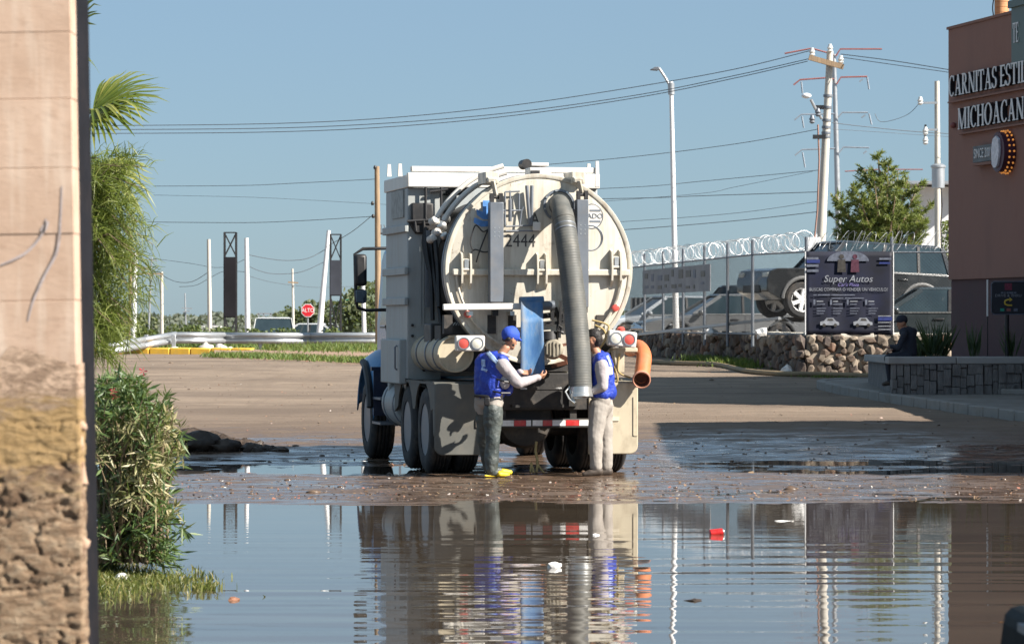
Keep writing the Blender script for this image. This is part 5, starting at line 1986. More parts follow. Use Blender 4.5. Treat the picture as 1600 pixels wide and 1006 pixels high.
def leaf_cloud(name, leaves, mat, parent, tints):
    """leaves: list of (base, tip, width, normal-ish) -> folded four-cornered blades, two quads each."""
    n = len(leaves)
    vs = np.zeros((n * 6, 3), dtype=np.float32)
    for i, (a, t, w, nrm) in enumerate(leaves):
        a, t, nrm = np.asarray(a), np.asarray(t), np.asarray(nrm)
        d = t - a
        L = np.linalg.norm(d) + 1e-9
        s = np.cross(d / L, nrm)
        s = s / (np.linalg.norm(s) + 1e-9) * w / 2
        mid = a + d * 0.45
        up = nrm * w * 0.18
        vs[i * 6:(i + 1) * 6] = (a, mid - s + up, t, mid + s + up, mid, mid)
    k = np.arange(n)[:, None] * 6
    lp = np.concatenate([np.concatenate([k + 0, k + 1, k + 2, k + 4], 1), np.concatenate([k + 0, k + 4, k + 2, k + 3], 1)], 0)
    me = fast_mesh(name, vs, 2 * n, lp.reshape(-1), np.concatenate([tints, tints]))
    return obj_from_mesh(name, me, parent, mat)


def unit(v):
    v = np.asarray(v, dtype=float)
    return v / (np.linalg.norm(v) + 1e-9)


# --- oleander at the water edge
ro = np.random.default_rng(21)
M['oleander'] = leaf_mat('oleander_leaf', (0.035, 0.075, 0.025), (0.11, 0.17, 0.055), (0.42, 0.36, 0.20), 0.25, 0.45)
M['stem'] = pm('grey_stem', (0.18, 0.13, 0.08), 0.8, var=0.2, vs=12)
ole = empty('oleander_bush', (at(215, 860, 24.3).x, 24.6, 0.12))
tag(ole, 'bushy oleander with dry tan leaves and few red flowers by the water', 'bush')
L, T = [], []
stems = MB()
tips = []
base = np.array([at(205, 860, 24.6).x, 24.6, 0.10])
for i in range(430):
    # a ragged column, wide low down, leaning out to the right at mid height
    tz = ro.uniform(0.0, 1.0) ** 0.85
    v_ = 868 - tz * 285
    half = 98 * (1 - 0.62 * max(0, tz - 0.45)) * (0.72 + 0.28 * math.sin(tz * 10 + 0.6))
    cxp = 190 + 20 * math.sin(tz * 3.4)
    uu = cxp + half * ro.uniform(-1, 1)
    if ro.uniform() < 0.12: uu += ro.uniform(0, 26)
    dd = 24.5 + 0.62 * ro.uniform(-1, 1)
    p = np.array(at(uu, v_, dd))
    tips.append((p, uu, v_))
    if i % 2 == 0:
        b0 = base + np.array([ro.uniform(-0.25, 0.25), ro.uniform(-0.3, 0.3), 0])
        mid = b0 * 0.45 + p * 0.55 + np.array([0, 0, 0.12])
        stems.tube([b0, mid, p], [0.012, 0.008, 0.004], 5, caps=False)
    ax = unit(p - (base + np.array([0, 0, 0.35])) + ro.normal(0, 0.25, 3) + np.array([0, 0, 0.25]))
    nl = ro.integers(9, 17)
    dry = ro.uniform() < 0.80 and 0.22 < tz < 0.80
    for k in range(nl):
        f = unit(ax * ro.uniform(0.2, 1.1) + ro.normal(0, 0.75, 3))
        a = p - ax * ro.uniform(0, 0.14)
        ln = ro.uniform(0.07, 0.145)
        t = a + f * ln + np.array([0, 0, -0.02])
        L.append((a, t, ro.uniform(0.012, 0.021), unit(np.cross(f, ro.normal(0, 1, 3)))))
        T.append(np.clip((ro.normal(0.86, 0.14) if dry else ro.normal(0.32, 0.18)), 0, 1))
# inner darker leaves fill the body
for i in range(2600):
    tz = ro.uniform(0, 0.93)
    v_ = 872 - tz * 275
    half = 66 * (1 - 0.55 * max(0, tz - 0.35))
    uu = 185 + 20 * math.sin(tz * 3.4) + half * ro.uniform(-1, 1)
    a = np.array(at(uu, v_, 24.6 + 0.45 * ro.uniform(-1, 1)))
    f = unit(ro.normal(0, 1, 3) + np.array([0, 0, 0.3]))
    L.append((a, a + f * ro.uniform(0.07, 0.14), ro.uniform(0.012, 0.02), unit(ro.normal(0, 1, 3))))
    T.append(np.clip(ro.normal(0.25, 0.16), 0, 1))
# a low spray drooping to the water at the right
for i in range(90):
    a = np.array(at(250 + ro.normal(0, 12), 868 + ro.normal(0, 9), 24.3 + ro.normal(0, 0.1)))
    f = unit([0.75 + ro.normal(0, 0.4), ro.normal(0, 0.5), ro.normal(-0.25, 0.3)])
    L.append((a, a + f * ro.uniform(0.09, 0.16), ro.uniform(0.013, 0.02), unit(ro.normal(0, 1, 3))))
    T.append(np.clip(ro.normal(0.35, 0.12), 0, 1))
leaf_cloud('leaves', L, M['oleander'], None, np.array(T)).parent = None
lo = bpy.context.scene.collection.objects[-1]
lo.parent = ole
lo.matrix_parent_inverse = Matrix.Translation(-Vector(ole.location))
lo['kind'] = 'stuff'
so_ = stems.build('stems', M['stem'], ole)
so_.matrix_parent_inverse = Matrix.Translation(-Vector(ole.location))
red_fl = pm('red_petal', (0.5, 0.06, 0.08), 0.6, var=0.2, vs=30)
for (u, v) in ((181, 620), (224, 580), (178, 612)):
    mb = MB()
    c0 = at(u, v, 24.15)
    for k in range(5):
        t = 2 * PI * k / 5
        d_ = Vector((math.cos(t), -0.5, math.sin(t)))
        mb.add([c0, c0 + d_ * 0.022 + Vector((0, 0, 0.008)), c0 + d_ * 0.036, c0 + d_ * 0.022 - Vector((0.008, 0, 0.004))], [(0, 1, 2, 3)])
    o = mb.build('flower', red_fl, ole, 0)
    o.matrix_parent_inverse = Matrix.Translation(-Vector(ole.location))

# --- grass on the flower bed and at the water edge
M['grass'] = leaf_mat('grass_blade', (0.045, 0.065, 0.015), (0.12, 0.14, 0.03), (0.30, 0.24, 0.09), 0.3, 0.5)


def grass_patch(name, spots, n, hmin, hmax, label, seed, wdt=0.006):
    r = np.random.default_rng(seed)
    V, T = [], []
    for i in range(n):
        x0, y0, rx, ry = spots[r.integers(len(spots))]
        x, y = x0 + r.normal(0, rx), y0 + r.normal(0, ry)
        z = max(gz(x, y), -0.01)
        h = r.uniform(hmin, hmax)
        lean_ = r.normal(0, 0.45, 2)
        a = r.uniform(0, PI)
        s = np.array([math.cos(a), math.sin(a), 0]) * wdt * r.uniform(0.6, 1.4)
        p = np.array([x, y, z - 0.005])
        m1 = p + np.array([lean_[0] * h * 0.3, lean_[1] * h * 0.3, h * 0.6])
        t = p + np.array([lean_[0] * h, lean_[1] * h, h])
        V += [p - s, p + s, m1 + s * 0.8, m1 - s * 0.8, m1 - s * 0.8, m1 + s * 0.8, t + s * 0.1, t - s * 0.1]
        tt = np.clip(r.normal(0.5, 0.25), 0, 1)
        T += [tt, tt]
    me = fast_mesh(name, np.array(V), len(T), np.arange(len(V)), T)
    o = obj_from_mesh(name, me, None, M['grass'])
    tag(o, label, 'grass', kind='stuff')
    return o


grass_patch('grass', [(-3.0, 24.2, 0.30, 0.5), (-2.6, 24.0, 0.2, 0.35), (-2.8, 23.2, 0.3, 0.5), (-3.3, 25.0, 0.3, 0.6)], 5200, 0.015, 0.08, 'grass growing round the foot of the oleander', 4)
grass_patch('grass', [(at(320, 915, wd(920)).x, wd(920), 0.055, 0.10)], 160, 0.03, 0.09, 'small tuft of grass standing in the water right of the oleander', 5)

# --- fan palm hidden behind the pillar: only two fronds reach out
M['palm'] = leaf_mat('palm_blade', (0.045, 0.075, 0.015), (0.11, 0.155, 0.025), (0.30, 0.30, 0.08), 0.35, 0.4)
palm = empty('fan_palm', (at(72, 700, 29.5).x, 29.5, gz(at(72, 700, 29.5).x, 29.5)))
tag(palm, 'fan palm behind the pillar, two green fronds reaching out to the right', 'palm')
pt = MB()
pts = [Vector((0.06 * math.sin(k), 0.0, 3.9 * k / 12)) for k in range(13)]
pt.tube(pts, [0.19 - 0.003 * k + 0.012 * (k % 2) for k in range(13)], 12)
pt.build('trunk', M['wood'], palm)


def frond(base, tip, up, spread, blades, blen, droop, seed, fold=0.5, name='frond'):
    """Fan leaf: a stalk from base to tip, blades fanned about the tip, tips drooping."""
    r = np.random.default_rng(seed)
    base, tip = Vector(base), Vector(tip)
    ax = (tip - base).normalized()
    up = Vector(up)
    up = (up - ax * up.dot(ax)).normalized()
    sd = ax.cross(up)
    V, F_, T = [], [], []
    for i in range(blades):
        t = -spread + 2 * spread * (i + 0.5) / blades
        d = (ax * math.cos(t) + sd * math.sin(t)).normalized()
        L_ = blen * (0.72 + 0.28 * math.cos(t * 0.8)) * r.uniform(0.85, 1.1)
        w = 0.019 * blen / 0.7
        sd2 = d.cross(up).normalized()
        segs = 6
        kk = len(V)
        for s in range(segs + 1):
            q_ = s / segs
            c = tip + d * (L_ * q_) + up * (fold * 0.10 * math.sin(q_ * 2)) - Vector((0, 0, 1)) * (droop * L_ * max(0, q_ - 0.45) ** 1.6 * r.uniform(0.7, 1.3))
            ww = w * (0.35 + 1.3 * q_) * (1 - q_) ** 0.55 * 1.2 if q_ > 0.05 else w * 0.3
            V += [c - sd2 * ww + up * ww * 0.5, c, c + sd2 * ww + up * ww * 0.5]
        tt = float(np.clip(r.normal(0.55, 0.18), 0, 1))
        for s in range(segs):
            o_ = kk + s * 3
            F_ += [(o_, o_ + 1, o_ + 4, o_ + 3), (o_ + 1, o_ + 2, o_ + 5, o_ + 4)]
            T += [tt + 0.2 * (s / segs), tt + 0.2 * (s / segs)]
    me = fast_mesh(name, np.array([tuple(p) for p in V]), len(F_), np.array(F_).ravel(), T)
    o = obj_from_mesh(name, me, palm, M['palm'])
    mb = MB()
    mid = base.lerp(tip, 0.5) + Vector((0, 0, 0.05))
    mb.tube([base, mid, tip], [0.022, 0.017, 0.012], 6)
    st = mb.build('stalk', M['palm_stalk'], o)
    return o


M['palm_stalk'] = pm('palm_stalk', (0.22, 0.24, 0.06), 0.5, var=0.15)
LC = Vector(palm.location)
lp3 = lambda u, v, d: at(u, v, d) - LC
frond(lp3(72, 190, 29.5), lp3(146, 172, 29.4), (0.0, -0.62, 0.8), 1.5, 32, 0.68, 0.34, 3)
frond(lp3(72, 200, 29.5), lp3(146, 176, 29.2), (0.15, -0.5, 1), 1.2, 18, 0.60, 0.95, 51)
frond(lp3(72, 230, 29.4), lp3(140, 268, 29.2), (0.3, -0.9, 0.6), 1.2, 26, 0.62, 0.85, 8)
frond(lp3(72, 170, 29.6), lp3(105, 60, 29.7), (-0.6, -0.5, 0.5), 1.2, 22, 0.62, 0.5, 12)
frond(lp3(72, 190, 29.7), lp3(120, 330, 29.8), (0.3, -0.8, 0.4), 1.2, 22, 0.6, 0.9, 15)
for k in range(6):
    a = PI * 0.55 + k * PI * 0.8 / 5
    frond((0, 0, 3.85), (0.55 * math.cos(a), 0.55 * math.sin(a), 4.1 - 0.15 * (k % 3)), (0, 0, 1), 1.2, 20, 0.62, 0.7, 30 + k)

# --- feathery tree: thin drooping needle leaves behind pillar and palm
M['feather'] = leaf_mat('feathery_leaf', (0.07, 0.105, 0.02), (0.15, 0.19, 0.035), (0.30, 0.31, 0.09), 0.4, 0.5)
ft_ = empty('feathery_tree', (at(95, 700, 28.3).x, 28.3, 0.0))
tag(ft_, 'tree with fine feathery yellow-green leaves hanging beside the pillar', 'tree')
FL = Vector(ft_.location)
rf = np.random.default_rng(33)
tr = MB()
tb = Vector((0, 0, -0.1))
tr.tube([tb, Vector((0.02, 0, 0.8)), Vector((0.06, 0.02, 1.7)), Vector((0.05, 0.05, 2.6))], [0.07, 0.055, 0.04, 0.025], 8)
limbs = MB()
V, T = [], []
tw_targets = []
for i in range(190):
    t = rf.uniform(0, 1)
    v_ = 240 + 330 * t
    reach = 62 + 48 * math.sin(min(1, t * 1.5) * PI * 0.62) - 40 * max(0, t - 0.62) * 2.6
    u_ = 128 + max(12, reach) * rf.uniform(0.05, 1.05) ** 0.8
    if t < 0.16: u_ = 140 + 95 * rf.uniform()
    tw_targets.append((u_, v_, 28.3 + rf.normal(0, 0.22)))
for j, (u_, v_, d_) in enumerate(tw_targets):
    e = at(u_, v_, d_) - FL
    s0 = Vector((0.03, 0.0, max(0.5, min(2.7, e.z + rf.uniform(-0.2, 0.5)))))
    mid = s0.lerp(e, 0.6) + Vector((0, 0, 0.18))
    if j % 3 == 0:
        limbs.tube([s0, s0.lerp(mid, 0.5), mid, e], [0.012, 0.010, 0.006, 0.003], 5, caps=False)
    nl = 46
    for k in range(nl):
        q_ = rf.uniform(0.25, 1.05)
        p = np.array(s0.lerp(mid, min(1, q_ * 1.6)) if q_ < 0.6 else mid.lerp(e, (q_ - 0.6) / 0.4))
        f = unit([rf.normal(0.30, 0.5), rf.normal(0, 0.5), rf.normal(-0.25 if v_ > 330 else 0.25, 0.55)])
        ln = rf.uniform(0.08, 0.22)
        w = rf.uniform(0.0022, 0.0042)
        s = unit(np.cross(f, rf.normal(0, 1, 3))) * w
        m1 = p + f * ln * 0.5 + np.array([0, 0, 0.01])
        t_ = p + f * ln + np.array([0, 0, -0.035])
        V += [p - s, p + s, m1 + s, m1 - s, m1 - s, m1 + s, t_ + s * 0.2, t_ - s * 0.2]
        tt = np.clip(rf.normal(0.5, 0.2), 0, 1)
        T += [tt, tt]
me = fast_mesh('leaves', np.array(V), len(T), np.arange(len(V)), T)
o = obj_from_mesh('leaves', me, ft_, M['feather'])
o['kind'] = 'stuff'
tr.build('trunk', M['wood'], ft_)
limbs.build('branches', M['stem'], ft_)
# ------------------------------------------------------------------ far side of the lot, left: kerb, guardrail, poles, signs, street
def gd(px, d): return gz_base((px - CX) * d / F_PX, d)


# yellow kerb
kerb = empty('yellow_kerb', at(305, 552, 90))
tag(kerb, 'low yellow painted kerb in front of the guardrail', 'kerb')
ks = np.linspace(140, 396, 9)
for i in range(8):
    a, b_ = at(ks[i] + 0.4, 550, 90 + 0.15 * (8 - i)), at(ks[i + 1] - 0.4, 550, 90 + 0.15 * (7 - i))
    za, zb_ = gd(ks[i], 90) + 0.07, gd(ks[i + 1], 90) + 0.07
    a.z, b_.z = za + random.uniform(-0.006, 0.006), zb_ + random.uniform(-0.006, 0.006)
    mb = MB()
    mb.bar(a - Vector(kerb.location), b_ - Vector(kerb.location), 0.3, 0.20 + random.uniform(-0.01, 0.01))
    mb.build('kerb_block', M['yellow'], kerb, bevel=0.03)

# guardrail
GD = 93.0
rail = empty('guardrail', at(420, 540, GD))
tag(rail, 'galvanised W-beam guardrail running across behind the dirt lot', 'guardrail')
RL = Vector(rail.location)
pts = [at(150, 549, GD - 3.5), at(222, 536, GD - 2.5), at(272, 527.5, GD - 1), at(352, 528, GD), at(480, 528.5, GD), at(640, 528, GD), at(760, 528, GD + 0.5)]
wprof = [(0.0, 0.155), (0.05, 0.13), (0.07, 0.09), (0.07, 0.06), (0.0, 0.02), (0.0, -0.02), (0.07, -0.06), (0.07, -0.09), (0.05, -0.13), (0.0, -0.155)]
for i in range(len(pts) - 1):
    a, b_ = pts[i] - RL, pts[i + 1] - RL
    d = (b_ - a).normalized()
    n = Vector((d.y, -d.x, 0)).normalized()
    mb = MB()
    vs = []
    for p in (a, b_ + d * 0.08):
        for (o_, z) in wprof: vs.append(p + n * (o_ + 0.006 * (i % 2)) + Vector((0, 0, z)))
    k = len(wprof)
    mb.add(vs, [(j, j + 1, k + j + 1, k + j) for j in range(k - 1)])
    o = mb.build('rail_beam', M['galv'], rail, 0.5)
    s = o.modifiers.new('s', 'SOLIDIFY')
    s.thickness = 0.008
for u in (228, 271, 340, 407, 474, 541, 608, 675):
    d = GD + 0.1 if u > 272 else GD - 1.5
    p = at(u, 530, d)
    g = gd(u, d)
    mb = MB()
    mb.box(Vector((p.x, p.y + 0.06, (g + p.z + 0.12) / 2)) - RL, (0.11, 0.09, p.z + 0.12 - g))
    mb.build('rail_post', M['galv'], rail, bevel=0.01)
# rubble stones under the rail
for i, (u, v, s) in enumerate(((345, 543, 0.17), (360, 544, 0.12), (322, 544, 0.2), (317, 546, 0.13), (272, 546, 0.14), (490, 553, 0.12), (478, 556, 0.08))):
    p = at(u, v, 91.5)
    o = clod('boulder', (0, 0, 0), (s * 1.2, s, s), u * 0.31, M['concrete'])
    o.location = (p.x, p.y, gd(u, 91.5) + s * 0.4)
    tag(o, ['rounded pale boulder left under the guardrail post', 'small pale stone right beside the boulder under the guardrail', 'large pale stone behind the yellow kerb', 'small stone left of the large pale stone behind the kerb', 'pale stone lying where the guardrail bends', 'pale stone on the reddish dirt below the guardrail', 'smallest pale stone on the reddish dirt below the guardrail'][i], 'stone')
# raised strip of dirt with grass, right of the kerb
m_red = pm('reddish_dirt', (0.30, 0.20, 0.14), 0.95, var=0.2, vs=2.0, bscale=10, bstr=0.6, bdist=0.04)
mb = MB()
V = []
for i in range(25):
    t = i / 24
    u = 335 + 260 * t
    for j, dd in enumerate((85.0 - 9 * t, 86.0 - 6 * t, 88.5, 92.2)):
        p = at(u, 500, dd)
        h = (0.0, 0.09, 0.13, 0.06)[j] + 0.03 * fbm(u * 0.06, dd, 1.0, 3, 2.0)
        V.append((p.x, dd, gd(u, dd) + h - (0.03 if j == 0 else 0)))
mb.add(V, [(i * 4 + j, (i + 1) * 4 + j, (i + 1) * 4 + j + 1, i * 4 + j + 1) for i in range(24) for j in range(3)])
verge = mb.build('verge', m_red, None, 1.0)
tag(verge, kind='structure')


def grass_line(name, pts, n, hmin, hmax, label, seed, sx=0.25, sy=0.5, wdt=0.014, zoff=0.05):
    r = np.random.default_rng(seed)
    V, T = [], []
    for i in range(n):
        k = r.integers(len(pts) - 1)
        q_ = r.uniform()
        x = pts[k][0] * (1 - q_) + pts[k + 1][0] * q_ + r.normal(0, sx)
        y = pts[k][1] * (1 - q_) + pts[k + 1][1] * q_ + r.normal(0, sy)
        z = gz_base(x, y) + zoff
        h = r.uniform(hmin, hmax)
        le = r.normal(0, 0.5, 2)
        a = r.uniform(0, PI)
        s = np.array([math.cos(a), math.sin(a), 0]) * wdt
        p = np.array([x, y, z - 0.02])
        t = p + np.array([le[0] * h, le[1] * h, h])
        m1 = (p + t) / 2 + np.array([0, 0, h * 0.1])
        V += [p - s, p + s, m1 + s * 0.8, m1 - s * 0.8, m1 - s * 0.8, m1 + s * 0.8, t + s * 0.1, t - s * 0.1]
        tt = np.clip(r.normal(0.45, 0.22), 0, 1)
        T += [tt, tt]
    me = fast_mesh(name, np.array(V), len(T), np.arange(len(V)), T)
    o = obj_from_mesh(name, me, None, M['grass_far'])
    tag(o, label, 'grass', kind='stuff')
    return o


M['grass_far'] = leaf_mat('green_verge_grass', (0.05, 0.09, 0.02), (0.11, 0.17, 0.035), (0.25, 0.24, 0.08), 0.3, 0.6)
xp = lambda u, d: ((u - CX) * d / F_PX, d)
grass_line('grass', [xp(345, 85.6), xp(400, 84.2), xp(470, 82.0), xp(560, 79.0), xp(600, 78.5)], 3600, 0.05, 0.16, 'green grass strip along the edge of the dirt lot below the guardrail', 3, 0.3, 0.5)
grass_line('grass', [xp(480, 90), xp(540, 89), xp(600, 88)], 2200, 0.10, 0.35, 'taller green weeds under the guardrail beside the truck cab', 9, 0.8, 1.2)
grass_line('grass', [xp(250, 96), xp(420, 96), xp(520, 96)], 2600, 0.15, 0.50, 'dark weeds growing behind the guardrail posts', 10, 0.8, 0.8)


# bushes and far trees
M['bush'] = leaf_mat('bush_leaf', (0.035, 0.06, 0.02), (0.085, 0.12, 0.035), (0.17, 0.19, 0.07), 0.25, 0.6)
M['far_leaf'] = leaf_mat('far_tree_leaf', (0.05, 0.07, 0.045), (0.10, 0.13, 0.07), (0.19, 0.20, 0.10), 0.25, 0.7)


def bush(name, u, vtop, wpx, d, label, cat, seed, n=700, leaf=0.10, mat='bush', group=None, aspect=1.0, ground=None):
    r = np.random.default_rng(seed)
    c = at(u, vtop, d)
    g = gd(u, d) if ground is None else ground
    h = c.z - g
    w = wpx * d / F_PX / 2
    root = empty(name, (c.x, d, g))
    tag(root, label, cat, group)
    V, T = [], []
    lobes = [(r.normal(0, 0.45) * w, r.normal(0, 0.4) * w, h * r.uniform(0.45, 0.82), r.uniform(0.35, 0.6)) for _ in range(7)]
    lobes.append((0, 0, h * 0.72, 0.5))
    st = MB()
    for lx, ly, lz, lr in lobes:
        st.tube([(0, 0, 0), (lx * 0.4, ly * 0.4, lz * 0.5), (lx, ly, lz)], [0.05 * h / 2, 0.03 * h / 2, 0.01], 5, caps=False)
    for i in range(n):
        lx, ly, lz, lr = lobes[r.integers(len(lobes))]
        q_ = unit(r.normal(0, 1, 3)) * r.uniform(0.35, 1.0) ** 0.5
        p = np.array([lx + q_[0] * w * lr, ly + q_[1] * w * lr, max(0.03, lz + q_[2] * h * 0.30)])
        if p[2] > h: p[2] = h * r.uniform(0.8, 1.0)
        f = unit(r.normal(0, 1, 3)) * leaf * r.uniform(0.6, 1.3)
        s = unit(np.cross(f, r.normal(0, 1, 3))) * leaf * 0.4
        V += [p - f * 0.5, p + s, p + f * 0.5, p - s]
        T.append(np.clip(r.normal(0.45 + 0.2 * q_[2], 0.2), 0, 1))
    me = fast_mesh('crown', np.array(V), len(T), np.arange(len(V)), T)
    o = obj_from_mesh('crown', me, root, M[mat])
    st.build('trunk', M['stem'], root)
    return root


lbs = ['leftmost bush behind the bend of the guardrail', 'broad bush behind the guardrail left of the slim concrete pole', 'bush at the foot of the first black tower', 'bush under the white pole behind the guardrail', 'bush in front of the parked white car, behind the guardrail', 'small bush just left of the slim concrete pole', 'bush at the foot of the second lattice tower']
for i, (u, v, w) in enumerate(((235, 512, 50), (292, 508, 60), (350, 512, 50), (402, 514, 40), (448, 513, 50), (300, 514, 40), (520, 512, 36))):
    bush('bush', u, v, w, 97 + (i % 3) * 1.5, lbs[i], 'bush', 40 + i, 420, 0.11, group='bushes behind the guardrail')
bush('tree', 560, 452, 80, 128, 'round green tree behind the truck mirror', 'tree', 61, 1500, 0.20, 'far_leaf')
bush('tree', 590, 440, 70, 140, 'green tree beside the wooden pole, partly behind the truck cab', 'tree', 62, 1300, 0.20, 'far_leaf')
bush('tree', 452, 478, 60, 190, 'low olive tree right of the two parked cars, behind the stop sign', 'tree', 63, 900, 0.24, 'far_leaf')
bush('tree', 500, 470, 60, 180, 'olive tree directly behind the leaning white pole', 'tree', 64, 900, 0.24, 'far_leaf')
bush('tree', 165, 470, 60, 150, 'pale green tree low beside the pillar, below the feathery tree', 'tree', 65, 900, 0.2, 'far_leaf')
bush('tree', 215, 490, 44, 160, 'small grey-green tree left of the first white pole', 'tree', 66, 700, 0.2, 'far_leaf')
# the distant belt of scrub that reads as one mass
r = np.random.default_rng(77)
V, T = [], []
for i in range(26000):
    u = r.uniform(100, 1500)
    d = r.uniform(300, 420)
    top = 499 - 6 * abs(math.sin(u * 0.031) + 0.6 * math.sin(u * 0.087 + 1)) - 3
    x = (u - CX) * d / F_PX
    zt = CAM_H - (top - CY) * d / F_PX
    p = np.array([x, d, r.uniform(0.2, max(0.6, zt))])
    f = unit(r.normal(0, 1, 3)) * r.uniform(0.12, 0.36)
    s = unit(np.cross(f, r.normal(0, 1, 3))) * 0.16
    V += [p - f, p + s, p + f, p - s]
    T.append(np.clip(r.normal(0.5, 0.2), 0, 1))
me = fast_mesh('far_scrub', np.array(V), len(T), np.arange(len(V)), T)
M['scrub'] = leaf_mat('haze_toned_scrub_leaf', (0.08, 0.10, 0.08), (0.115, 0.135, 0.11), (0.16, 0.175, 0.14), 0.2, 0.8)  # distance haze mixed into the leaf colours, hence the grey
tag(obj_from_mesh('far_scrub', me, None, M['scrub']), 'distant belt of haze-greyed scrub along the horizon', 'scrub', kind='stuff')


# poles
def pole(name, label, cat, u0, v0, u1, v1, d, w0, w1, mat, arms=(), ground=None):
    """Tapered pole: top pixel (u0, v0), foot pixel column u1; stands on the ground."""
    t = at(u0, v0, d)
    g = gd(u1, d) if ground is None else ground
    f = at(u1, v1, d)
    k = (g - t.z) / (f.z - t.z)
    fx = t.x + (f.x - t.x) * k
    root = empty(name, (fx, d, g))
    tag(root, label, cat)
    mb = MB()
    mb.tube([Vector((0, 0, -0.2)), Vector(((t.x - fx) * 0.5, 0, (t.z - g) * 0.5)), Vector((t.x - fx, 0, t.z - g))], [w1, (w0 + w1) / 2, w0], 12)
    mb.build('shaft', mat, root)
    for a in arms:
        mb = MB()
        p, q_ = at(a[0], a[1], d - 0.15) - Vector(root.location), at(a[2], a[3], d - 0.15) - Vector(root.location)
        mb.bar(p, q_, a[4], a[4])
        mb.build('crossarm', a[5] if len(a) > 5 else M['wood'], root)
    return root


pole('utility_pole', 'slim pale concrete pole left of the black frame tower', 'pole', 326, 374, 328, 520, 106, 0.055, 0.075, M['concrete'])
pole('utility_pole', 'white concrete pole just right of the first black frame tower', 'pole', 385, 372, 387, 520, 106, 0.065, 0.09, M['white_pole'])
pole('utility_pole', 'leaning white concrete pole left of the second black frame tower', 'pole', 513.5, 360, 499, 515, 107, 0.06, 0.105, M['white_pole'])
pole('utility_pole', 'short concrete pole with a wooden arm left of the guardrail bend', 'pole', 252.5, 425, 253, 525, 112, 0.05, 0.06, M['concrete'], [(200, 427, 255, 428, 0.05)])
pole('utility_pole', 'thin grey pole behind the short concrete pole with an arm', 'pole', 237, 402, 232, 520, 125, 0.03, 0.045, M['galv'], [(229, 406, 246, 407, 0.04, M['galv'])])
pole('utility_pole', 'thin concrete pole standing between white pole and stop sign', 'pole', 457, 420, 458.5, 515, 150, 0.045, 0.07, M['concrete'], [(450, 441, 466, 442, 0.06)])
pole('light_pole', 'slender far lamp post with small arms left of the first tower', 'lamp post', 289, 458, 290.5, 515, 170, 0.03, 0.05, M['galv'], [(284, 481, 300, 482, 0.05, M['galv']), (286, 487, 297, 486, 0.05, M['galv'])])
pole('utility_pole', 'thick white pole beside the palm, left edge of the dirt lot', 'pole', 211, 395, 208, 545, 98, 0.07, 0.09, M['white_pole'])
pole('utility_pole', 'grey weathered pole touching the thick white pole by the feathery tree', 'pole', 204, 400, 203, 545, 98.5, 0.05, 0.06, M['wood'])
pole('utility_pole', 'short white post under the truck mirror', 'post', 567, 440, 569, 515, 104, 0.06, 0.07, M['white_pole'])
wp = pole('utility_pole', 'tall weathered wooden pole behind the truck cab', 'pole', 589, 260, 591.5, 520, 92, 0.065, 0.095, M['wood'])
mb = MB()
WL = Vector(wp.location)
for (u, v) in ((589, 262), (585, 318), (586, 338)):
    p = at(u - 3, v, 91.9) - WL
    mb = MB()
    mb.lathe(p, (0, 0, 1), [(-0.05, 0.03), (0, 0.05), (0.05, 0.03), (0.06, 0.005)], 10)
    mb.build('insulator', M['black'], wp)
# roof sign letters that peep out between pole and truck
sg = empty('letter_sign', (at(606, 358, 120).x, 120, gd(606, 120)))
tag(sg, 'dark letters of a sign peeping out beside the truck roof', 'sign')
SL = Vector(sg.location)
for k, ch in enumerate('IVE'):
    text_obj('letter', ch, 0.40, M['steel'], sg, at(595.5 + k * 8.5, 358, 120) - SL, (1, 0, 0), (0, 0, 1), 0.04)
mb = MB()
mb.box(at(640, 365, 120.2) - SL, (2.2, 0.06, 0.06))
for u in (625, 655):
    p = at(u, 365, 120.2) - SL
    mb.box((p.x, p.y, p.z / 2), (0.08, 0.08, p.z))
mb.build('sign_frame', M['steel'], sg)


# black lattice sign towers
def tower(u0, u1, v0, vp0, vp1, d, label, grey=False):
    a, b_ = at(u0, v0, d), at(u1, v0, d)
    g = gd(u0, d)
    root = empty('sign_tower', ((a.x + b_.x) / 2, d, g))
    tag(root, label, 'sign tower')
    L0 = Vector(root.location)
    w = b_.x - a.x
    H = a.z - g
    dep = w * 0.8
    for sx in (-1, 1):
        for sy in (-1, 1):
            mb = MB()
            mb.box((sx * w / 2, sy * dep / 2, H / 2 - 0.1), (0.045, 0.045, H + 0.2))
            mb.build('corner_post', M['black'], root)
    za, zb_ = at(u0, vp0, d).z - g, at(u0, vp1, d).z - g
    for sy in (-1, 1):
        mb = MB()
        mb.box((0, sy * (dep / 2 + 0.03), (za + zb_) / 2), (w * 1.02, 0.02, za - zb_))
        mb.build('panel', pm('panel_dark', (0.05, 0.055, 0.07) if grey else (0.014, 0.013, 0.016), 0.7, var=0.2, vs=2, spec=0.2), root, bevel=0.004)
        for z0, z1 in ((H, za), (zb_, 0.0)):
            for s in (-1, 1):
                mb = MB()
                mb.bar((-s * w / 2, sy * dep / 2, z0 - 0.03), (s * w / 2, sy * dep / 2, z1 + 0.03), 0.022, 0.022)
                mb.build('brace', M['black'], root)
        for z in (H, za, zb_):
            mb = MB()
            mb.box((0, sy * dep / 2, z - 0.01), (w, 0.03, 0.03))
            mb.build('rung', M['black'], root)
    return root


tower(351, 369, 363, 402, 495, 103, 'black lattice sign tower with dark panel behind the guardrail')
tower(516.5, 532.5, 366, 407, 461, 103, 'grey lattice sign tower with half-height panel next to leaning pole', True)

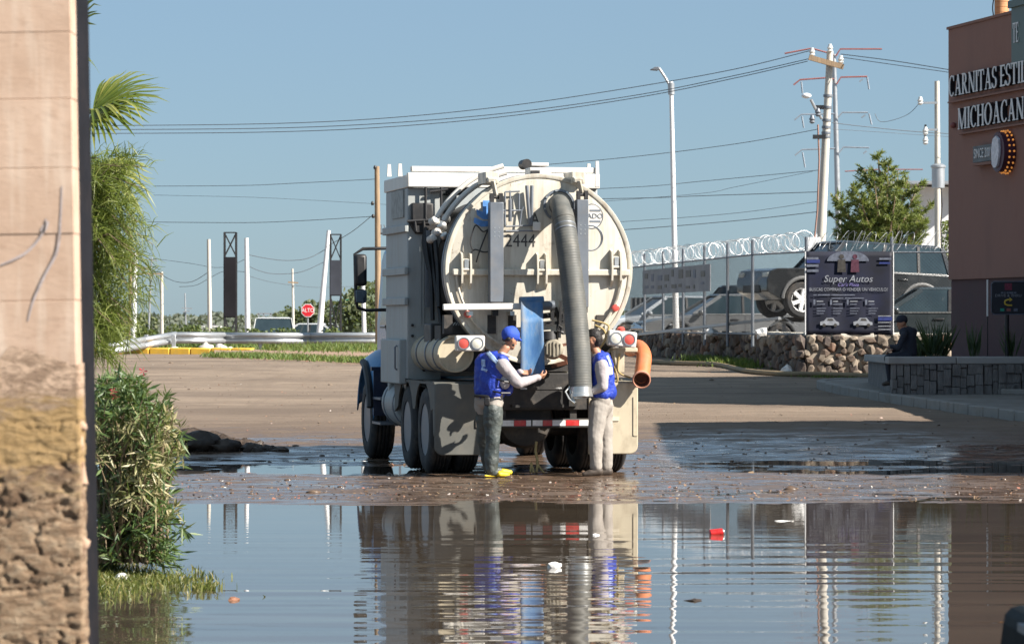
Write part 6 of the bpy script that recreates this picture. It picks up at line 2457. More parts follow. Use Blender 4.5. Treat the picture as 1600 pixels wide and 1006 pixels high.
# stop sign
st = empty('stop_sign', (at(481, 485, 130).x, 130, gd(481, 130)))
tag(st, 'red octagonal ALTO stop sign on a thin post', 'stop sign')
SL = Vector(st.location)
c0 = at(481, 485, 129.9) - SL
oc = lambda R: [(R * math.cos(PI / 8 + k * PI / 4), R * math.sin(PI / 8 + k * PI / 4)) for k in range(8)]
Rr = 11.0 * 130 / F_PX
mb = MB()
mb.prism(oc(Rr), c0, (1, 0, 0), (0, 0, 1), (0, 0.012, 0))
mb.build('sign_border', M['sign_white'], st)
mb = MB()
mb.prism(oc(Rr * 0.91), c0 + Vector((0, -0.004, 0)), (1, 0, 0), (0, 0, 1), (0, 0.003, 0))
pl = mb.build('sign_face', M['stop_red'], st)
text_obj('lettering', 'ALTO', 0.215, M['sign_white'], pl, c0 + Vector((0, -0.007, 0)), (1, 0, 0), (0, 0, 1), 0.002, sx=0.86)
mb = MB()
mb.cyl((0, 0.03, -0.1), (0, 0.03, c0.z + 0.2), 0.03, n=8)
mb.build('post', M['galv'], st)
# green road sign and small pale frame far down the street
gs = empty('road_sign', (at(549, 467, 210).x, 210, 0.3))
tag(gs, 'small green road sign seen beside the truck mirror', 'road sign')
p = at(549, 467, 210) - Vector(gs.location)
mb = MB()
mb.box(p, (0.66, 0.03, 0.42))
mb.build('sign_face', M['green_sign'], gs)
mb = MB()
mb.cyl((0, 0.05, 0), (0, 0.05, p.z), 0.05, n=8)
mb.build('post', M['galv'], gs)
fr = empty('gantry_frame', (at(415, 500, 190).x, 190, 0.3))
tag(fr, 'pale metal frame rising behind the two parked cars', 'frame')
FLc = Vector(fr.location)
for u0, v0, u1, v1 in ((404, 490, 404, 520), (412, 490, 412, 520), (423, 490, 423, 520), (402, 490, 425, 490), (402, 500, 425, 500)):
    mb = MB()
    mb.bar(at(u0, v0, 190) - FLc, at(u1, v1, 190) - FLc, 0.07, 0.07)
    mb.build('bar', M['galv'], fr)
# far white buildings low on the horizon
for (u0, u1, v0, d, lab) in ((300, 345, 505, 330, 'long low white shed far off at the left of the horizon'), (470, 515, 504, 300, 'low pale house far off right of the parked cars')):
    hb_ = empty('far_building', (at((u0 + u1) / 2, 503, d).x, d, 0.3))
    tag(hb_, lab, 'building')
    w = (u1 - u0) * d / F_PX
    z = at(u0, v0, d).z - 0.3
    mb = MB()
    mb.box((0, 2, z / 2), (w, 4, z))
    mb.build('wall', M['white_pole'], hb_)
    mb = MB()
    mb.box((0, 2, z + 0.06), (w + 0.3, 4.3, 0.12))
    mb.build('roof', M['galv'], hb_)
    for k in range(3):
        mb = MB()
        mb.box((w * (k - 1) * 0.3, -0.02, z * 0.6), (0.5, 0.05, 0.35))
        mb.build('window', M['glass'], hb_)
# ------------------------------------------------------------------ vehicles (x forward, origin on the ground at mid length)
def paint(name, col, rough=0.25):
    if name.startswith('near'): return pm(name, col, 0.75, var=0.1, vs=2.0, spec=0.1)
    return pm(name, col, rough, var=0.05, vs=1.5, dirt=tuple(0.5 * c + 0.1 for c in col), dirt_amt=0.3, ds=3.0, coat=0.6)


def small_wheel(R, w, rim_mat):
    ty, rim = MB(), MB()
    ty.lathe((0, 0, 0), (0, 1, 0), [(-w / 2, R * 0.66), (-w / 2, R * 0.9), (-w / 2 + 0.03, R), (w / 2 - 0.03, R), (w / 2, R * 0.9), (w / 2, R * 0.66)], 28, closed=True)
    rim.lathe((0, 0, 0), (0, 1, 0), [(-w / 2 + 0.01, R * 0.67), (-w / 2 + 0.015, R * 0.60), (-w / 2 + 0.06, R * 0.58), (w / 2 - 0.06, R * 0.58), (w / 2 - 0.01, R * 0.67)], 28, closed=True)
    for k in range(6):
        t = 2 * PI * k / 6
        rim.bar((0, 0, 0), (R * 0.62 * math.cos(t), 0, R * 0.62 * math.sin(t)), R * 0.2, w * 0.86, up=(0, 1, 0))
    rim.cyl((0, -w / 2 + 0.01, 0), (0, w / 2 - 0.01, 0), R * 0.15, n=12)
    back = MB()
    back.cyl((0, -0.02, 0), (0, 0.02, 0), R * 0.57, n=20)
    return ty, rim, back


def vehicle(name, label, cat, loc, rz, body_col, suv=False, pitch=0.0, rim_mat=None, group=None, R=0.33, trim=None):
    root = empty(name, loc, rz)
    root.rotation_euler = (0, pitch, rz)
    tag(root, label, cat, group)
    P_ = paint(name + '_paint', body_col)
    W = 0.93 if suv else 0.89
    if suv:
        xf, xr_ = 2.28, -2.25
        fw, rw = 1.42, -1.43
        belt = [(2.28, 0.55), (2.30, 0.80), (2.22, 1.02), (2.05, 1.08), (1.0, 1.14), (-2.0, 1.16), (-2.24, 1.10), (-2.28, 0.75), (-2.22, 0.45)]
        gh = dict(b0=0.95, b1=-2.12, t0=0.42, t1=-1.95, zb=1.12, zt=1.74)
        zc = 0.38
    else:
        fw, rw = 1.38, -1.36
        belt = [(2.26, 0.35), (2.30, 0.55), (2.22, 0.70), (1.9, 0.78), (0.95, 0.92), (-1.5, 0.96), (-2.15, 0.95), (-2.28, 0.80), (-2.26, 0.40)]
        gh = dict(b0=0.95, b1=-1.72, t0=0.18, t1=-1.0, zb=0.92, zt=1.40)
        zc = 0.24
    poly = list(belt)
    for xw in (rw, fw):
        k0 = (xw - R * 1.18, zc)
        poly.append(k0)
        for k in range(9):
            t = PI - PI * k / 8
            poly.append((xw + R * 1.18 * math.cos(t), max(zc, R + R * 1.18 * math.sin(t))))
        poly.append((xw + R * 1.18, zc))
    mb = MB()
    mb.prism(poly, (0, -W, 0), (1, 0, 0), (0, 0, 1), (0, 2 * W, 0))
    body = mb.build('body', P_, root, 0.5, 0.0)
    bv = body.modifiers.new('b', 'BEVEL')
    bv.width = 0.055
    bv.segments = 3
    bv.limit_method = 'ANGLE'
    bv.angle_limit = 0.9
    g = gh
    wb, wt = W - 0.05, W - (0.17 if suv else 0.24)
    B = [Vector((g['b0'], s * wb, g['zb'])) for s in (-1, 1)] + [Vector((g['b1'], s * wb, g['zb'])) for s in (1, -1)]
    Tt = [Vector((g['t0'], s * wt, g['zt'])) for s in (-1, 1)] + [Vector((g['t1'], s * wt, g['zt'])) for s in (1, -1)]
    mb = MB()
    mb.add(B + Tt, [(0, 1, 5, 4), (1, 2, 6, 5), (2, 3, 7, 6), (3, 0, 4, 7)])
    mb.build('window_glass', M['car_glass'], root, 0.3)
    mb = MB()
    top = [p + Vector((0.05 if i < 2 else -0.05, 0, 0)) for i, p in enumerate(Tt)]
    crown = [Vector((p.x * 0.9, p.y * 0.86, p.z + 0.055)) for p in top]
    mb.add(top + crown, [(0, 1, 5, 4), (1, 2, 6, 5), (2, 3, 7, 6), (3, 0, 4, 7), (4, 5, 6, 7), (3, 2, 1, 0)])
    mb.build('roof', P_, root, 0.8, 0.02)
    for s in (0, 1):
        ys = -1 if s == 0 else 1
        f0, f1 = B[0 if s == 0 else 1], Tt[0 if s == 0 else 1]
        r0, r1 = B[3 if s == 0 else 2], Tt[3 if s == 0 else 2]
        ks = (0.0, 0.42, 0.75, 1.0) if suv else (0.0, 0.5, 1.0)
        for k in ks:
            mb = MB()
            mb.bar(f0.lerp(r0, k) + Vector((0, ys * 0.006, 0)), f1.lerp(r1, k) + Vector((0, ys * 0.006, 0)), 0.09 if k in (0.0, 1.0) else 0.06, 0.03, up=(0, ys, 0.3))
            mb.build('pillar', P_ if k in (0.0, 1.0) else M['black'], root)
        mb = MB()
        mb.bar(f0 + Vector((0, ys * 0.055, 0.0)), r0 + Vector((0, ys * 0.055, 0.0)), 0.02, 0.025)
        mb.build('chrome_strip', M['alu'] if not name.startswith('near') else M['navy'], root)
        mb = MB()
        mb.ball((g['b0'] - 0.18, ys * (W + 0.10), g['zb'] + 0.05), 0.12, 12, 8, (0.7, 0.9, 0.62))
        mb.build('door_mirror', P_, root, 1.0)
        for xh in ((0.0, -0.95) if suv else (-0.15, -1.0)):
            mb = MB()
            mb.box((xh, ys * (W + 0.012), g['zb'] - 0.14), (0.22, 0.03, 0.035))
            mb.build('door_handle', M['black'] if not suv else P_, root, bevel=0.01)
        for xs_ in ((0.62, -0.42, -1.35) if suv else (0.62, -0.42, -1.25)):
            mb = MB()
            mb.box((xs_, ys * (W + 0.001), (g['zb'] + zc) / 2 + 0.1), (0.012, 0.004, g['zb'] - zc - 0.25))
            mb.build('door_seam', M['black'], root)
        if suv:
            for xw in (fw, rw):
                pts = [(xw + R * 1.2 * math.cos(t), ys * (W + 0.01), R + R * 1.2 * math.sin(t)) for t in np.linspace(0.02, PI - 0.02, 15)]
                mb = MB()
                mb.tube(pts, 0.045, 8)
                mb.build('arch_trim', trim or P_, root)
        mb = MB()
        mb.box((belt[1][0] - 0.10, ys * (W - 0.20), belt[2][1] - 0.10), (0.16, 0.34, 0.12))
        mb.build('headlight', M['white_lens'], root, bevel=0.03)
        mb = MB()
        mb.box((belt[-2][0] + 0.07, ys * (W - 0.14), belt[-3][1] - 0.14), (0.14, 0.22, 0.18))
        mb.build('tail_light', M['red_lens'] if not name.startswith('near') else M['navy'], root, bevel=0.03)
    mb = MB()
    mb.box((belt[0][0] + 0.0, 0, belt[0][1] + 0.06), (0.06, W * 1.1, 0.18))
    mb.build('grille', M['black'], root, bevel=0.02)
    for xw in (fw, rw):
        for s in (-1, 1):
            ty, rim, back = small_wheel(R, 0.24, None)
            w_ = ty.build('wheel', M['rubber'], root, 0.6)
            w_.location = (xw, s * (W - 0.12), R)
            w_.rotation_euler = (0, random.uniform(0, 3), 0)
            rim.build('rim', rim_mat or M['alu'], w_)
            back.build('brake_disc', M['chassis'], w_)
    mb = MB()
    mb.box((0, 0, zc + 0.12), (3.6, 2 * W - 0.36, 0.2))
    mb.build('underbody', M['chassis'], root)
    return root


m, nt, b = new_mat('car_glass')
b.inputs['Base Color'].default_value = (0.03, 0.05, 0.06, 1)
b.inputs['Roughness'].default_value = 0.04
n = noise(nt, pos(nt), 2.0)
nt.links.new(ramp(nt, n, [(0.3, (0.022, 0.036, 0.045)), (0.7, (0.035, 0.055, 0.065))]), b.inputs['Base Color'])
M['car_glass'] = m
# ------------------------------------------------------------------ car lot at the right: stone wall, fence, razor wire, banner, cars
# parked cars on the street at the left, behind the guardrail
vehicle('parked_car', 'white car parked behind the guardrail, left of the pair', 'car', (at(428, 503, 150).x, 150, 0.22), PI * 0.52, (0.62, 0.63, 0.62), suv=True)
vehicle('parked_car', 'silver car parked behind the guardrail, nearest the stop sign', 'car', (at(478, 503, 150).x, 151, 0.30), PI * 0.9, (0.55, 0.56, 0.57))

C0 = Vector((6.09, 71.0, 0))
W1 = Vector((5.19, 74.0, 0))
W2 = Vector((3.79, 86.0, 0))
W3 = Vector((3.05, 92.5, 0))
CR = Vector((11.5, 71.0, 0))
WALL_TOP = 1.52
stone_m = []
for i, c in enumerate(((0.12, 0.085, 0.065), (0.17, 0.135, 0.105), (0.08, 0.062, 0.055), (0.25, 0.205, 0.16), (0.16, 0.09, 0.06))):
    stone_m.append(pm('field_stone_%s' % 'abcde'[i], c, 0.9, var=0.25, vs=6.0, dirt=(0.4, 0.34, 0.27), dirt_amt=0.4, ds=5, bscale=12, bstr=0.6))
M['wall_mortar'] = pm('wall_mortar', (0.34, 0.29, 0.23), 0.95, var=0.2, vs=5.0, bscale=14, bstr=0.5)
stone_meshes = []
for i in range(8):
    bm = bmesh.new()
    bmesh.ops.create_icosphere(bm, subdivisions=1, radius=1.0)
    for v in bm.verts:
        v.co = v.co * (1 + 0.22 * mnoise.noise(v.co * 1.4 + Vector((i * 5.1, 0, i))))
        for ax in range(3):
            v.co[ax] = max(-0.82, min(0.82, v.co[ax]))
    me = bpy.data.meshes.new('stone')
    bm.to_mesh(me)
    bm.free()
    me.materials.append(stone_m[i % 5])
    stone_meshes.append(me)


def stone_wall(name, label, A, B, sz, seed):
    rr_ = random.Random(seed)
    A, B = Vector(A), Vector(B)
    mid = (A + B) / 2
    root = empty(name, (mid.x, mid.y, gz_base(mid.x, mid.y)))
    tag(root, label, 'wall')
    RLc = Vector(root.location)
    d = (B - A)
    Lw = d.length
    d.normalize()
    n = Vector((-d.y, d.x, 0))
    if n.y > 0 and abs(n.y) > 0.5: n = -n
    if abs(n.y) <= 0.5 and n.x > 0: n = -n
    nseg = int(Lw / 2) + 1
    vs = []
    for k in range(nseg + 1):
        p = A + d * (Lw * k / nseg)
        g = gz_base(p.x, p.y) - 0.1
        for o_, z in ((0.12, g), (0.12, WALL_TOP - 0.02), (-0.22, WALL_TOP - 0.02), (-0.22, g)):
            q_ = p + n * o_
            vs.append(Vector((q_.x, q_.y, z)) - RLc)
    mb = MB()
    mb.add(vs, [(k * 4 + j, k * 4 + (j + 1) % 4, (k + 1) * 4 + (j + 1) % 4, (k + 1) * 4 + j) for k in range(nseg) for j in range(4)] + [(0, 1, 2, 3), (nseg * 4 + 3, nseg * 4 + 2, nseg * 4 + 1, nseg * 4)])
    mb.build('mortar_core', M['wall_mortar'], root, 0.3)
    s = 0.0
    cnt = 0
    while s < Lw:
        w = sz * rr_.uniform(0.6, 1.2)
        p = A + d * (s + w / 2)
        g = gz_base(p.x, p.y) - 0.03
        z = g
        while z < WALL_TOP - 0.06:
            h = min(sz * rr_.uniform(0.5, 1.35), WALL_TOP + 0.03 - z)
            o = bpy.data.objects.new('stone', rr_.choice(stone_meshes))
            C.objects.link(o)
            o.parent = root
            o.location = p + n * (0.10 + rr_.uniform(0, 0.05)) + Vector((0, 0, z + h / 2)) + d * rr_.uniform(-0.09, 0.09) - RLc - Vector((0, 0, 0))
            kx = rr_.uniform(0.85, 1.35)
            o.scale = (w * 0.62 * kx, 0.12, h * 0.66)
            o.rotation_euler = (rr_.uniform(-0.2, 0.2), rr_.uniform(-0.7, 0.7), math.atan2(d.y, d.x))
            z += h
            cnt += 1
        s += w
    # pale mortar along the top
    mb = MB()
    for k in range(int(Lw / 0.35)):
        p = A + d * (0.35 * k + 0.17)
        mb.box(Vector((p.x, p.y, WALL_TOP + 0.015 + rr_.uniform(-0.01, 0.02))) - RLc - n * 0.04, (0.36, 0.30, 0.07 + rr_.uniform(0, 0.03)), rot=Matrix.Rotation(math.atan2(d.y, d.x) + rr_.uniform(-0.05, 0.05), 3, 'Z'))
    mb.build('wall_cap', M['concrete_light'], root, bevel=0.02)
    return root


M['concrete_light'] = pm('pale_mortar_cap', (0.58, 0.54, 0.47), 0.9, var=0.15, vs=6.0, bscale=20, bstr=0.5)
stone_wall('stone_wall', 'rough stone retaining wall facing the camera below the blue banner', C0, CR, 0.21, 1)
stone_wall('stone_wall', 'dark stone retaining wall running back from the banner towards the truck', W3, C0, 0.30, 2)


# fence: posts, wire mesh, rails
def fence(name, label, pts, posts, z0, z1, seed, mesh_pitch=0.075):
    root = empty(name, (pts[0].x, pts[0].y, z0))
    tag(root, label, 'fence')
    L0 = Vector(root.location)
    for p in posts:
        mb = MB()
        mb.cyl(Vector((p.x, p.y, z0 - 0.25)) - L0, Vector((p.x, p.y, z1 + 0.32)) - L0, 0.035, n=10)
        mb.build('fence_post', M['steel'], root)
    for i in range(len(pts) - 1):
        for z in (z0 + 0.03, z1):
            mb = MB()
            mb.cyl(Vector((pts[i].x, pts[i].y, z)) - L0, Vector((pts[i + 1].x, pts[i + 1].y, z)) - L0, 0.018, n=8)
            mb.build('fence_rail', M['steel'], root)
    V = []
    wr_ = 0.0019
    for i in range(len(pts) - 1):
        a, b_ = Vector((pts[i].x, pts[i].y, z0)), Vector((pts[i + 1].x, pts[i + 1].y, z0))
        d = b_ - a
        Ls = d.length
        d.normalize()
        H = z1 - z0
        nn = Vector((-d.y, d.x, 0))
        k = -H
        while k < Ls:
            for sgn in (1, -1):
                s0, s1 = (k, k + H)
                za, zb_ = (0, H) if sgn > 0 else (H, 0)
                # clip to the bay
                if s0 < 0:
                    za += (zb_ - za) * (0 - s0) / (s1 - s0)
                    s0 = 0
                if s1 > Ls:
                    zb_ = za + (zb_ - za) * (Ls - s0) / (s1 - s0)
                    s1 = Ls
                if s1 - s0 < 0.02: continue
                p = a + d * s0 + Vector((0, 0, za)) - L0
                q_ = a + d * s1 + Vector((0, 0, zb_)) - L0
                t = (q_ - p).normalized()
                w = t.cross(nn).normalized() * wr_
                e = nn * wr_
                V += [p - w, q_ - w, q_ + w, p + w, p - e, q_ - e, q_ + e, p + e]
            k += mesh_pitch
    arr = np.array([tuple(v) for v in V])
    me = fast_mesh('wire_mesh', arr, len(arr) // 4, np.arange(len(arr)))
    o = obj_from_mesh('wire_mesh', me, root, M['mesh_wire'])
    o['kind'] = 'stuff'
    return root


M['mesh_wire'] = pm('dull_mesh_wire', (0.05, 0.055, 0.06), 0.5, metal=0.4, var=0.1)
n_side = 6
dirw = (W2 - W1).normalized()
posts_side = [W1 + dirw * 3.02 * k for k in range(6)]
fence('chain_link_fence', 'chain link fence running back behind the truck above the stone wall', [C0, W1, W3], posts_side, WALL_TOP, 3.26, 1)
fence('chain_link_fence', 'chain link fence behind the banner, facing the camera', [C0, CR], [C0, Vector((7.86, 71.0, 0)), Vector((9.9, 71, 0))], WALL_TOP, 3.25, 2)


def razor(name, label, A, B, zc, R, pitch, seed):
    rr_ = random.Random(seed)
    A, B = Vector(A), Vector(B)
    d = B - A
    L_ = d.length
    d.normalize()
    n = Vector((-d.y, d.x, 0))
    pts = []
    turns = int(L_ / pitch)
    mb = MB()
    per = 14
    for lay in (0, 1):
        pts = []
        for k in range(turns * per + 1):
            t = k / per
            a = 2 * PI * t * (1 if lay == 0 else -1) + lay * 1.3
            r_ = R * (1 + 0.10 * math.sin(t * 1.7 + seed) + 0.05 * math.sin(t * 5.1))
            s = pitch * t + 0.05 * math.sin(t * 2.2)
            pts.append(A + d * min(L_, s) + n * (r_ * math.cos(a)) + Vector((0, 0, zc + r_ * math.sin(a) * 0.95)) + d * (0.10 * math.sin(a)))
        mb.tube(pts, 0.0042, 4)
    o = mb.build(name, M['razor'], None, 1.0)
    tag(o, label, 'razor wire')
    return o


M['razor'] = pm('razor_wire_steel', (0.42, 0.43, 0.44), 0.4, metal=0.5, var=0.1, vs=3)
razor('razor_wire', 'shiny coil of razor wire along the side fence towards the truck', (C0.x, C0.y, 0), (W3.x, W3.y, 0), 3.49, 0.20, 0.34, 1)
razor('razor_wire', 'razor wire coil above the blue banner in front of the green tree', (C0.x, C0.y, 0), (CR.x, CR.y, 0), 3.49, 0.20, 0.26, 2)

M['ban_grey'] = pm('banner_grey_print', (0.12, 0.135, 0.18), 0.6, var=0.35, vs=14)
# grey back of a sign hung on the side fence
sgn = empty('fence_sign', W1 + dirw * 6 + Vector((0, 0, WALL_TOP)))
tag(sgn, 'faded grey sign panel with dark lettering hung on the side fence', 'sign')
SLc = Vector(sgn.location)
nside = Vector((-dirw.y, dirw.x, 0))
if nside.x > 0: nside = -nside
pA, pB = W1 + dirw * 4.9, W1 + dirw * 15.0
zA, zB = 3.14, 2.52
mb = MB()
M['sign_grey'] = pm('faded_grey_vinyl', (0.22, 0.23, 0.25), 0.7, var=0.3, vs=1.2, dirt=(0.36, 0.35, 0.36), dirt_amt=0.7, ds=1.0)
mb.add([Vector((p.x, p.y, z)) + nside * o_ - SLc for o_ in (0.05, 0.07) for p, z in ((pA, zB), (pB, zB), (pB, zA), (pA, zA))], [(0, 1, 2, 3), (7, 6, 5, 4), (0, 4, 5, 1), (1, 5, 6, 2), (2, 6, 7, 3), (3, 7, 4, 0)])
mb.build('panel', M['sign_grey'], sgn, 0.3)
rs6 = random.Random(6)
for k in range(9):          # worn print on the panel, no longer readable
    t0_ = 0.04 + 0.105 * k
    for zz, hh in ((2.93 + rs6.uniform(-0.04, 0.08), 0.15), (2.68 + rs6.uniform(-0.05, 0.04), 0.07)):
        w_ = rs6.uniform(0.02, 0.075)
        a, b_ = pB.lerp(pA, t0_), pB.lerp(pA, t0_ + w_)
        mb = MB()
        mb.bar(Vector((a.x, a.y, zz)) + nside * 0.075 - SLc, Vector((b_.x, b_.y, zz)) + nside * 0.075 - SLc, 0.008, hh * rs6.uniform(0.7, 1.4))
        mb.build('worn_print', M['ink'] if rs6.random() < 0.6 else M['ban_grey'], sgn)

# banner
bd = 70.88
ban = empty('banner', at(1327, 523, bd))
tag(ban, 'dark blue Super Autos banner hung on the fence above the stone wall', 'banner')
BL = Vector(ban.location)
M['banner'] = pm('banner_vinyl', (0.006, 0.008, 0.022), 0.7, var=0.5, vs=1.6, dirt=(0.008, 0.012, 0.045), dirt_amt=0.8, ds=1.5)
M['ban_white'] = pm('banner_white_print', (0.27, 0.285, 0.32), 0.6, var=0.25, vs=12)
M['ban_blue'] = pm('banner_blue_print', (0.02, 0.035, 0.17), 0.6, var=0.3, vs=8)
M['ban_purple'] = pm('banner_purple_print', (0.20, 0.17, 0.42), 0.5, var=0.2, vs=14)
mb = MB()
V = []
NX, NZ = 20, 16
for j in range(NZ + 1):
    for i in range(NX + 1):
        p = at(1258.5 + 137.5 * i / NX, 393 + 130 * j / NZ, bd)
        V.append(Vector((p.x, bd + 0.012 * math.sin(i * 0.9) * (j / NZ), p.z)) - BL)
mb.add(V, [(j * (NX + 1) + i, j * (NX + 1) + i + 1, (j + 1) * (NX + 1) + i + 1, (j + 1) * (NX + 1) + i) for j in range(NZ) for i in range(NX)])
sheet = mb.build('vinyl_sheet', M['banner'], ban, 1.0)
smd = sheet.modifiers.new('s', 'SOLIDIFY')
smd.thickness = 0.004
bp_ = lambda u, v, o_=0.03: at(u, v, bd - o_) - BL


def btext(txt, u, v, size, mat, shear=0.0, sx=1.0):
    text_obj('lettering', txt, size * 1.38 / 75.6, M[mat], sheet, bp_(u, v), (1, 0, 0), (0, 0, 1), 0.001, shear=shear, sx=sx)


def brect(u0, v0, u1, v1, mat, name='print_block', o_=0.028):
    a, b_ = bp_(u0, v0, o_), bp_(u1, v1, o_)
    mb = MB()
    mb.box(((a.x + b_.x) / 2, a.y, (a.z + b_.z) / 2), (b_.x - a.x, 0.002, a.z - b_.z))
    mb.build(name, M[mat], sheet)


btext('Super Autos', 1325, 436, 11, 'ban_white', 0.25, 1.0)
btext("Car's Plaza", 1325, 445, 5.5, 'ban_purple', 0.3)
btext('BUSCAS COMPRAR O VENDER UN VEHICULO?', 1326, 452.5, 5.2, 'ban_white', 0.0, 0.82)
for u0, u1, v in ((1271, 1276, 460), (1278, 1297, 460), (1299, 1336, 460), (1299, 1318, 465), (1320, 1350, 465)):
    brect(u0, v, u1, v + 1.6, 'ban_grey')
for k, (u, t1, t2) in enumerate(((1284, 'CREDITO', 'A TU MEDIDA'), (1310, 'AUTOS', 'GARANTIZADOS'), (1336, 'TRAMITES', 'SIN COSTO'), (1365, 'SEGURO', 'INCLUIDO'))):
    brect(u - 8, 470, u - 8 + 1.5 * len(t1), 471.5, 'ban_white')
    brect(u - 8, 474.5, u - 8 + 1.2 * len(t2), 476, 'ban_grey')
    for j in range(3):
        brect(u - 8, 481 + j * 4, u + 7 - 2 * j, 482.3 + j * 4, 'ban_grey')
    brect(u - 13, 468, u - 10, 476, 'ban_grey')
for v in (402, 413, 421):
    brect(1260.5, v, 1279, v + 4, 'ban_grey')
brect(1260.5, 405.6, 1281, 411, 'ban_blue')
brect(1374, 403, 1393, 406, 'ban_grey')
brect(1374, 409.5, 1391, 412.5, 'ban_blue')
for v in (493, 503, 509, 514):
    brect(1372, v, 1392, v + 1.2, 'ban_white')
brect(1372, 495, 1394, 501, 'ban_blue')
# printed half-ellipse of a car body with two people, and the two white cars
mb = MB()
pts = [(0.72 * math.cos(t), 0.22 * math.sin(t)) for t in np.linspace(0.0, PI, 18)]
mb.prism([(x * 0.60, z * 0.95) for x, z in pts], bp_(1325, 408, 0.028), (1, 0, 0), (0, 0, 1), (0, 0.002, 0))
mb.build('printed_windscreen', M['ban_grey'], sheet)
for u in (1315, 1336):
    mb = MB()
    c0 = bp_(u, 401, 0.034)
    mb.cyl(c0, c0 + Vector((0, 0.003, 0)), 0.05, n=12)
    mb.prism([(-0.09, -0.32), (0.09, -0.32), (0.075, -0.06), (-0.075, -0.06)], c0, (1, 0, 0), (0, 0, 1), (0, 0.003, 0))
    mb.build('printed_figure', M['ink'] if u == 1315 else pm('print_maroon', (0.09, 0.03, 0.05), 0.5, var=0.4, vs=20), sheet)
for u in (1296, 1348):
    mb = MB()
    c0 = bp_(u, 505, 0.032)
    mb.prism([(-0.19, -0.04), (-0.19, 0.03), (-0.11, 0.05), (-0.06, 0.11), (0.08, 0.11), (0.14, 0.04), (0.2, 0.02), (0.2, -0.04)], c0, (1, 0, 0), (0, 0, 1), (0, 0.003, 0))
    pc_ = mb.build('printed_car', M['ban_white'], sheet)
    mb = MB()
    for x in (-0.11, 0.12):
        mb.cyl(c0 + Vector((x, -0.002, -0.04)), c0 + Vector((x, 0.0, -0.04)), 0.035, n=10)
    mb.prism([(-0.05, 0.05), (-0.03, 0.095), (0.06, 0.095), (0.09, 0.05)], c0 + Vector((0, -0.002, 0)), (1, 0, 0), (0, 0, 1), (0, 0.001, 0))
    mb.build('printed_wheels', M['ink'], pc_)
for u in (1258.5, 1396):
    mb = MB()
    mb.bar(bp_(u, 393, 0.0), bp_(u, 523, 0.0), 0.025, 0.02)
    mb.build('banner_edge', M['sign_white'], ban)

# the lot itself: floor, display ramp, cars
lot = MB()
lot_pts = [(C0.x + 0.2, C0.y + 0.2), (CR.x + 8, CR.y + 0.2), (26, 130), (2.0, 130), (W3.x + 0.2, W3.y), (W1.x + 0.25, W1.y)]
lot.add([Vector((x, y, 1.08)) for x, y in lot_pts], [(0, 1, 2, 3, 4, 5)])
lo_ = lot.build('lot_floor', M['pavement'], None, 0)
tag(lo_, kind='structure')
ramp_ = empty('display_ramp', (7.4, 77.0, 1.08))
tag(ramp_, 'dark steel ramp holding up the dark SUV behind the fence', 'ramp')
RLc = Vector(ramp_.location)
sc_ = 77.0
dk = at(1250, 500, sc_).z
for yy in (76.2, 77.8):
    mb = MB()
    a, b_ = at(1212, 498, yy), at(1490, 512, yy)
    mb.bar(a - RLc, b_ - RLc, 0.4, 0.10)
    mb.build('ramp_track', M['chassis'], ramp_)
    for u, v in ((1225, 500), (1262, 502), (1400, 507), (1455, 510)):
        p = at(u, v, yy)
        mb = MB()
        mb.bar(Vector((p.x, p.y, p.z - 0.05)) - RLc, Vector((p.x, p.y, 1.0)) - RLc, 0.08, 0.08)
        mb.build('ramp_leg', M['steel'], ramp_)
    mb = MB()
    mb.bar(at(1219, 497, yy - 0.3) - RLc, at(1000, 522, yy + 3.0) - RLc, 0.12, 0.06)
    mb.build('ramp_rail', M['galv'], ramp_)
for s in (-1, 1):
    mb = MB()
    p = at(1225, 496, 76.0)
    mb.bar(p - RLc, at(1225 + s * 22, 510, 76.0) - RLc, 0.03, 0.03)
    mb.build('ramp_brace', M['galv'], ramp_)

tilt_ = math.atan2(10, 198)
pf = at(1250, 468, 76.0)
pr_ = at(1448, 479, 76.0)
midw = (pf + pr_) / 2
vehicle('dark_suv', 'dark SUV raised on a ramp behind the fence and banner', 'SUV', (7.50, 77.2, midw.z - 0.41), PI + 0.30, (0.016, 0.018, 0.02), suv=True, pitch=-tilt_ * 1.0, rim_mat=M['sign_white'], R=0.41, trim=pm('grey_arch_trim', (0.12, 0.12, 0.12), 0.6))
vehicle('sedan', 'dark silver sedan between the SUV and the planter behind the fence', 'car', (at(1448, 500, 73.2).x, 73.2, 1.09), PI, (0.035, 0.045, 0.05))
vehicle('parked_car', 'white car low behind the fence nearest the truck', 'car', (at(1040, 500, 97).x, 97, 1.09), PI * 1.08, (0.34, 0.37, 0.40))
vehicle('parked_car', 'silver car behind the fence, left of the raised SUV', 'car', (at(1130, 500, 90).x, 90.5, 1.09), PI * 1.05, (0.15, 0.155, 0.16))
vehicle('parked_car', 'black car in the second row behind the silver car', 'car', (at(1150, 500, 101).x, 101, 1.09), PI * 1.0, (0.02, 0.02, 0.022), suv=True)

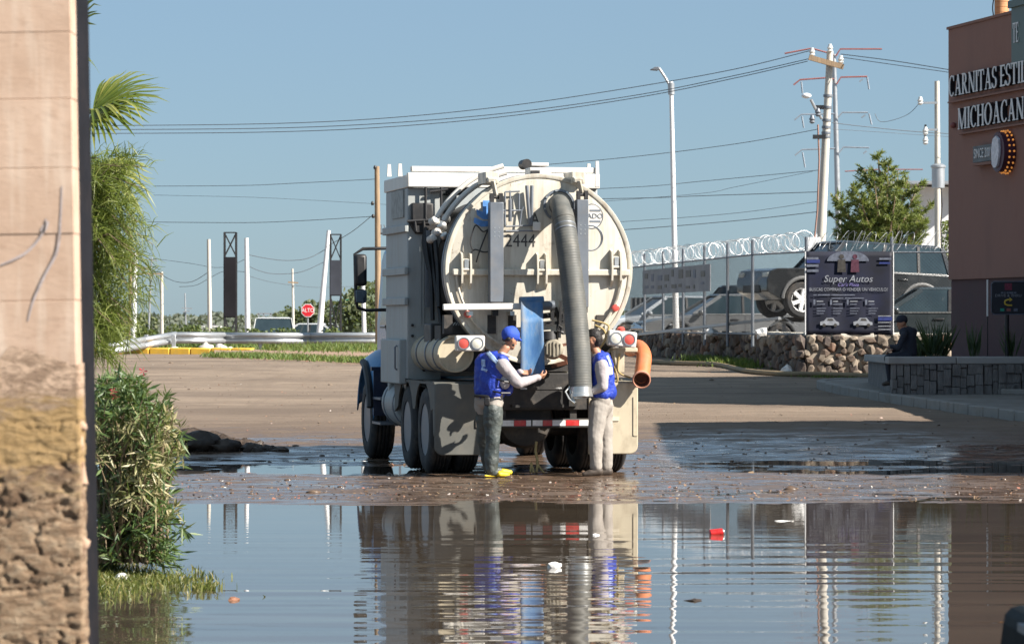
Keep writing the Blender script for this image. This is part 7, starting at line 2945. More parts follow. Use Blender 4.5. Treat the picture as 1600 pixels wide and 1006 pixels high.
# dark sheet fence at the back of the lot
bk = empty('sheet_metal_fence', (at(1100, 500, 112).x, 112, 1.08))
tag(bk, 'dark corrugated sheet metal fence at the back of the car lot', 'fence')
BK = Vector(bk.location)
zt_ = at(1100, 464, 112).z
M['sheet_dark'] = pm('dark_sheet_metal', (0.07, 0.075, 0.08), 0.6, metal=0.3, var=0.3, vs=1.5)
x = at(985, 500, 112).x
while x < at(1500, 500, 112).x:
    mb = MB()
    w = 0.9
    V = []
    for k in range(13):
        xx = x + w * k / 12
        yo = 0.03 * (1 if (k // 1) % 2 else -1)
        V += [Vector((xx, 112 + yo, 1.0)) - BK, Vector((xx, 112 + yo, zt_ + 0.03 * math.sin(x))) - BK]
    mb.add(V, [(2 * k, 2 * k + 2, 2 * k + 3, 2 * k + 1) for k in range(12)])
    mb.build('metal_sheet', M['sheet_dark'], bk, 0)
    x += w + 0.01

# tan hose on the ground in front of the stone wall
hp = [at(1012, 574, 78), at(1060, 577, 76.5), at(1120, 579, 75), at(1165, 584, 71.5), at(1220, 585, 70.2), at(1290, 585.5, 69.8), at(1360, 587, 69.2), at(1392, 588, 69)]
for p in hp: p.z = gz_base(p.x, p.y) + 0.05
mb = MB()
mb.tube(catmull(hp, 8), 0.055, 10)
o = mb.build('ground_hose', pm('tan_hose', (0.26, 0.19, 0.11), 0.7, var=0.2, vs=5), None, 1.0)
tag(o, 'long tan hose lying on the ground along the stone wall', 'hose')
grass_line('grass', [(4.3, 80.0), (4.7, 77.5), (5.2, 74.5)], 2600, 0.05, 0.24, 'bright green grass at the foot of the dark stone wall', 21, 0.25, 0.6, zoff=0.0)
grass_line('grass', [(6.3, 69.9), (7.2, 69.9), (8.0, 69.7)], 1500, 0.03, 0.09, 'dry yellow-green grass at the foot of the wall below the banner', 22, 0.3, 0.3, zoff=0.0)
for i, (u, v, d) in enumerate(((1230, 574, 71.2), (1190, 521, 72.6), (1112, 520, 79.0))):
    p = at(u, v, d)
    crumple('rubbish', p if i else Vector((p.x, p.y, gz_base(p.x, p.y) + 0.06)), (0.14, 0.12, 0.11), 3.0 + i, white_trash,
            ['small white bag on the ground below the stone wall', 'crumpled white bag on top of the stone wall', 'small white scrap on the dark stone wall'][i], 'rubbish')
# ------------------------------------------------------------------ restaurant at the right with its lettering, planter and signs
A_, B_ = Vector((8.27, 65.0, 0)), Vector((9.10, 61.0, 0))
WD = (B_ - A_).normalized()              # reading direction along the facade
WN = WD.cross(Vector((0, 0, 1))).normalized()
if WN.x > 0: WN = -WN
GB = 0.55
M['stucco'] = pm('terracotta_stucco', (0.26, 0.142, 0.112), 0.9, var=0.14, vs=0.9, dirt=(0.19, 0.10, 0.08), dirt_amt=0.7, ds=0.9, stretch=(1, 1, 0.4), bscale=30, bstr=0.2)
M['maroon'] = pm('dark_maroon_base', (0.075, 0.038, 0.042), 0.8, var=0.2, vs=1.5, bscale=25, bstr=0.2)
M['green_panel'] = pm('grey_green_panel', (0.10, 0.15, 0.145), 0.6, var=0.15, vs=2)
rest = empty('restaurant', A_ + Vector((0, 0, GB)))
tag(rest, 'terracotta restaurant facade with white CARNITAS ESTILO MICHOACAN letters', 'restaurant')
R0 = Vector(rest.location)
E_ = A_ + WD * 8.8
depth = Vector((9.0, 1.9, 0))
zs, ztop = 2.61, 7.34


def block(name, p, q_, dv, z0, z1, mat):
    mb = MB()
    mb.add([Vector((v.x, v.y, z)) - R0 for z in (z0, z1) for v in (p, q_, q_ + dv, p + dv)], [(3, 2, 1, 0), (4, 5, 6, 7), (0, 1, 5, 4), (1, 2, 6, 5), (2, 3, 7, 6), (3, 0, 4, 7)])
    return mb.build(name, mat, rest, 0.3)


block('wall', A_, E_, depth, zs, ztop, M['stucco'])
block('wall_base', A_ + WD * 0.02 - WN * 0.05, E_ - WN * 0.05, depth, 0.2, zs - 0.002, M['maroon'])
block('roof_coping', A_ + WN * 0.03 - WD * 0.03, E_ + WN * 0.03, depth, ztop, ztop + 0.05, M['stucco'])
# lower wing and taller rear block, out of the picture to the right
block('low_wing', E_ + Vector((0.15, 0, 0)), Vector((10.8, 50.6, 0)), Vector((9, 1.9, 0)), 0.1, 3.4, M['stucco'])
block('rear_block', Vector((9.6, 50.4, 0)), Vector((9.8, 38.0, 0)), Vector((9, 1.0, 0)), -0.1, 6.2, M['stucco'])
# green sign box with coping and letters at the picture edge
sb0 = A_ + WD * (0.905 * 4.085)
gp = []
mb = MB()
zg0, zg1 = 1.81 + (503 - 105) * 61.3 / F_PX, 1.81 + (503 - 18) * 61.3 / F_PX + 0.06
mb.add([v + WN * o_ - R0 + Vector((0, 0, z)) for z in (zg0, zg1) for v, o_ in ((sb0, 0.0), (sb0, 0.09), (sb0 + WD * 3, 0.09), (sb0 + WD * 3, 0.0))], [(3, 2, 1, 0), (4, 5, 6, 7), (0, 1, 5, 4), (1, 2, 6, 5), (2, 3, 7, 6), (3, 0, 4, 7)])
gbx = mb.build('sign_box', M['green_panel'], rest, 0.3)
mb = MB()
mb.add([v + WN * o_ - R0 + Vector((0, 0, z)) for z in (zg1, zg1 + 0.13) for v, o_ in ((sb0 - WD * 0.06, -0.1), (sb0 - WD * 0.06, 0.14), (sb0 + WD * 3, 0.14), (sb0 + WD * 3, -0.1))], [(3, 2, 1, 0), (4, 5, 6, 7), (0, 1, 5, 4), (1, 2, 6, 5), (2, 3, 7, 6), (3, 0, 4, 7)])
mb.build('sign_box_coping', M['green_panel'], gbx, 0.3)

# serif channel letters -------------------------------------------------------------
TH, TN, SR = 0.17, 0.075, 0.10


def arc(cx, cy, rx, ry, a0, a1, w0, w1, n=12):
    """Curved stroke whose weight swells from w0 (at top/bottom) to w1 (at the sides)."""
    out = []
    for i in range(n):
        q4 = []
        for t in (a0 + (a1 - a0) * i / n, a0 + (a1 - a0) * (i + 1) / n):
            w = w0 + (w1 - w0) * abs(math.cos(t))
            q4.append(((cx + rx * math.cos(t), cy + ry * math.sin(t)), (cx + (rx - w) * math.cos(t), cy + (ry - w * 0.75) * math.sin(t))))
        out.append([q4[0][0], q4[1][0], q4[1][1], q4[0][1]])
    return out


def vstem(x, w=TH, y0=0, y1=1, serif=True):
    out = [[(x, y0), (x + w, y0), (x + w, y1), (x, y1)]]
    if serif:
        for y in (y0, y1 - TN * 0.7):
            out.append([(x - SR * 0.6, y), (x + w + SR * 0.6, y), (x + w + SR * 0.6, y + TN * 0.7), (x - SR * 0.6, y + TN * 0.7)])
    return out


def hbar(x0, x1, y, w=TN):
    return [[(x0, y), (x1, y), (x1, y + w), (x0, y + w)]]


def diag(x0, y0, x1, y1, w):
    return [[(x0 - w / 2, y0), (x0 + w / 2, y0), (x1 + w / 2, y1), (x1 - w / 2, y1)]]


def glyph(c):
    if c == 'C': return arc(0.42, 0.5, 0.40, 0.52, math.radians(48), math.radians(312), TN, TH) + [[(0.62, 0.72), (0.69, 0.72), (0.69, 1.0), (0.64, 0.95)]], 0.74
    if c == 'O': return arc(0.42, 0.5, 0.42, 0.52, 0, 2 * PI, TN, TH, 20), 0.88
    if c == 'S': return arc(0.30, 0.745, 0.27, 0.275, math.radians(20), math.radians(265), TN, TH * 0.85) + arc(0.30, 0.255, 0.29, 0.275, math.radians(85), math.radians(-165), TN, TH * 0.85) + [[(0.49, 0.75), (0.55, 0.75), (0.55, 1.0), (0.5, 0.96)], [(0.02, 0.02), (0.07, 0.05), (0.07, 0.26), (0.02, 0.26)]], 0.62
    if c == 'A': return diag(0.16, 0, 0.42, 1, TN) + diag(0.70, 0, 0.42, 1, TH) + hbar(0.24, 0.60, 0.30) + hbar(0.04, 0.30, 0, TN * 0.7) + hbar(0.54, 0.88, 0, TN * 0.7), 0.90
    if c == 'R': return vstem(0.08) + arc(0.34, 0.74, 0.27, 0.26, -PI / 2, PI / 2, TN, TH) + hbar(0.1, 0.36, 0.925) + hbar(0.1, 0.36, 0.48) + diag(0.66, 0, 0.36, 0.5, TH * 0.9) + hbar(0.56, 0.80, 0, TN * 0.7), 0.80
    if c == 'N': return vstem(0.10, TN) + vstem(0.68, TN) + diag(0.70, 0, 0.14, 1, TH), 0.86
    if c == 'I': return vstem(0.09), 0.36
    if c == 'T': return vstem(0.26, TH) + hbar(0.0, 0.70, 0.925) + [[(0, 0.72), (0.05, 0.72), (0.05, 1), (0, 1)], [(0.65, 0.72), (0.7, 0.72), (0.7, 1), (0.65, 1)]], 0.74
    if c == 'E': return vstem(0.08) + hbar(0.1, 0.60, 0.925) + hbar(0.1, 0.50, 0.47) + hbar(0.1, 0.62, 0) + [[(0.56, 0), (0.62, 0), (0.62, 0.25), (0.58, 0.2)], [(0.55, 0.78), (0.60, 0.76), (0.60, 1), (0.55, 1)]], 0.68
    if c == 'L': return vstem(0.08) + hbar(0.1, 0.60, 0) + [[(0.55, 0), (0.6, 0), (0.6, 0.26), (0.56, 0.2)]], 0.66
    if c == 'M': return vstem(0.10, TN) + vstem(0.82, TH) + diag(0.52, 0, 0.16, 1, TH) + diag(0.52, 0, 0.88, 1, TN), 1.10
    if c == 'H': return vstem(0.09) + vstem(0.60) + hbar(0.1, 0.7, 0.47), 0.88
    return [], 0.3


M['letter_white'] = pm('letter_white_face', (0.66, 0.66, 0.66), 0.5, var=0.06)
M['letter_black'] = pm('letter_black_return', (0.012, 0.013, 0.018), 0.4, var=0.2)
uz = Vector((0, 0, 1))


def sign_word(txt, start, height, zbase, width_scale=1.0, dep=0.075):
    """Each letter: a black channel and a white face on it."""
    x = start
    for ch in txt:
        polys, adv = glyph(ch)
        if polys:
            back, face = MB(), MB()
            o0 = A_ + WD * x + uz * zbase - R0
            for k, pl_ in enumerate(polys):
                pp = [(a * height * width_scale, b_ * height) for a, b_ in pl_]
                back.prism(pp, o0 + WN * 0.012, WD, uz, WN * (dep + 0.0004 * k))
                face.prism(pp, o0 + WN * (dep + 0.024), WD, uz, WN * (0.006 + 0.0004 * k))
            bo = back.build('letter', M['letter_black'], rest, 0)
            face.build('letter_face', M['letter_white'], bo, 0)
        x += adv * height * width_scale
    return x


def zrow(v, d): return CAM_H - (v - CY) * d / F_PX


z1_ = zrow(153, 64.9)
h1_ = zrow(121, 64.9) - z1_
tw = sum(glyph(c)[1] for c in 'CARNITAS ESTI') * h1_
ws1 = (1.03 - 0.075) * 4.085 / tw
sign_word('CARNITAS ESTILO', 0.075 * 4.085, h1_, z1_, ws1)
z2_ = zrow(204, 64.4)
h2_ = zrow(171, 64.4) - z2_
tw = sum(glyph(c)[1] for c in 'MICHOACA') * h2_
ws2 = (0.97 - 0.20) * 4.085 / tw
sign_word('MICHOACAN', 0.20 * 4.085, h2_, z2_, ws2)
z3_ = zrow(68, 61.3)
sign_word('TE', 0.93 * 4.085, zrow(37, 61.3) - z3_, z3_, 0.6)
# raceway bars under each word
for zz, s0, s1 in ((z1_ - 0.10, 0.05, 1.5), (z2_ - 0.08, 0.19, 1.1)):
    mb = MB()
    a, b_ = A_ + WD * (4.085 * s0), A_ + WD * (4.085 * s1)
    mb.bar(a + WN * 0.05 + uz * zz - R0, b_ + WN * 0.05 + uz * zz - R0, 0.08, 0.03)
    mb.build('raceway', M['stucco'], rest)
mb = MB()
p = A_ + WD * (4.085 * 0.10) + WN * 0.05 + uz * zrow(196, 64.6) - R0
mb.ball(p, 0.06, 10, 8)
mb.build('small_lamp', M['red_arm'], rest)
# SINCE plate and round bulb sign
zc_ = zrow(245, 64.0)
a, b_ = A_ + WD * (4.085 * 0.43), A_ + WD * (4.085 * 0.70)
mb = MB()
mb.bar(a + WN * 0.08 + uz * (zc_ - 0.0) - R0, b_ + WN * 0.08 + uz * zc_ - R0, 0.10, 0.30)
sp_ = mb.build('since_plate', M['letter_black'], rest)
text_obj('lettering', 'SINCE 2001', 0.25, M['letter_white'], sp_, (a + b_) / 2 + WN * 0.135 + uz * zc_ - R0, WD, uz, 0.004, sx=0.78)
mb = MB()
mb.bar(a + WN * 0.10 + uz * (zc_ - 0.19) - R0, b_ + WN * 0.10 + uz * (zc_ - 0.19) - R0, 0.14, 0.05)
mb.build('plate_ledge', M['stucco'], rest)
cc_ = A_ + WD * (4.085 * 0.82) + uz * zrow(240, 62.2)
mb = MB()
mb.lathe(cc_ + WN * 0.01 - R0, WN, [(0, 0.36), (0.22, 0.36), (0.22, 0.33), (0.2, 0.02)], 32)
rs_ = mb.build('round_sign', pm('deep_plum', (0.05, 0.012, 0.03), 0.5, var=0.2), rest)
m, nt, b = new_mat('lit_bulb')
b.inputs['Base Color'].default_value = (0.9, 0.4, 0.1, 1)
b.inputs['Emission Color'].default_value = (1.0, 0.38, 0.08, 1)
n_ = noise(nt, pos(nt), 6.0)
nt.links.new(ramp(nt, n_, [(0.3, 0.06), (0.7, 0.22)]), b.inputs['Emission Strength'])
M['bulb'] = m
mb0 = MB()
for ring_, off in ((0.385, 0.05), (0.375, 0.13)):
    for k in range(22):
        t = 2 * PI * k / 22
        c0 = cc_ + WN * off + WD * (ring_ * math.cos(t)) + uz * (ring_ * math.sin(t)) - R0
        mb = MB()
        mb.ball(c0, 0.02, 8, 6)
        mb.build('bulb', M['bulb'], rs_)
mb = MB()      # plain white shape on the sign face
c0 = cc_ + WN * 0.225 - R0
mb.prism([(-0.20, -0.22), (-0.24, 0.05), (-0.16, 0.24), (0.0, 0.29), (0.14, 0.22), (0.17, 0.02), (0.10, -0.20), (0.02, -0.27), (-0.1, -0.28)], c0, WD, uz, WN * 0.04)
mb.build('sign_motif', pm('motif_white', (0.62, 0.62, 0.66), 0.5, var=0.25, vs=14), rs_)
# terracotta chimney on the roof
ch = at(1561, 14, 63.8)
mb = MB()
for z, r_ in ((0.0, 0.14), (0.30, 0.14), (0.32, 0.13)):
    pass
prof = []
for k in range(10):
    prof += [(0.1 * k, 0.135), (0.1 * k + 0.085, 0.135), (0.1 * k + 0.092, 0.125)]
mb.lathe(Vector((ch.x + 0.05, 63.8, ztop + 0.02)) - R0, (0, 0, 1), prof, 20)
mb.build('chimney_pipe', pm('terracotta_pipe', (0.50, 0.26, 0.12), 0.8, var=0.2, vs=8), rest)
mb = MB()
mb.tube([Vector((ch.x - 0.11, 63.8, ztop + 0.02 + 0.06 * k)) - R0 + Vector((0.01 * math.sin(k), 0, 0)) for k in range(14)], 0.012, 5)
mb.build('chimney_cable', M['black'], rest)

# planter
pl_ = empty('planter', (at(1490, 600, 60).x, 60.4, gz_base(9, 60) + 0.13))
tag(pl_, 'stone-faced planter with a wide concrete cap in front of the restaurant', 'planter')
PL0 = Vector(pl_.location)
zcap = zrow(563, 60)
M['cap'] = pm('planter_cap', (0.33, 0.32, 0.31), 0.8, var=0.1, vs=1.5, dirt=(0.2, 0.18, 0.16), dirt_amt=0.5, ds=2.0)
x0_ = at(1387, 563, 60).x
for k in range(4):
    mb = MB()
    mb.box(Vector((x0_ + 0.6 + 1.2 * k, 60.25, zcap - 0.0)) - PL0, (1.195, 0.62, 0.13))
    mb.build('cap_slab', M['cap'], pl_, bevel=0.02)
mb = MB()
mb.box(Vector((x0_ + 0.24, 62.4, zcap)) - PL0, (0.45, 3.6, 0.128))
mb.build('cap_slab', M['cap'], pl_, bevel=0.02)
M['split'] = pm('split_face_stone', (0.17, 0.16, 0.155), 0.9, var=0.3, vs=5.0, stretch=(2, 2, 0.7), dirt=(0.28, 0.26, 0.24), dirt_amt=0.6, ds=6, bscale=14, bstr=0.8, bdist=0.03)
rr_ = random.Random(4)
x = x0_ + 0.06
while x < x0_ + 4.6:
    w = rr_.uniform(0.08, 0.16)
    zb_ = gz_base(x, 60) + 0.05
    z = zb_
    while z < zcap - 0.08:
        h = min(rr_.uniform(0.16, 0.34), zcap - 0.066 - z)
        mb = MB()
        mb.box(Vector((x + w / 2, 60.05 + rr_.uniform(-0.03, 0.03), z + h / 2)) - PL0, (w - 0.008, 0.18, h - 0.008), rot=Matrix.Rotation(rr_.uniform(-0.12, 0.12), 3, 'Z'))
        mb.build('face_stone', M['split'], pl_, 0, bevel=0.008)
        z += h
    x += w
mb = MB()
mb.box(Vector((x0_ + 2.5, 62.2, (0.2 + zcap) / 2)) - PL0, (4.8, 4.1, zcap - 0.25))
mb.build('planter_body', M['split'], pl_)
mb = MB()
mb.box(Vector((x0_ + 2.5, 62.2, zcap - 0.06)) - PL0, (4.6, 3.9, 0.08))
mb.build('soil', M['stucco'], pl_)

M['agave'] = leaf_mat('spiky_leaf', (0.02, 0.04, 0.02), (0.04, 0.075, 0.035), (0.09, 0.12, 0.05), 0.2, 0.5)


def spiky(name, label, u, vtop, d, n, w, seed, spread=0.5):
    r = np.random.default_rng(seed)
    c = at(u, vtop, d)
    base = Vector((c.x, d, zcap - 0.02))
    h = c.z - base.z
    root = empty(name, base)
    tag(root, label, 'plant')
    L_, T_ = [], []
    for i in range(n):
        a = r.uniform(0, 2 * PI)
        le = r.uniform(0.05, spread) * h
        p = np.array([r.normal(0, 0.04), r.normal(0, 0.04), 0])
        t = np.array([math.cos(a) * le, math.sin(a) * le, h * r.uniform(0.6, 1.0)])
        L_.append((p, t, w, unit([math.cos(a + 1.5), math.sin(a + 1.5), 0.1])))
        T_.append(np.clip(r.normal(0.5, 0.2), 0, 1))
    leaf_cloud('leaves', L_, M['agave'], root, np.array(T_))
    return root


spiky('spiky_plant', 'tall spiky dark plant in the planter, right of the seated person', 1458, 490, 61.2, 46, 0.05, 1, 0.65)
spiky('spiky_plant', 'spiky plant in the planter just left of the building corner', 1474, 500, 61.6, 34, 0.05, 2, 0.5)
spiky('spiky_plant', 'low spiky plant right beside the seated person', 1438, 518, 61.4, 34, 0.05, 3, 0.8)
spiky('spiky_plant', 'slim dark plant in the planter against the maroon wall', 1523, 497, 60.9, 24, 0.04, 4, 0.28)
spiky('spiky_plant', 'dark plant in the planter below the menu board', 1580, 505, 60.9, 24, 0.04, 5, 0.35)

# menu board on a post
mbd = empty('menu_board', (at(1574, 560, 60.8).x, 60.8, zcap - 0.02))
tag(mbd, 'black drive-thru sign board with a yellow arrow on a dark post', 'sign')
MB0 = Vector(mbd.location)
mp_ = lambda u, v, o_=0.0: at(u, v, 60.8 - o_) - MB0
a, b_ = mp_(1549, 440), mp_(1604, 491)
mb = MB()
mb.box(((a.x + b_.x) / 2, 0, (a.z + b_.z) / 2), (b_.x - a.x, 0.06, a.z - b_.z))
bd_ = mb.build('board', pm('board_black', (0.010, 0.012, 0.022), 0.4, var=0.2), mbd, bevel=0.02)
pts = []
for (u, v) in ((1553, 440), (1600, 440), (1604, 444), (1604, 487), (1600, 491), (1553, 491), (1549, 487), (1549, 444)):
    pts.append(mp_(u, v, 0.035))
mb = MB()
mb.tube(pts, 0.008, 5, closed=True)
mb.build('board_edge', M['ban_grey'], bd_)
mb = MB()
mb.cyl((0, 0.05, 0), (0, 0.05, (a.z + b_.z) / 2), 0.04, n=10)
mb.build('post', M['black'], mbd)
c0 = mp_(1575.5, 448, 0.034)
mb = MB()
mb.box(c0, (0.13, 0.004, 0.12))
mb.build('badge', pm('badge_maroon', (0.16, 0.02, 0.05), 0.5, var=0.4, vs=30), bd_)
for u0, u1 in ((1564, 1568), (1569.5, 1571), (1573, 1576), (1577, 1583), (1584, 1588)):
    a, b_ = mp_(u0, 457.5, 0.034), mp_(u1, 457.5, 0.034)
    mb = MB()
    mb.box((a + b_) / 2, (b_.x - a.x, 0.003, 0.03))
    mb.build('small_print', M['ban_grey'], bd_)
text_obj('lettering', 'DRIVE & THRU', 0.068, M['ban_white'], bd_, mp_(1575.5, 462, 0.036), (1, 0, 0), (0, 0, 1), 0.001, sx=1.05)
M['arrow'] = pm('arrow_yellow', (0.55, 0.40, 0.05), 0.5, var=0.1)
ac = mp_(1575.5, 472.5, 0.04)
mb = MB()
mb.tube([ac + Vector((0.065, 0, -0.05)), ac + Vector((-0.01, 0, -0.05)), ac + Vector((-0.055, 0, -0.03)), ac + Vector((-0.065, 0, 0.0)), ac + Vector((-0.05, 0, 0.035)), ac + Vector((0.0, 0, 0.05)), ac + Vector((0.03, 0, 0.05))], 0.016, 6)
mb.prism([(0, 0.04), (0.05, 0), (0, -0.04)], ac + Vector((0.025, 0.0, 0.05)), (1, 0, 0), (0, 0, 1), (0, 0.01, 0))
mb.build('arrow', M['arrow'], bd_)
for u, mt in ((1566, 'green_sign'), (1576, 'red_arm'), (1587, 'ban_grey')):
    c0 = mp_(u, 484, 0.034)
    mb = MB()
    mb.box(c0, (0.07, 0.004, 0.05))
    mb.build('card_icon', M[mt], bd_)
lt = empty('marker_post', (at(1543, 560, 61.0).x, 61.0, zcap - 0.02))
tag(lt, 'thin white upright tube left of the menu board', 'post')
mb = MB()
z_a, z_b = at(1543, 437, 61).z - (zcap - 0.02), at(1543, 494, 61).z - (zcap - 0.02)
mb.cyl((0, 0, z_b), (0, 0, z_a), 0.016, n=10)
mb.build('white_tube', M['white_pole'], lt)
mb = MB()
mb.cyl((0, 0.0, 0), (0, 0.0, z_b), 0.010, n=8)
mb.build('tube_stand', M['black'], lt)
# ------------------------------------------------------------------ poles, lamps, power lines and the tree at the right
LOT = 1.08
sl = pole('street_lamp', 'tall white street lamp with a single arm behind the fence', 'street lamp', 1048.5, 128, 1055.5, 460, 88, 0.05, 0.085, M['white_pole'], ground=LOT)
S0 = Vector(sl.location)
mb = MB()
mb.cyl(at(1049, 148, 88) - S0, at(1048.5, 130, 88) - S0, 0.085, n=12)
mb.build('collar', M['galv'], sl)
mb = MB()
mb.tube([at(1048, 137, 88) - S0, at(1040, 122, 88) - S0, at(1030, 107, 88) - S0], 0.035, 8)
mb.build('lamp_arm', M['galv'], sl)
hd_ = at(1023, 108, 88) - S0
mb = MB()
mb.prism([(-0.13, -0.03), (0.0, 0.045), (0.11, 0.05), (0.14, 0.0), (0.06, -0.05)], hd_ + Vector((0, -0.11, 0)), (1, 0, 0), (0, 0, 1), (0, 0.22, 0))
mb.build('lamp_head', M['steel'], sl, bevel=0.02)

up = pole('utility_pole', 'big concrete utility pole with wooden crossarm behind the banner', 'utility pole', 1297, 80, 1282, 390, 82, 0.078, 0.135, M['concrete'], [(1264, 90, 1318, 105, 0.12)], ground=LOT)
U0 = Vector(up.location)


def insul(root, u, v, d, mat='ceramic', s=1.0):
    p = at(u, v, d) - Vector(root.location)
    mb = MB()
    mb.lathe(p, (0, 0, 1), [(-0.10 * s, 0.03 * s), (-0.06 * s, 0.07 * s), (-0.03 * s, 0.05 * s), (0.01 * s, 0.075 * s), (0.05 * s, 0.05 * s), (0.10 * s, 0.04 * s), (0.11 * s, 0.01)], 12)
    mb.build('insulator', M[mat], root)


insul(up, 1269, 82, 81.9)
insul(up, 1314, 94, 81.9)
insul(up, 1297, 76, 81.9)
mb = MB()
mb.tube([at(1284, 186, 81.7) - U0, at(1274, 170, 81.6) - U0, at(1267, 156, 81.5) - U0], 0.035, 8)
mb.build('lamp_arm', M['galv'], up)
p = at(1260, 150, 81.5) - U0
mb = MB()
mb.ball(p, 0.12, 12, 8, (1.0, 0.9, 0.55))
mb.build('lamp_head', M['sign_white'], up, 1.0)
for u0, u1, v in ((1272, 1288, 168), (1270, 1290, 214)):
    mb = MB()
    mb.bar(at(u0, v, 81.7) - U0, at(u1, v, 81.7) - U0, 0.06, 0.10)
    mb.build('bracket', M['black'], up)
for u, v in ((1278, 176), (1269, 187)):
    insul(up, u, v, 81.6, 'steel')
for v in (150, 168, 188, 199, 208, 214):
    mb = MB()
    u = 1297 - (v - 80) * 15 / 310
    c0 = at(u, v, 82) - U0
    mb.lathe(c0, (0, 0, 1), [(-0.03, 0.09), (0.03, 0.09), (0.03, 0.112), (-0.03, 0.112)], 16, closed=True)
    mb.build('band', M['steel'], up)
mb = MB()
mb.tube([at(1278, 195, 81.7) - U0, at(1280, 250, 81.7) - U0, at(1277, 330, 81.7) - U0, at(1271, 390, 81.7) - U0], 0.022, 6)
mb.build('conduit', pm('rusty_conduit', (0.30, 0.16, 0.12), 0.7), up)
mb = MB()
mb.box(at(1271, 382, 81.6) - U0, (0.32, 0.2, 0.34))
mb.build('meter_box', M['white_pole'], up, bevel=0.02)

tpole = pole('utility_pole', 'concrete pole with a grey transformer beside the restaurant corner', 'utility pole', 1464, 127, 1465.5, 390, 84, 0.06, 0.10, M['concrete'], ground=LOT)
T0 = Vector(tpole.location)
c0 = at(1466, 295, 83.6) - T0
mb = MB()
mb.lathe(c0, (0, 0, 1), [(0, 0.12), (0.02, 0.155), (0.5, 0.16), (0.52, 0.185), (0.56, 0.185), (0.6, 0.12), (0.62, 0.02)], 20)
mb.build('transformer', M['galv'], tpole)
for u, v in ((1438, 158), (1446, 205), (1446, 220)):
    insul(tpole, u, v, 83.9)
for u0, v0, u1, v1 in ((1438, 161, 1465, 161), (1445, 203, 1466, 203)):
    mb = MB()
    mb.bar(at(u0, v0, 83.9) - T0, at(u1, v1, 83.9) - T0, 0.05, 0.05)
    mb.build('crossarm', M['galv'], tpole)
mb = MB()
mb.bar(at(1446, 195, 83.9) - T0, at(1445, 224, 83.9) - T0, 0.045, 0.05)
mb.build('fuse_cutout', M['black'], tpole)
mb = MB()
mb.tube([at(1470, 290, 83.7) - T0, at(1472, 320, 83.7) - T0, at(1470, 350, 83.7) - T0, at(1471, 390, 83.7) - T0], 0.018, 5)
mb.build('ground_cable', M['black'], tpole)


# steel transmission pole with red and grey davit arms
tm = pole('transmission_pole', 'slim steel transmission pole with paired red and grey arms', 'transmission pole', 1303, 85, 1309, 310, 215, 0.13, 0.23, M['galv'], ground=0.3)
TM = Vector(tm.location)


def davit(root, u0, v0, pts, mat, d):
    mb = MB()
    mb.tube([at(u, v, d) - Vector(root.location) for u, v in pts], 0.055, 6)
    mb.build('davit_arm', M[mat], root)


for pts, mt in (([(1302, 86), (1290, 82), (1268, 76), (1226, 84)], 'red_arm'), ([(1306, 88), (1313, 77), (1378, 77)], 'red_arm'),
                ([(1303, 124), (1290, 122), (1250, 125), (1240, 133)], 'red_arm'), ([(1307, 132), (1314, 121), (1355, 120)], 'red_arm'),
                ([(1304, 178), (1252, 179), (1241, 188)], 'grey_arm'), ([(1309, 184), (1316, 176), (1356, 176)], 'grey_arm'),
                ([(1305, 232), (1253, 234), (1242, 243)], 'grey_arm'), ([(1310, 240), (1318, 230), (1358, 231)], 'grey_arm')):
    davit(tm, 0, 0, pts, mt, 214.6)
for pts in ([(1252, 128), (1254, 146)], [(1355, 121), (1358, 140)], [(1253, 182), (1256, 200)], [(1358, 178), (1362, 195)], [(1254, 238), (1258, 262)], [(1348, 124), (1343, 128)], [(1352, 180), (1346, 184)], [(1354, 236), (1349, 240)]):
    davit(tm, 0, 0, pts, 'grey_arm', 214.6)
tm2 = pole('transmission_pole', 'more distant transmission pole with red arms behind the green tree', 'transmission pole', 1380, 268, 1381, 330, 320, 0.12, 0.2, M['galv'], ground=0.3)
davit(tm2, 0, 0, [(1380, 272), (1372, 265), (1320, 268)], 'red_arm', 319.5)
davit(tm2, 0, 0, [(1380, 276), (1388, 265), (1442, 265)], 'red_arm', 319.5)


def wire(label, pts, d0, d1, r=0.014, sag=0.0, group=None):
    """A hanging cable through photo points, its distance going from d0 to d1."""
    n = len(pts)
    P = []
    for i, (u, v) in enumerate(pts):
        t = i / max(1, n - 1)
        P.append(at(u, v, d0 + (d1 - d0) * t))
    if n == 2:
        a, b_ = P
        P = []
        for k in range(17):
            t = k / 16
            P.append(a.lerp(b_, t) - Vector((0, 0, sag * 4 * t * (1 - t))))
    else:
        P = catmull(P, 8)
    mb = MB()
    mb.tube(P, r * 0.75, 5)
    o = mb.build('power_line', M['wire'], None, 1.0)
    tag(o, label, 'power line', group)


wire('uppermost power line curving from the crossarm down to the left', [(1268, 79), (1150, 108), (1000, 135), (800, 165), (600, 185), (400, 194), (100, 197)], 82, 88, 0.013)
wire('second power line below the uppermost, leaving the crossarm to the left', [(1265, 92), (1150, 118), (1000, 148), (800, 176), (600, 193), (400, 201), (100, 203)], 82, 88, 0.013)
wire('third power line of the upper three running left to the palm', [(1262, 96), (1150, 122), (1000, 152), (800, 181), (600, 199), (400, 207), (100, 209)], 82, 88, 0.013)
wire('power line from the crossarm right to the restaurant, upper one', [(1314, 85), (1400, 96), (1500, 112), (1620, 130)], 82, 78, 0.013)
wire('power line from the crossarm right to the restaurant, lower one', [(1316, 90), (1400, 102), (1500, 116), (1620, 136)], 82, 78, 0.011)
wire('faint power line meeting the concrete pole at lamp height from the left', [(1279, 202), (1150, 225), (980, 246), (800, 262)], 82, 95, 0.011)
wire('power line reaching the concrete pole below its bands', [(1280, 266), (1100, 283), (980, 293), (700, 303)], 82, 95, 0.010)
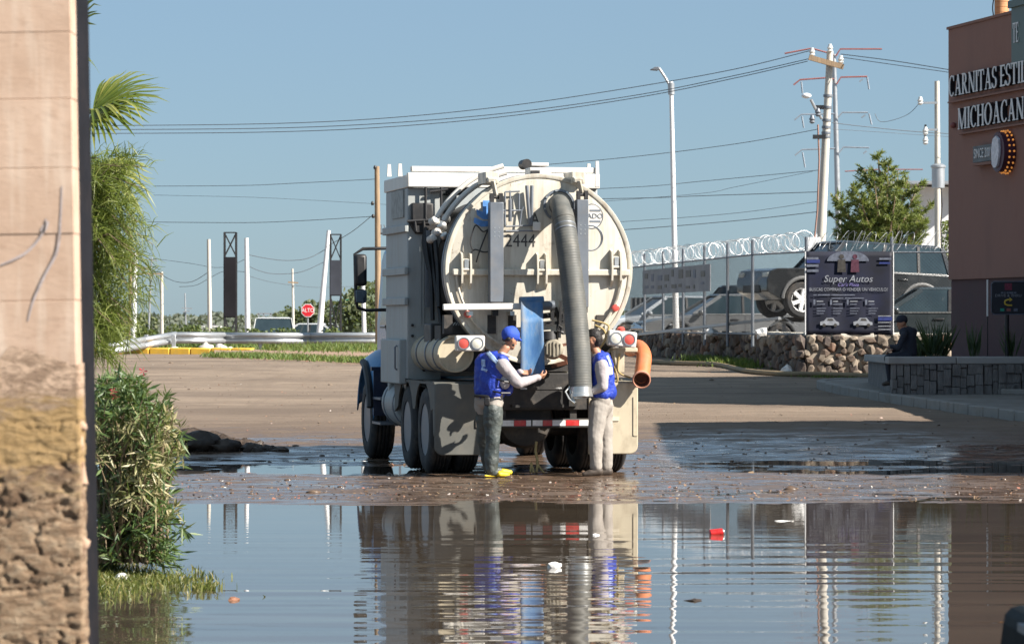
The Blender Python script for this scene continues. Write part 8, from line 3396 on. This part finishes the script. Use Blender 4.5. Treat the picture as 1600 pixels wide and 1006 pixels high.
wire('thin sloping line just under the one below the bands', [(1270, 268), (1150, 292), (1090, 303), (900, 318)], 82, 95, 0.007)
wire('dark power line above mid height left of the concrete pole', [(1280, 300), (1100, 306), (985, 310), (700, 314)], 82, 95, 0.012)
wire('thin line below the dark mid-height power line', [(1278, 315), (1150, 333), (980, 346), (800, 356)], 82, 95, 0.008)
wire('lowest dark power line left of the concrete pole above the razor wire', [(1278, 331), (1150, 345), (975, 359), (800, 368)], 82, 95, 0.012)
wire('power line between the concrete pole and the transformer pole', [(1300, 192), (1350, 198), (1446, 207), (1620, 216)], 82, 84, 0.012)
wire('faint second line under the one to the transformer pole', [(1300, 202), (1380, 207), (1470, 213), (1620, 220)], 82, 84, 0.007)
wire('slack loop of cable rising to the insulator of the transformer pole', [(1367, 178), (1375, 190), (1395, 188), (1420, 178), (1438, 160)], 84, 84, 0.009)
wire('line at mid height between the feathery tree and the wooden pole, upper one', [(589, 280), (470, 286), (380, 290), (240, 291)], 92, 96, 0.010)
wire('line between the feathery tree and wooden pole at bracket height', [(587, 338), (470, 345), (380, 348), (230, 347)], 92, 96, 0.011)
wire('faint line from the feathery tree to the truck roof', [(610, 320), (470, 312), (380, 308), (240, 305)], 92, 96, 0.006)
wire('sloping cable from the wooden pole down to the leaning pole', [(580, 338), (550, 362), (513, 384)], 92, 107, 0.013)
wire('slack cable between the white pole and the leaning pole, upper one', [(508, 390), (480, 404), (445, 407), (412, 403), (388, 398)], 107, 106, 0.014)
wire('slack cable between the white pole and the leaning pole, lower one', [(505, 410), (470, 425), (430, 428), (405, 423), (387, 415)], 107, 106, 0.013)
wire('long slack cable passing behind the stop sign to the right', [(385, 430), (420, 440), (460, 446), (500, 449), (560, 447)], 106, 130, 0.010)
wire('slack cable from the slim pole down to the short pole', [(326, 425), (300, 440), (275, 440), (253, 430)], 106, 112, 0.012)
wire('slack cable between slim pole and black tower, upper one', [(383, 405), (360, 415), (335, 418), (300, 412), (240, 404)], 106, 120, 0.010)
wire('slack cable between slim pole and black tower, lower one', [(385, 425), (350, 424), (325, 436), (305, 446), (280, 448)], 106, 112, 0.010)
# conifer-like tree behind the fence at the right
M['pine'] = leaf_mat('pine_needle', (0.05, 0.085, 0.025), (0.13, 0.17, 0.045), (0.26, 0.27, 0.08), 0.3, 0.55)
tree = empty('tree', (at(1382, 400, 98).x, 98, LOT))
tag(tree, 'shaggy yellow-green conifer behind the fence between two concrete poles', 'tree')
TL = Vector(tree.location)
rt = np.random.default_rng(91)
tmb, lmb = MB(), MB()
topz = at(1370, 240, 98).z - LOT
tmb.tube([(0, 0, -0.1), (0.03, 0, topz * 0.35), (-0.05, 0, topz * 0.7), (-0.18, 0, topz * 0.97)], [0.13, 0.10, 0.06, 0.015], 8)
leaders = [(1372, 242, 0.0), (1350, 262, 0.3), (1436, 285, -0.3), (1404, 268, 0.5), (1330, 290, -0.5), (1452, 315, 0.2), (1305, 305, 0.1), (1420, 275, -0.2), (1388, 255, -0.1), (1318, 325, -0.2), (1298, 335, 0.3), (1445, 340, -0.4), (1366, 280, -0.6), (1340, 300, -0.8), (1400, 300, -0.8), (1325, 345, 0.4), (1375, 325, 0.6), (1420, 330, 0.5), (1348, 352, -0.5), (1405, 352, -0.4), (1310, 360, 0.0), (1440, 362, 0.1)]
V, T = [], []
for (u, v, dy) in leaders:
    e = at(u, v, 98 + dy * 1.2) - TL
    s0 = Vector((0, 0, max(0.6, e.z * 0.42)))
    mid = s0.lerp(e, 0.55) + Vector((0.0, 0, 0.12))
    lmb.tube([s0, mid, e], [0.05, 0.03, 0.008], 5, caps=False)
    for b_i in range(34):
        t = rt.uniform(0.18, 1.0)
        p0 = s0.lerp(mid, min(1, t / 0.55)) if t < 0.55 else mid.lerp(e, (t - 0.55) / 0.45)
        a = rt.uniform(0, 2 * PI)
        ln = (0.55 * (1 - t) + 0.22) * rt.uniform(0.6, 1.2)
        dv_ = Vector((math.cos(a), math.sin(a) * 0.8, rt.uniform(0.1, 0.9))).normalized()
        p1_ = p0 + dv_ * ln
        if b_i % 2 == 0: lmb.tube([p0, p1_], [0.010, 0.004], 4, caps=False)
        for k in range(44):
            q_ = rt.uniform(0.1, 1.05)
            p = np.array(p0.lerp(p1_, q_))
            f = unit(np.array(dv_) * 0.7 + rt.normal(0, 0.55, 3))
            L1 = rt.uniform(0.08, 0.18)
            s = unit(np.cross(f, rt.normal(0, 1, 3))) * rt.uniform(0.010, 0.020)
            V += [p - s, p + s, p + f * L1 + s * 0.3, p + f * L1 - s * 0.3]
            T.append(np.clip(rt.normal(0.5 + 0.15 * t, 0.2), 0, 1))
me = fast_mesh('crown', np.array(V), len(T), np.arange(len(V)), T)
o = obj_from_mesh('crown', me, tree, M['pine'])
o['kind'] = 'stuff'
tmb.build('trunk', M['wood'], tree)
lmb.build('limbs', M['wood'], tree)
bush('bush', 1478, 345, 60, 96, 'green shrub top showing right of the transformer pole', 'bush', 93, 900, 0.12, 'pine', ground=LOT)
fb = empty('far_building', (at(1465, 300, 140).x, 140, 0.3))
tag(fb, 'pale flat building behind the transformer pole', 'building')
F0 = Vector(fb.location)
mb = MB()
p, q_ = at(1440, 292, 140), at(1560, 292, 140)
mb.box(Vector(((p.x + q_.x) / 2, 142, (p.z + 0.3) / 2)) - F0, (q_.x - p.x, 4, p.z - 0.3))
mb.build('wall', M['white_pole'], fb)
mb = MB()
mb.box(Vector((at(1455, 283, 140).x, 141, p.z + 0.12)) - F0, (q_.x - p.x + 1.2, 5, 0.12))
mb.build('roof', M['galv'], fb)

# ------------------------------------------------------------------ dark car standing close by at the lower right corner
pc_ = at(1575, 978, 10.5)
vehicle('near_car', 'dark car standing close by, its corner cutting into the lower right', 'car', (2.44, 8.7, -0.035), -PI / 2, (0.010, 0.016, 0.020))
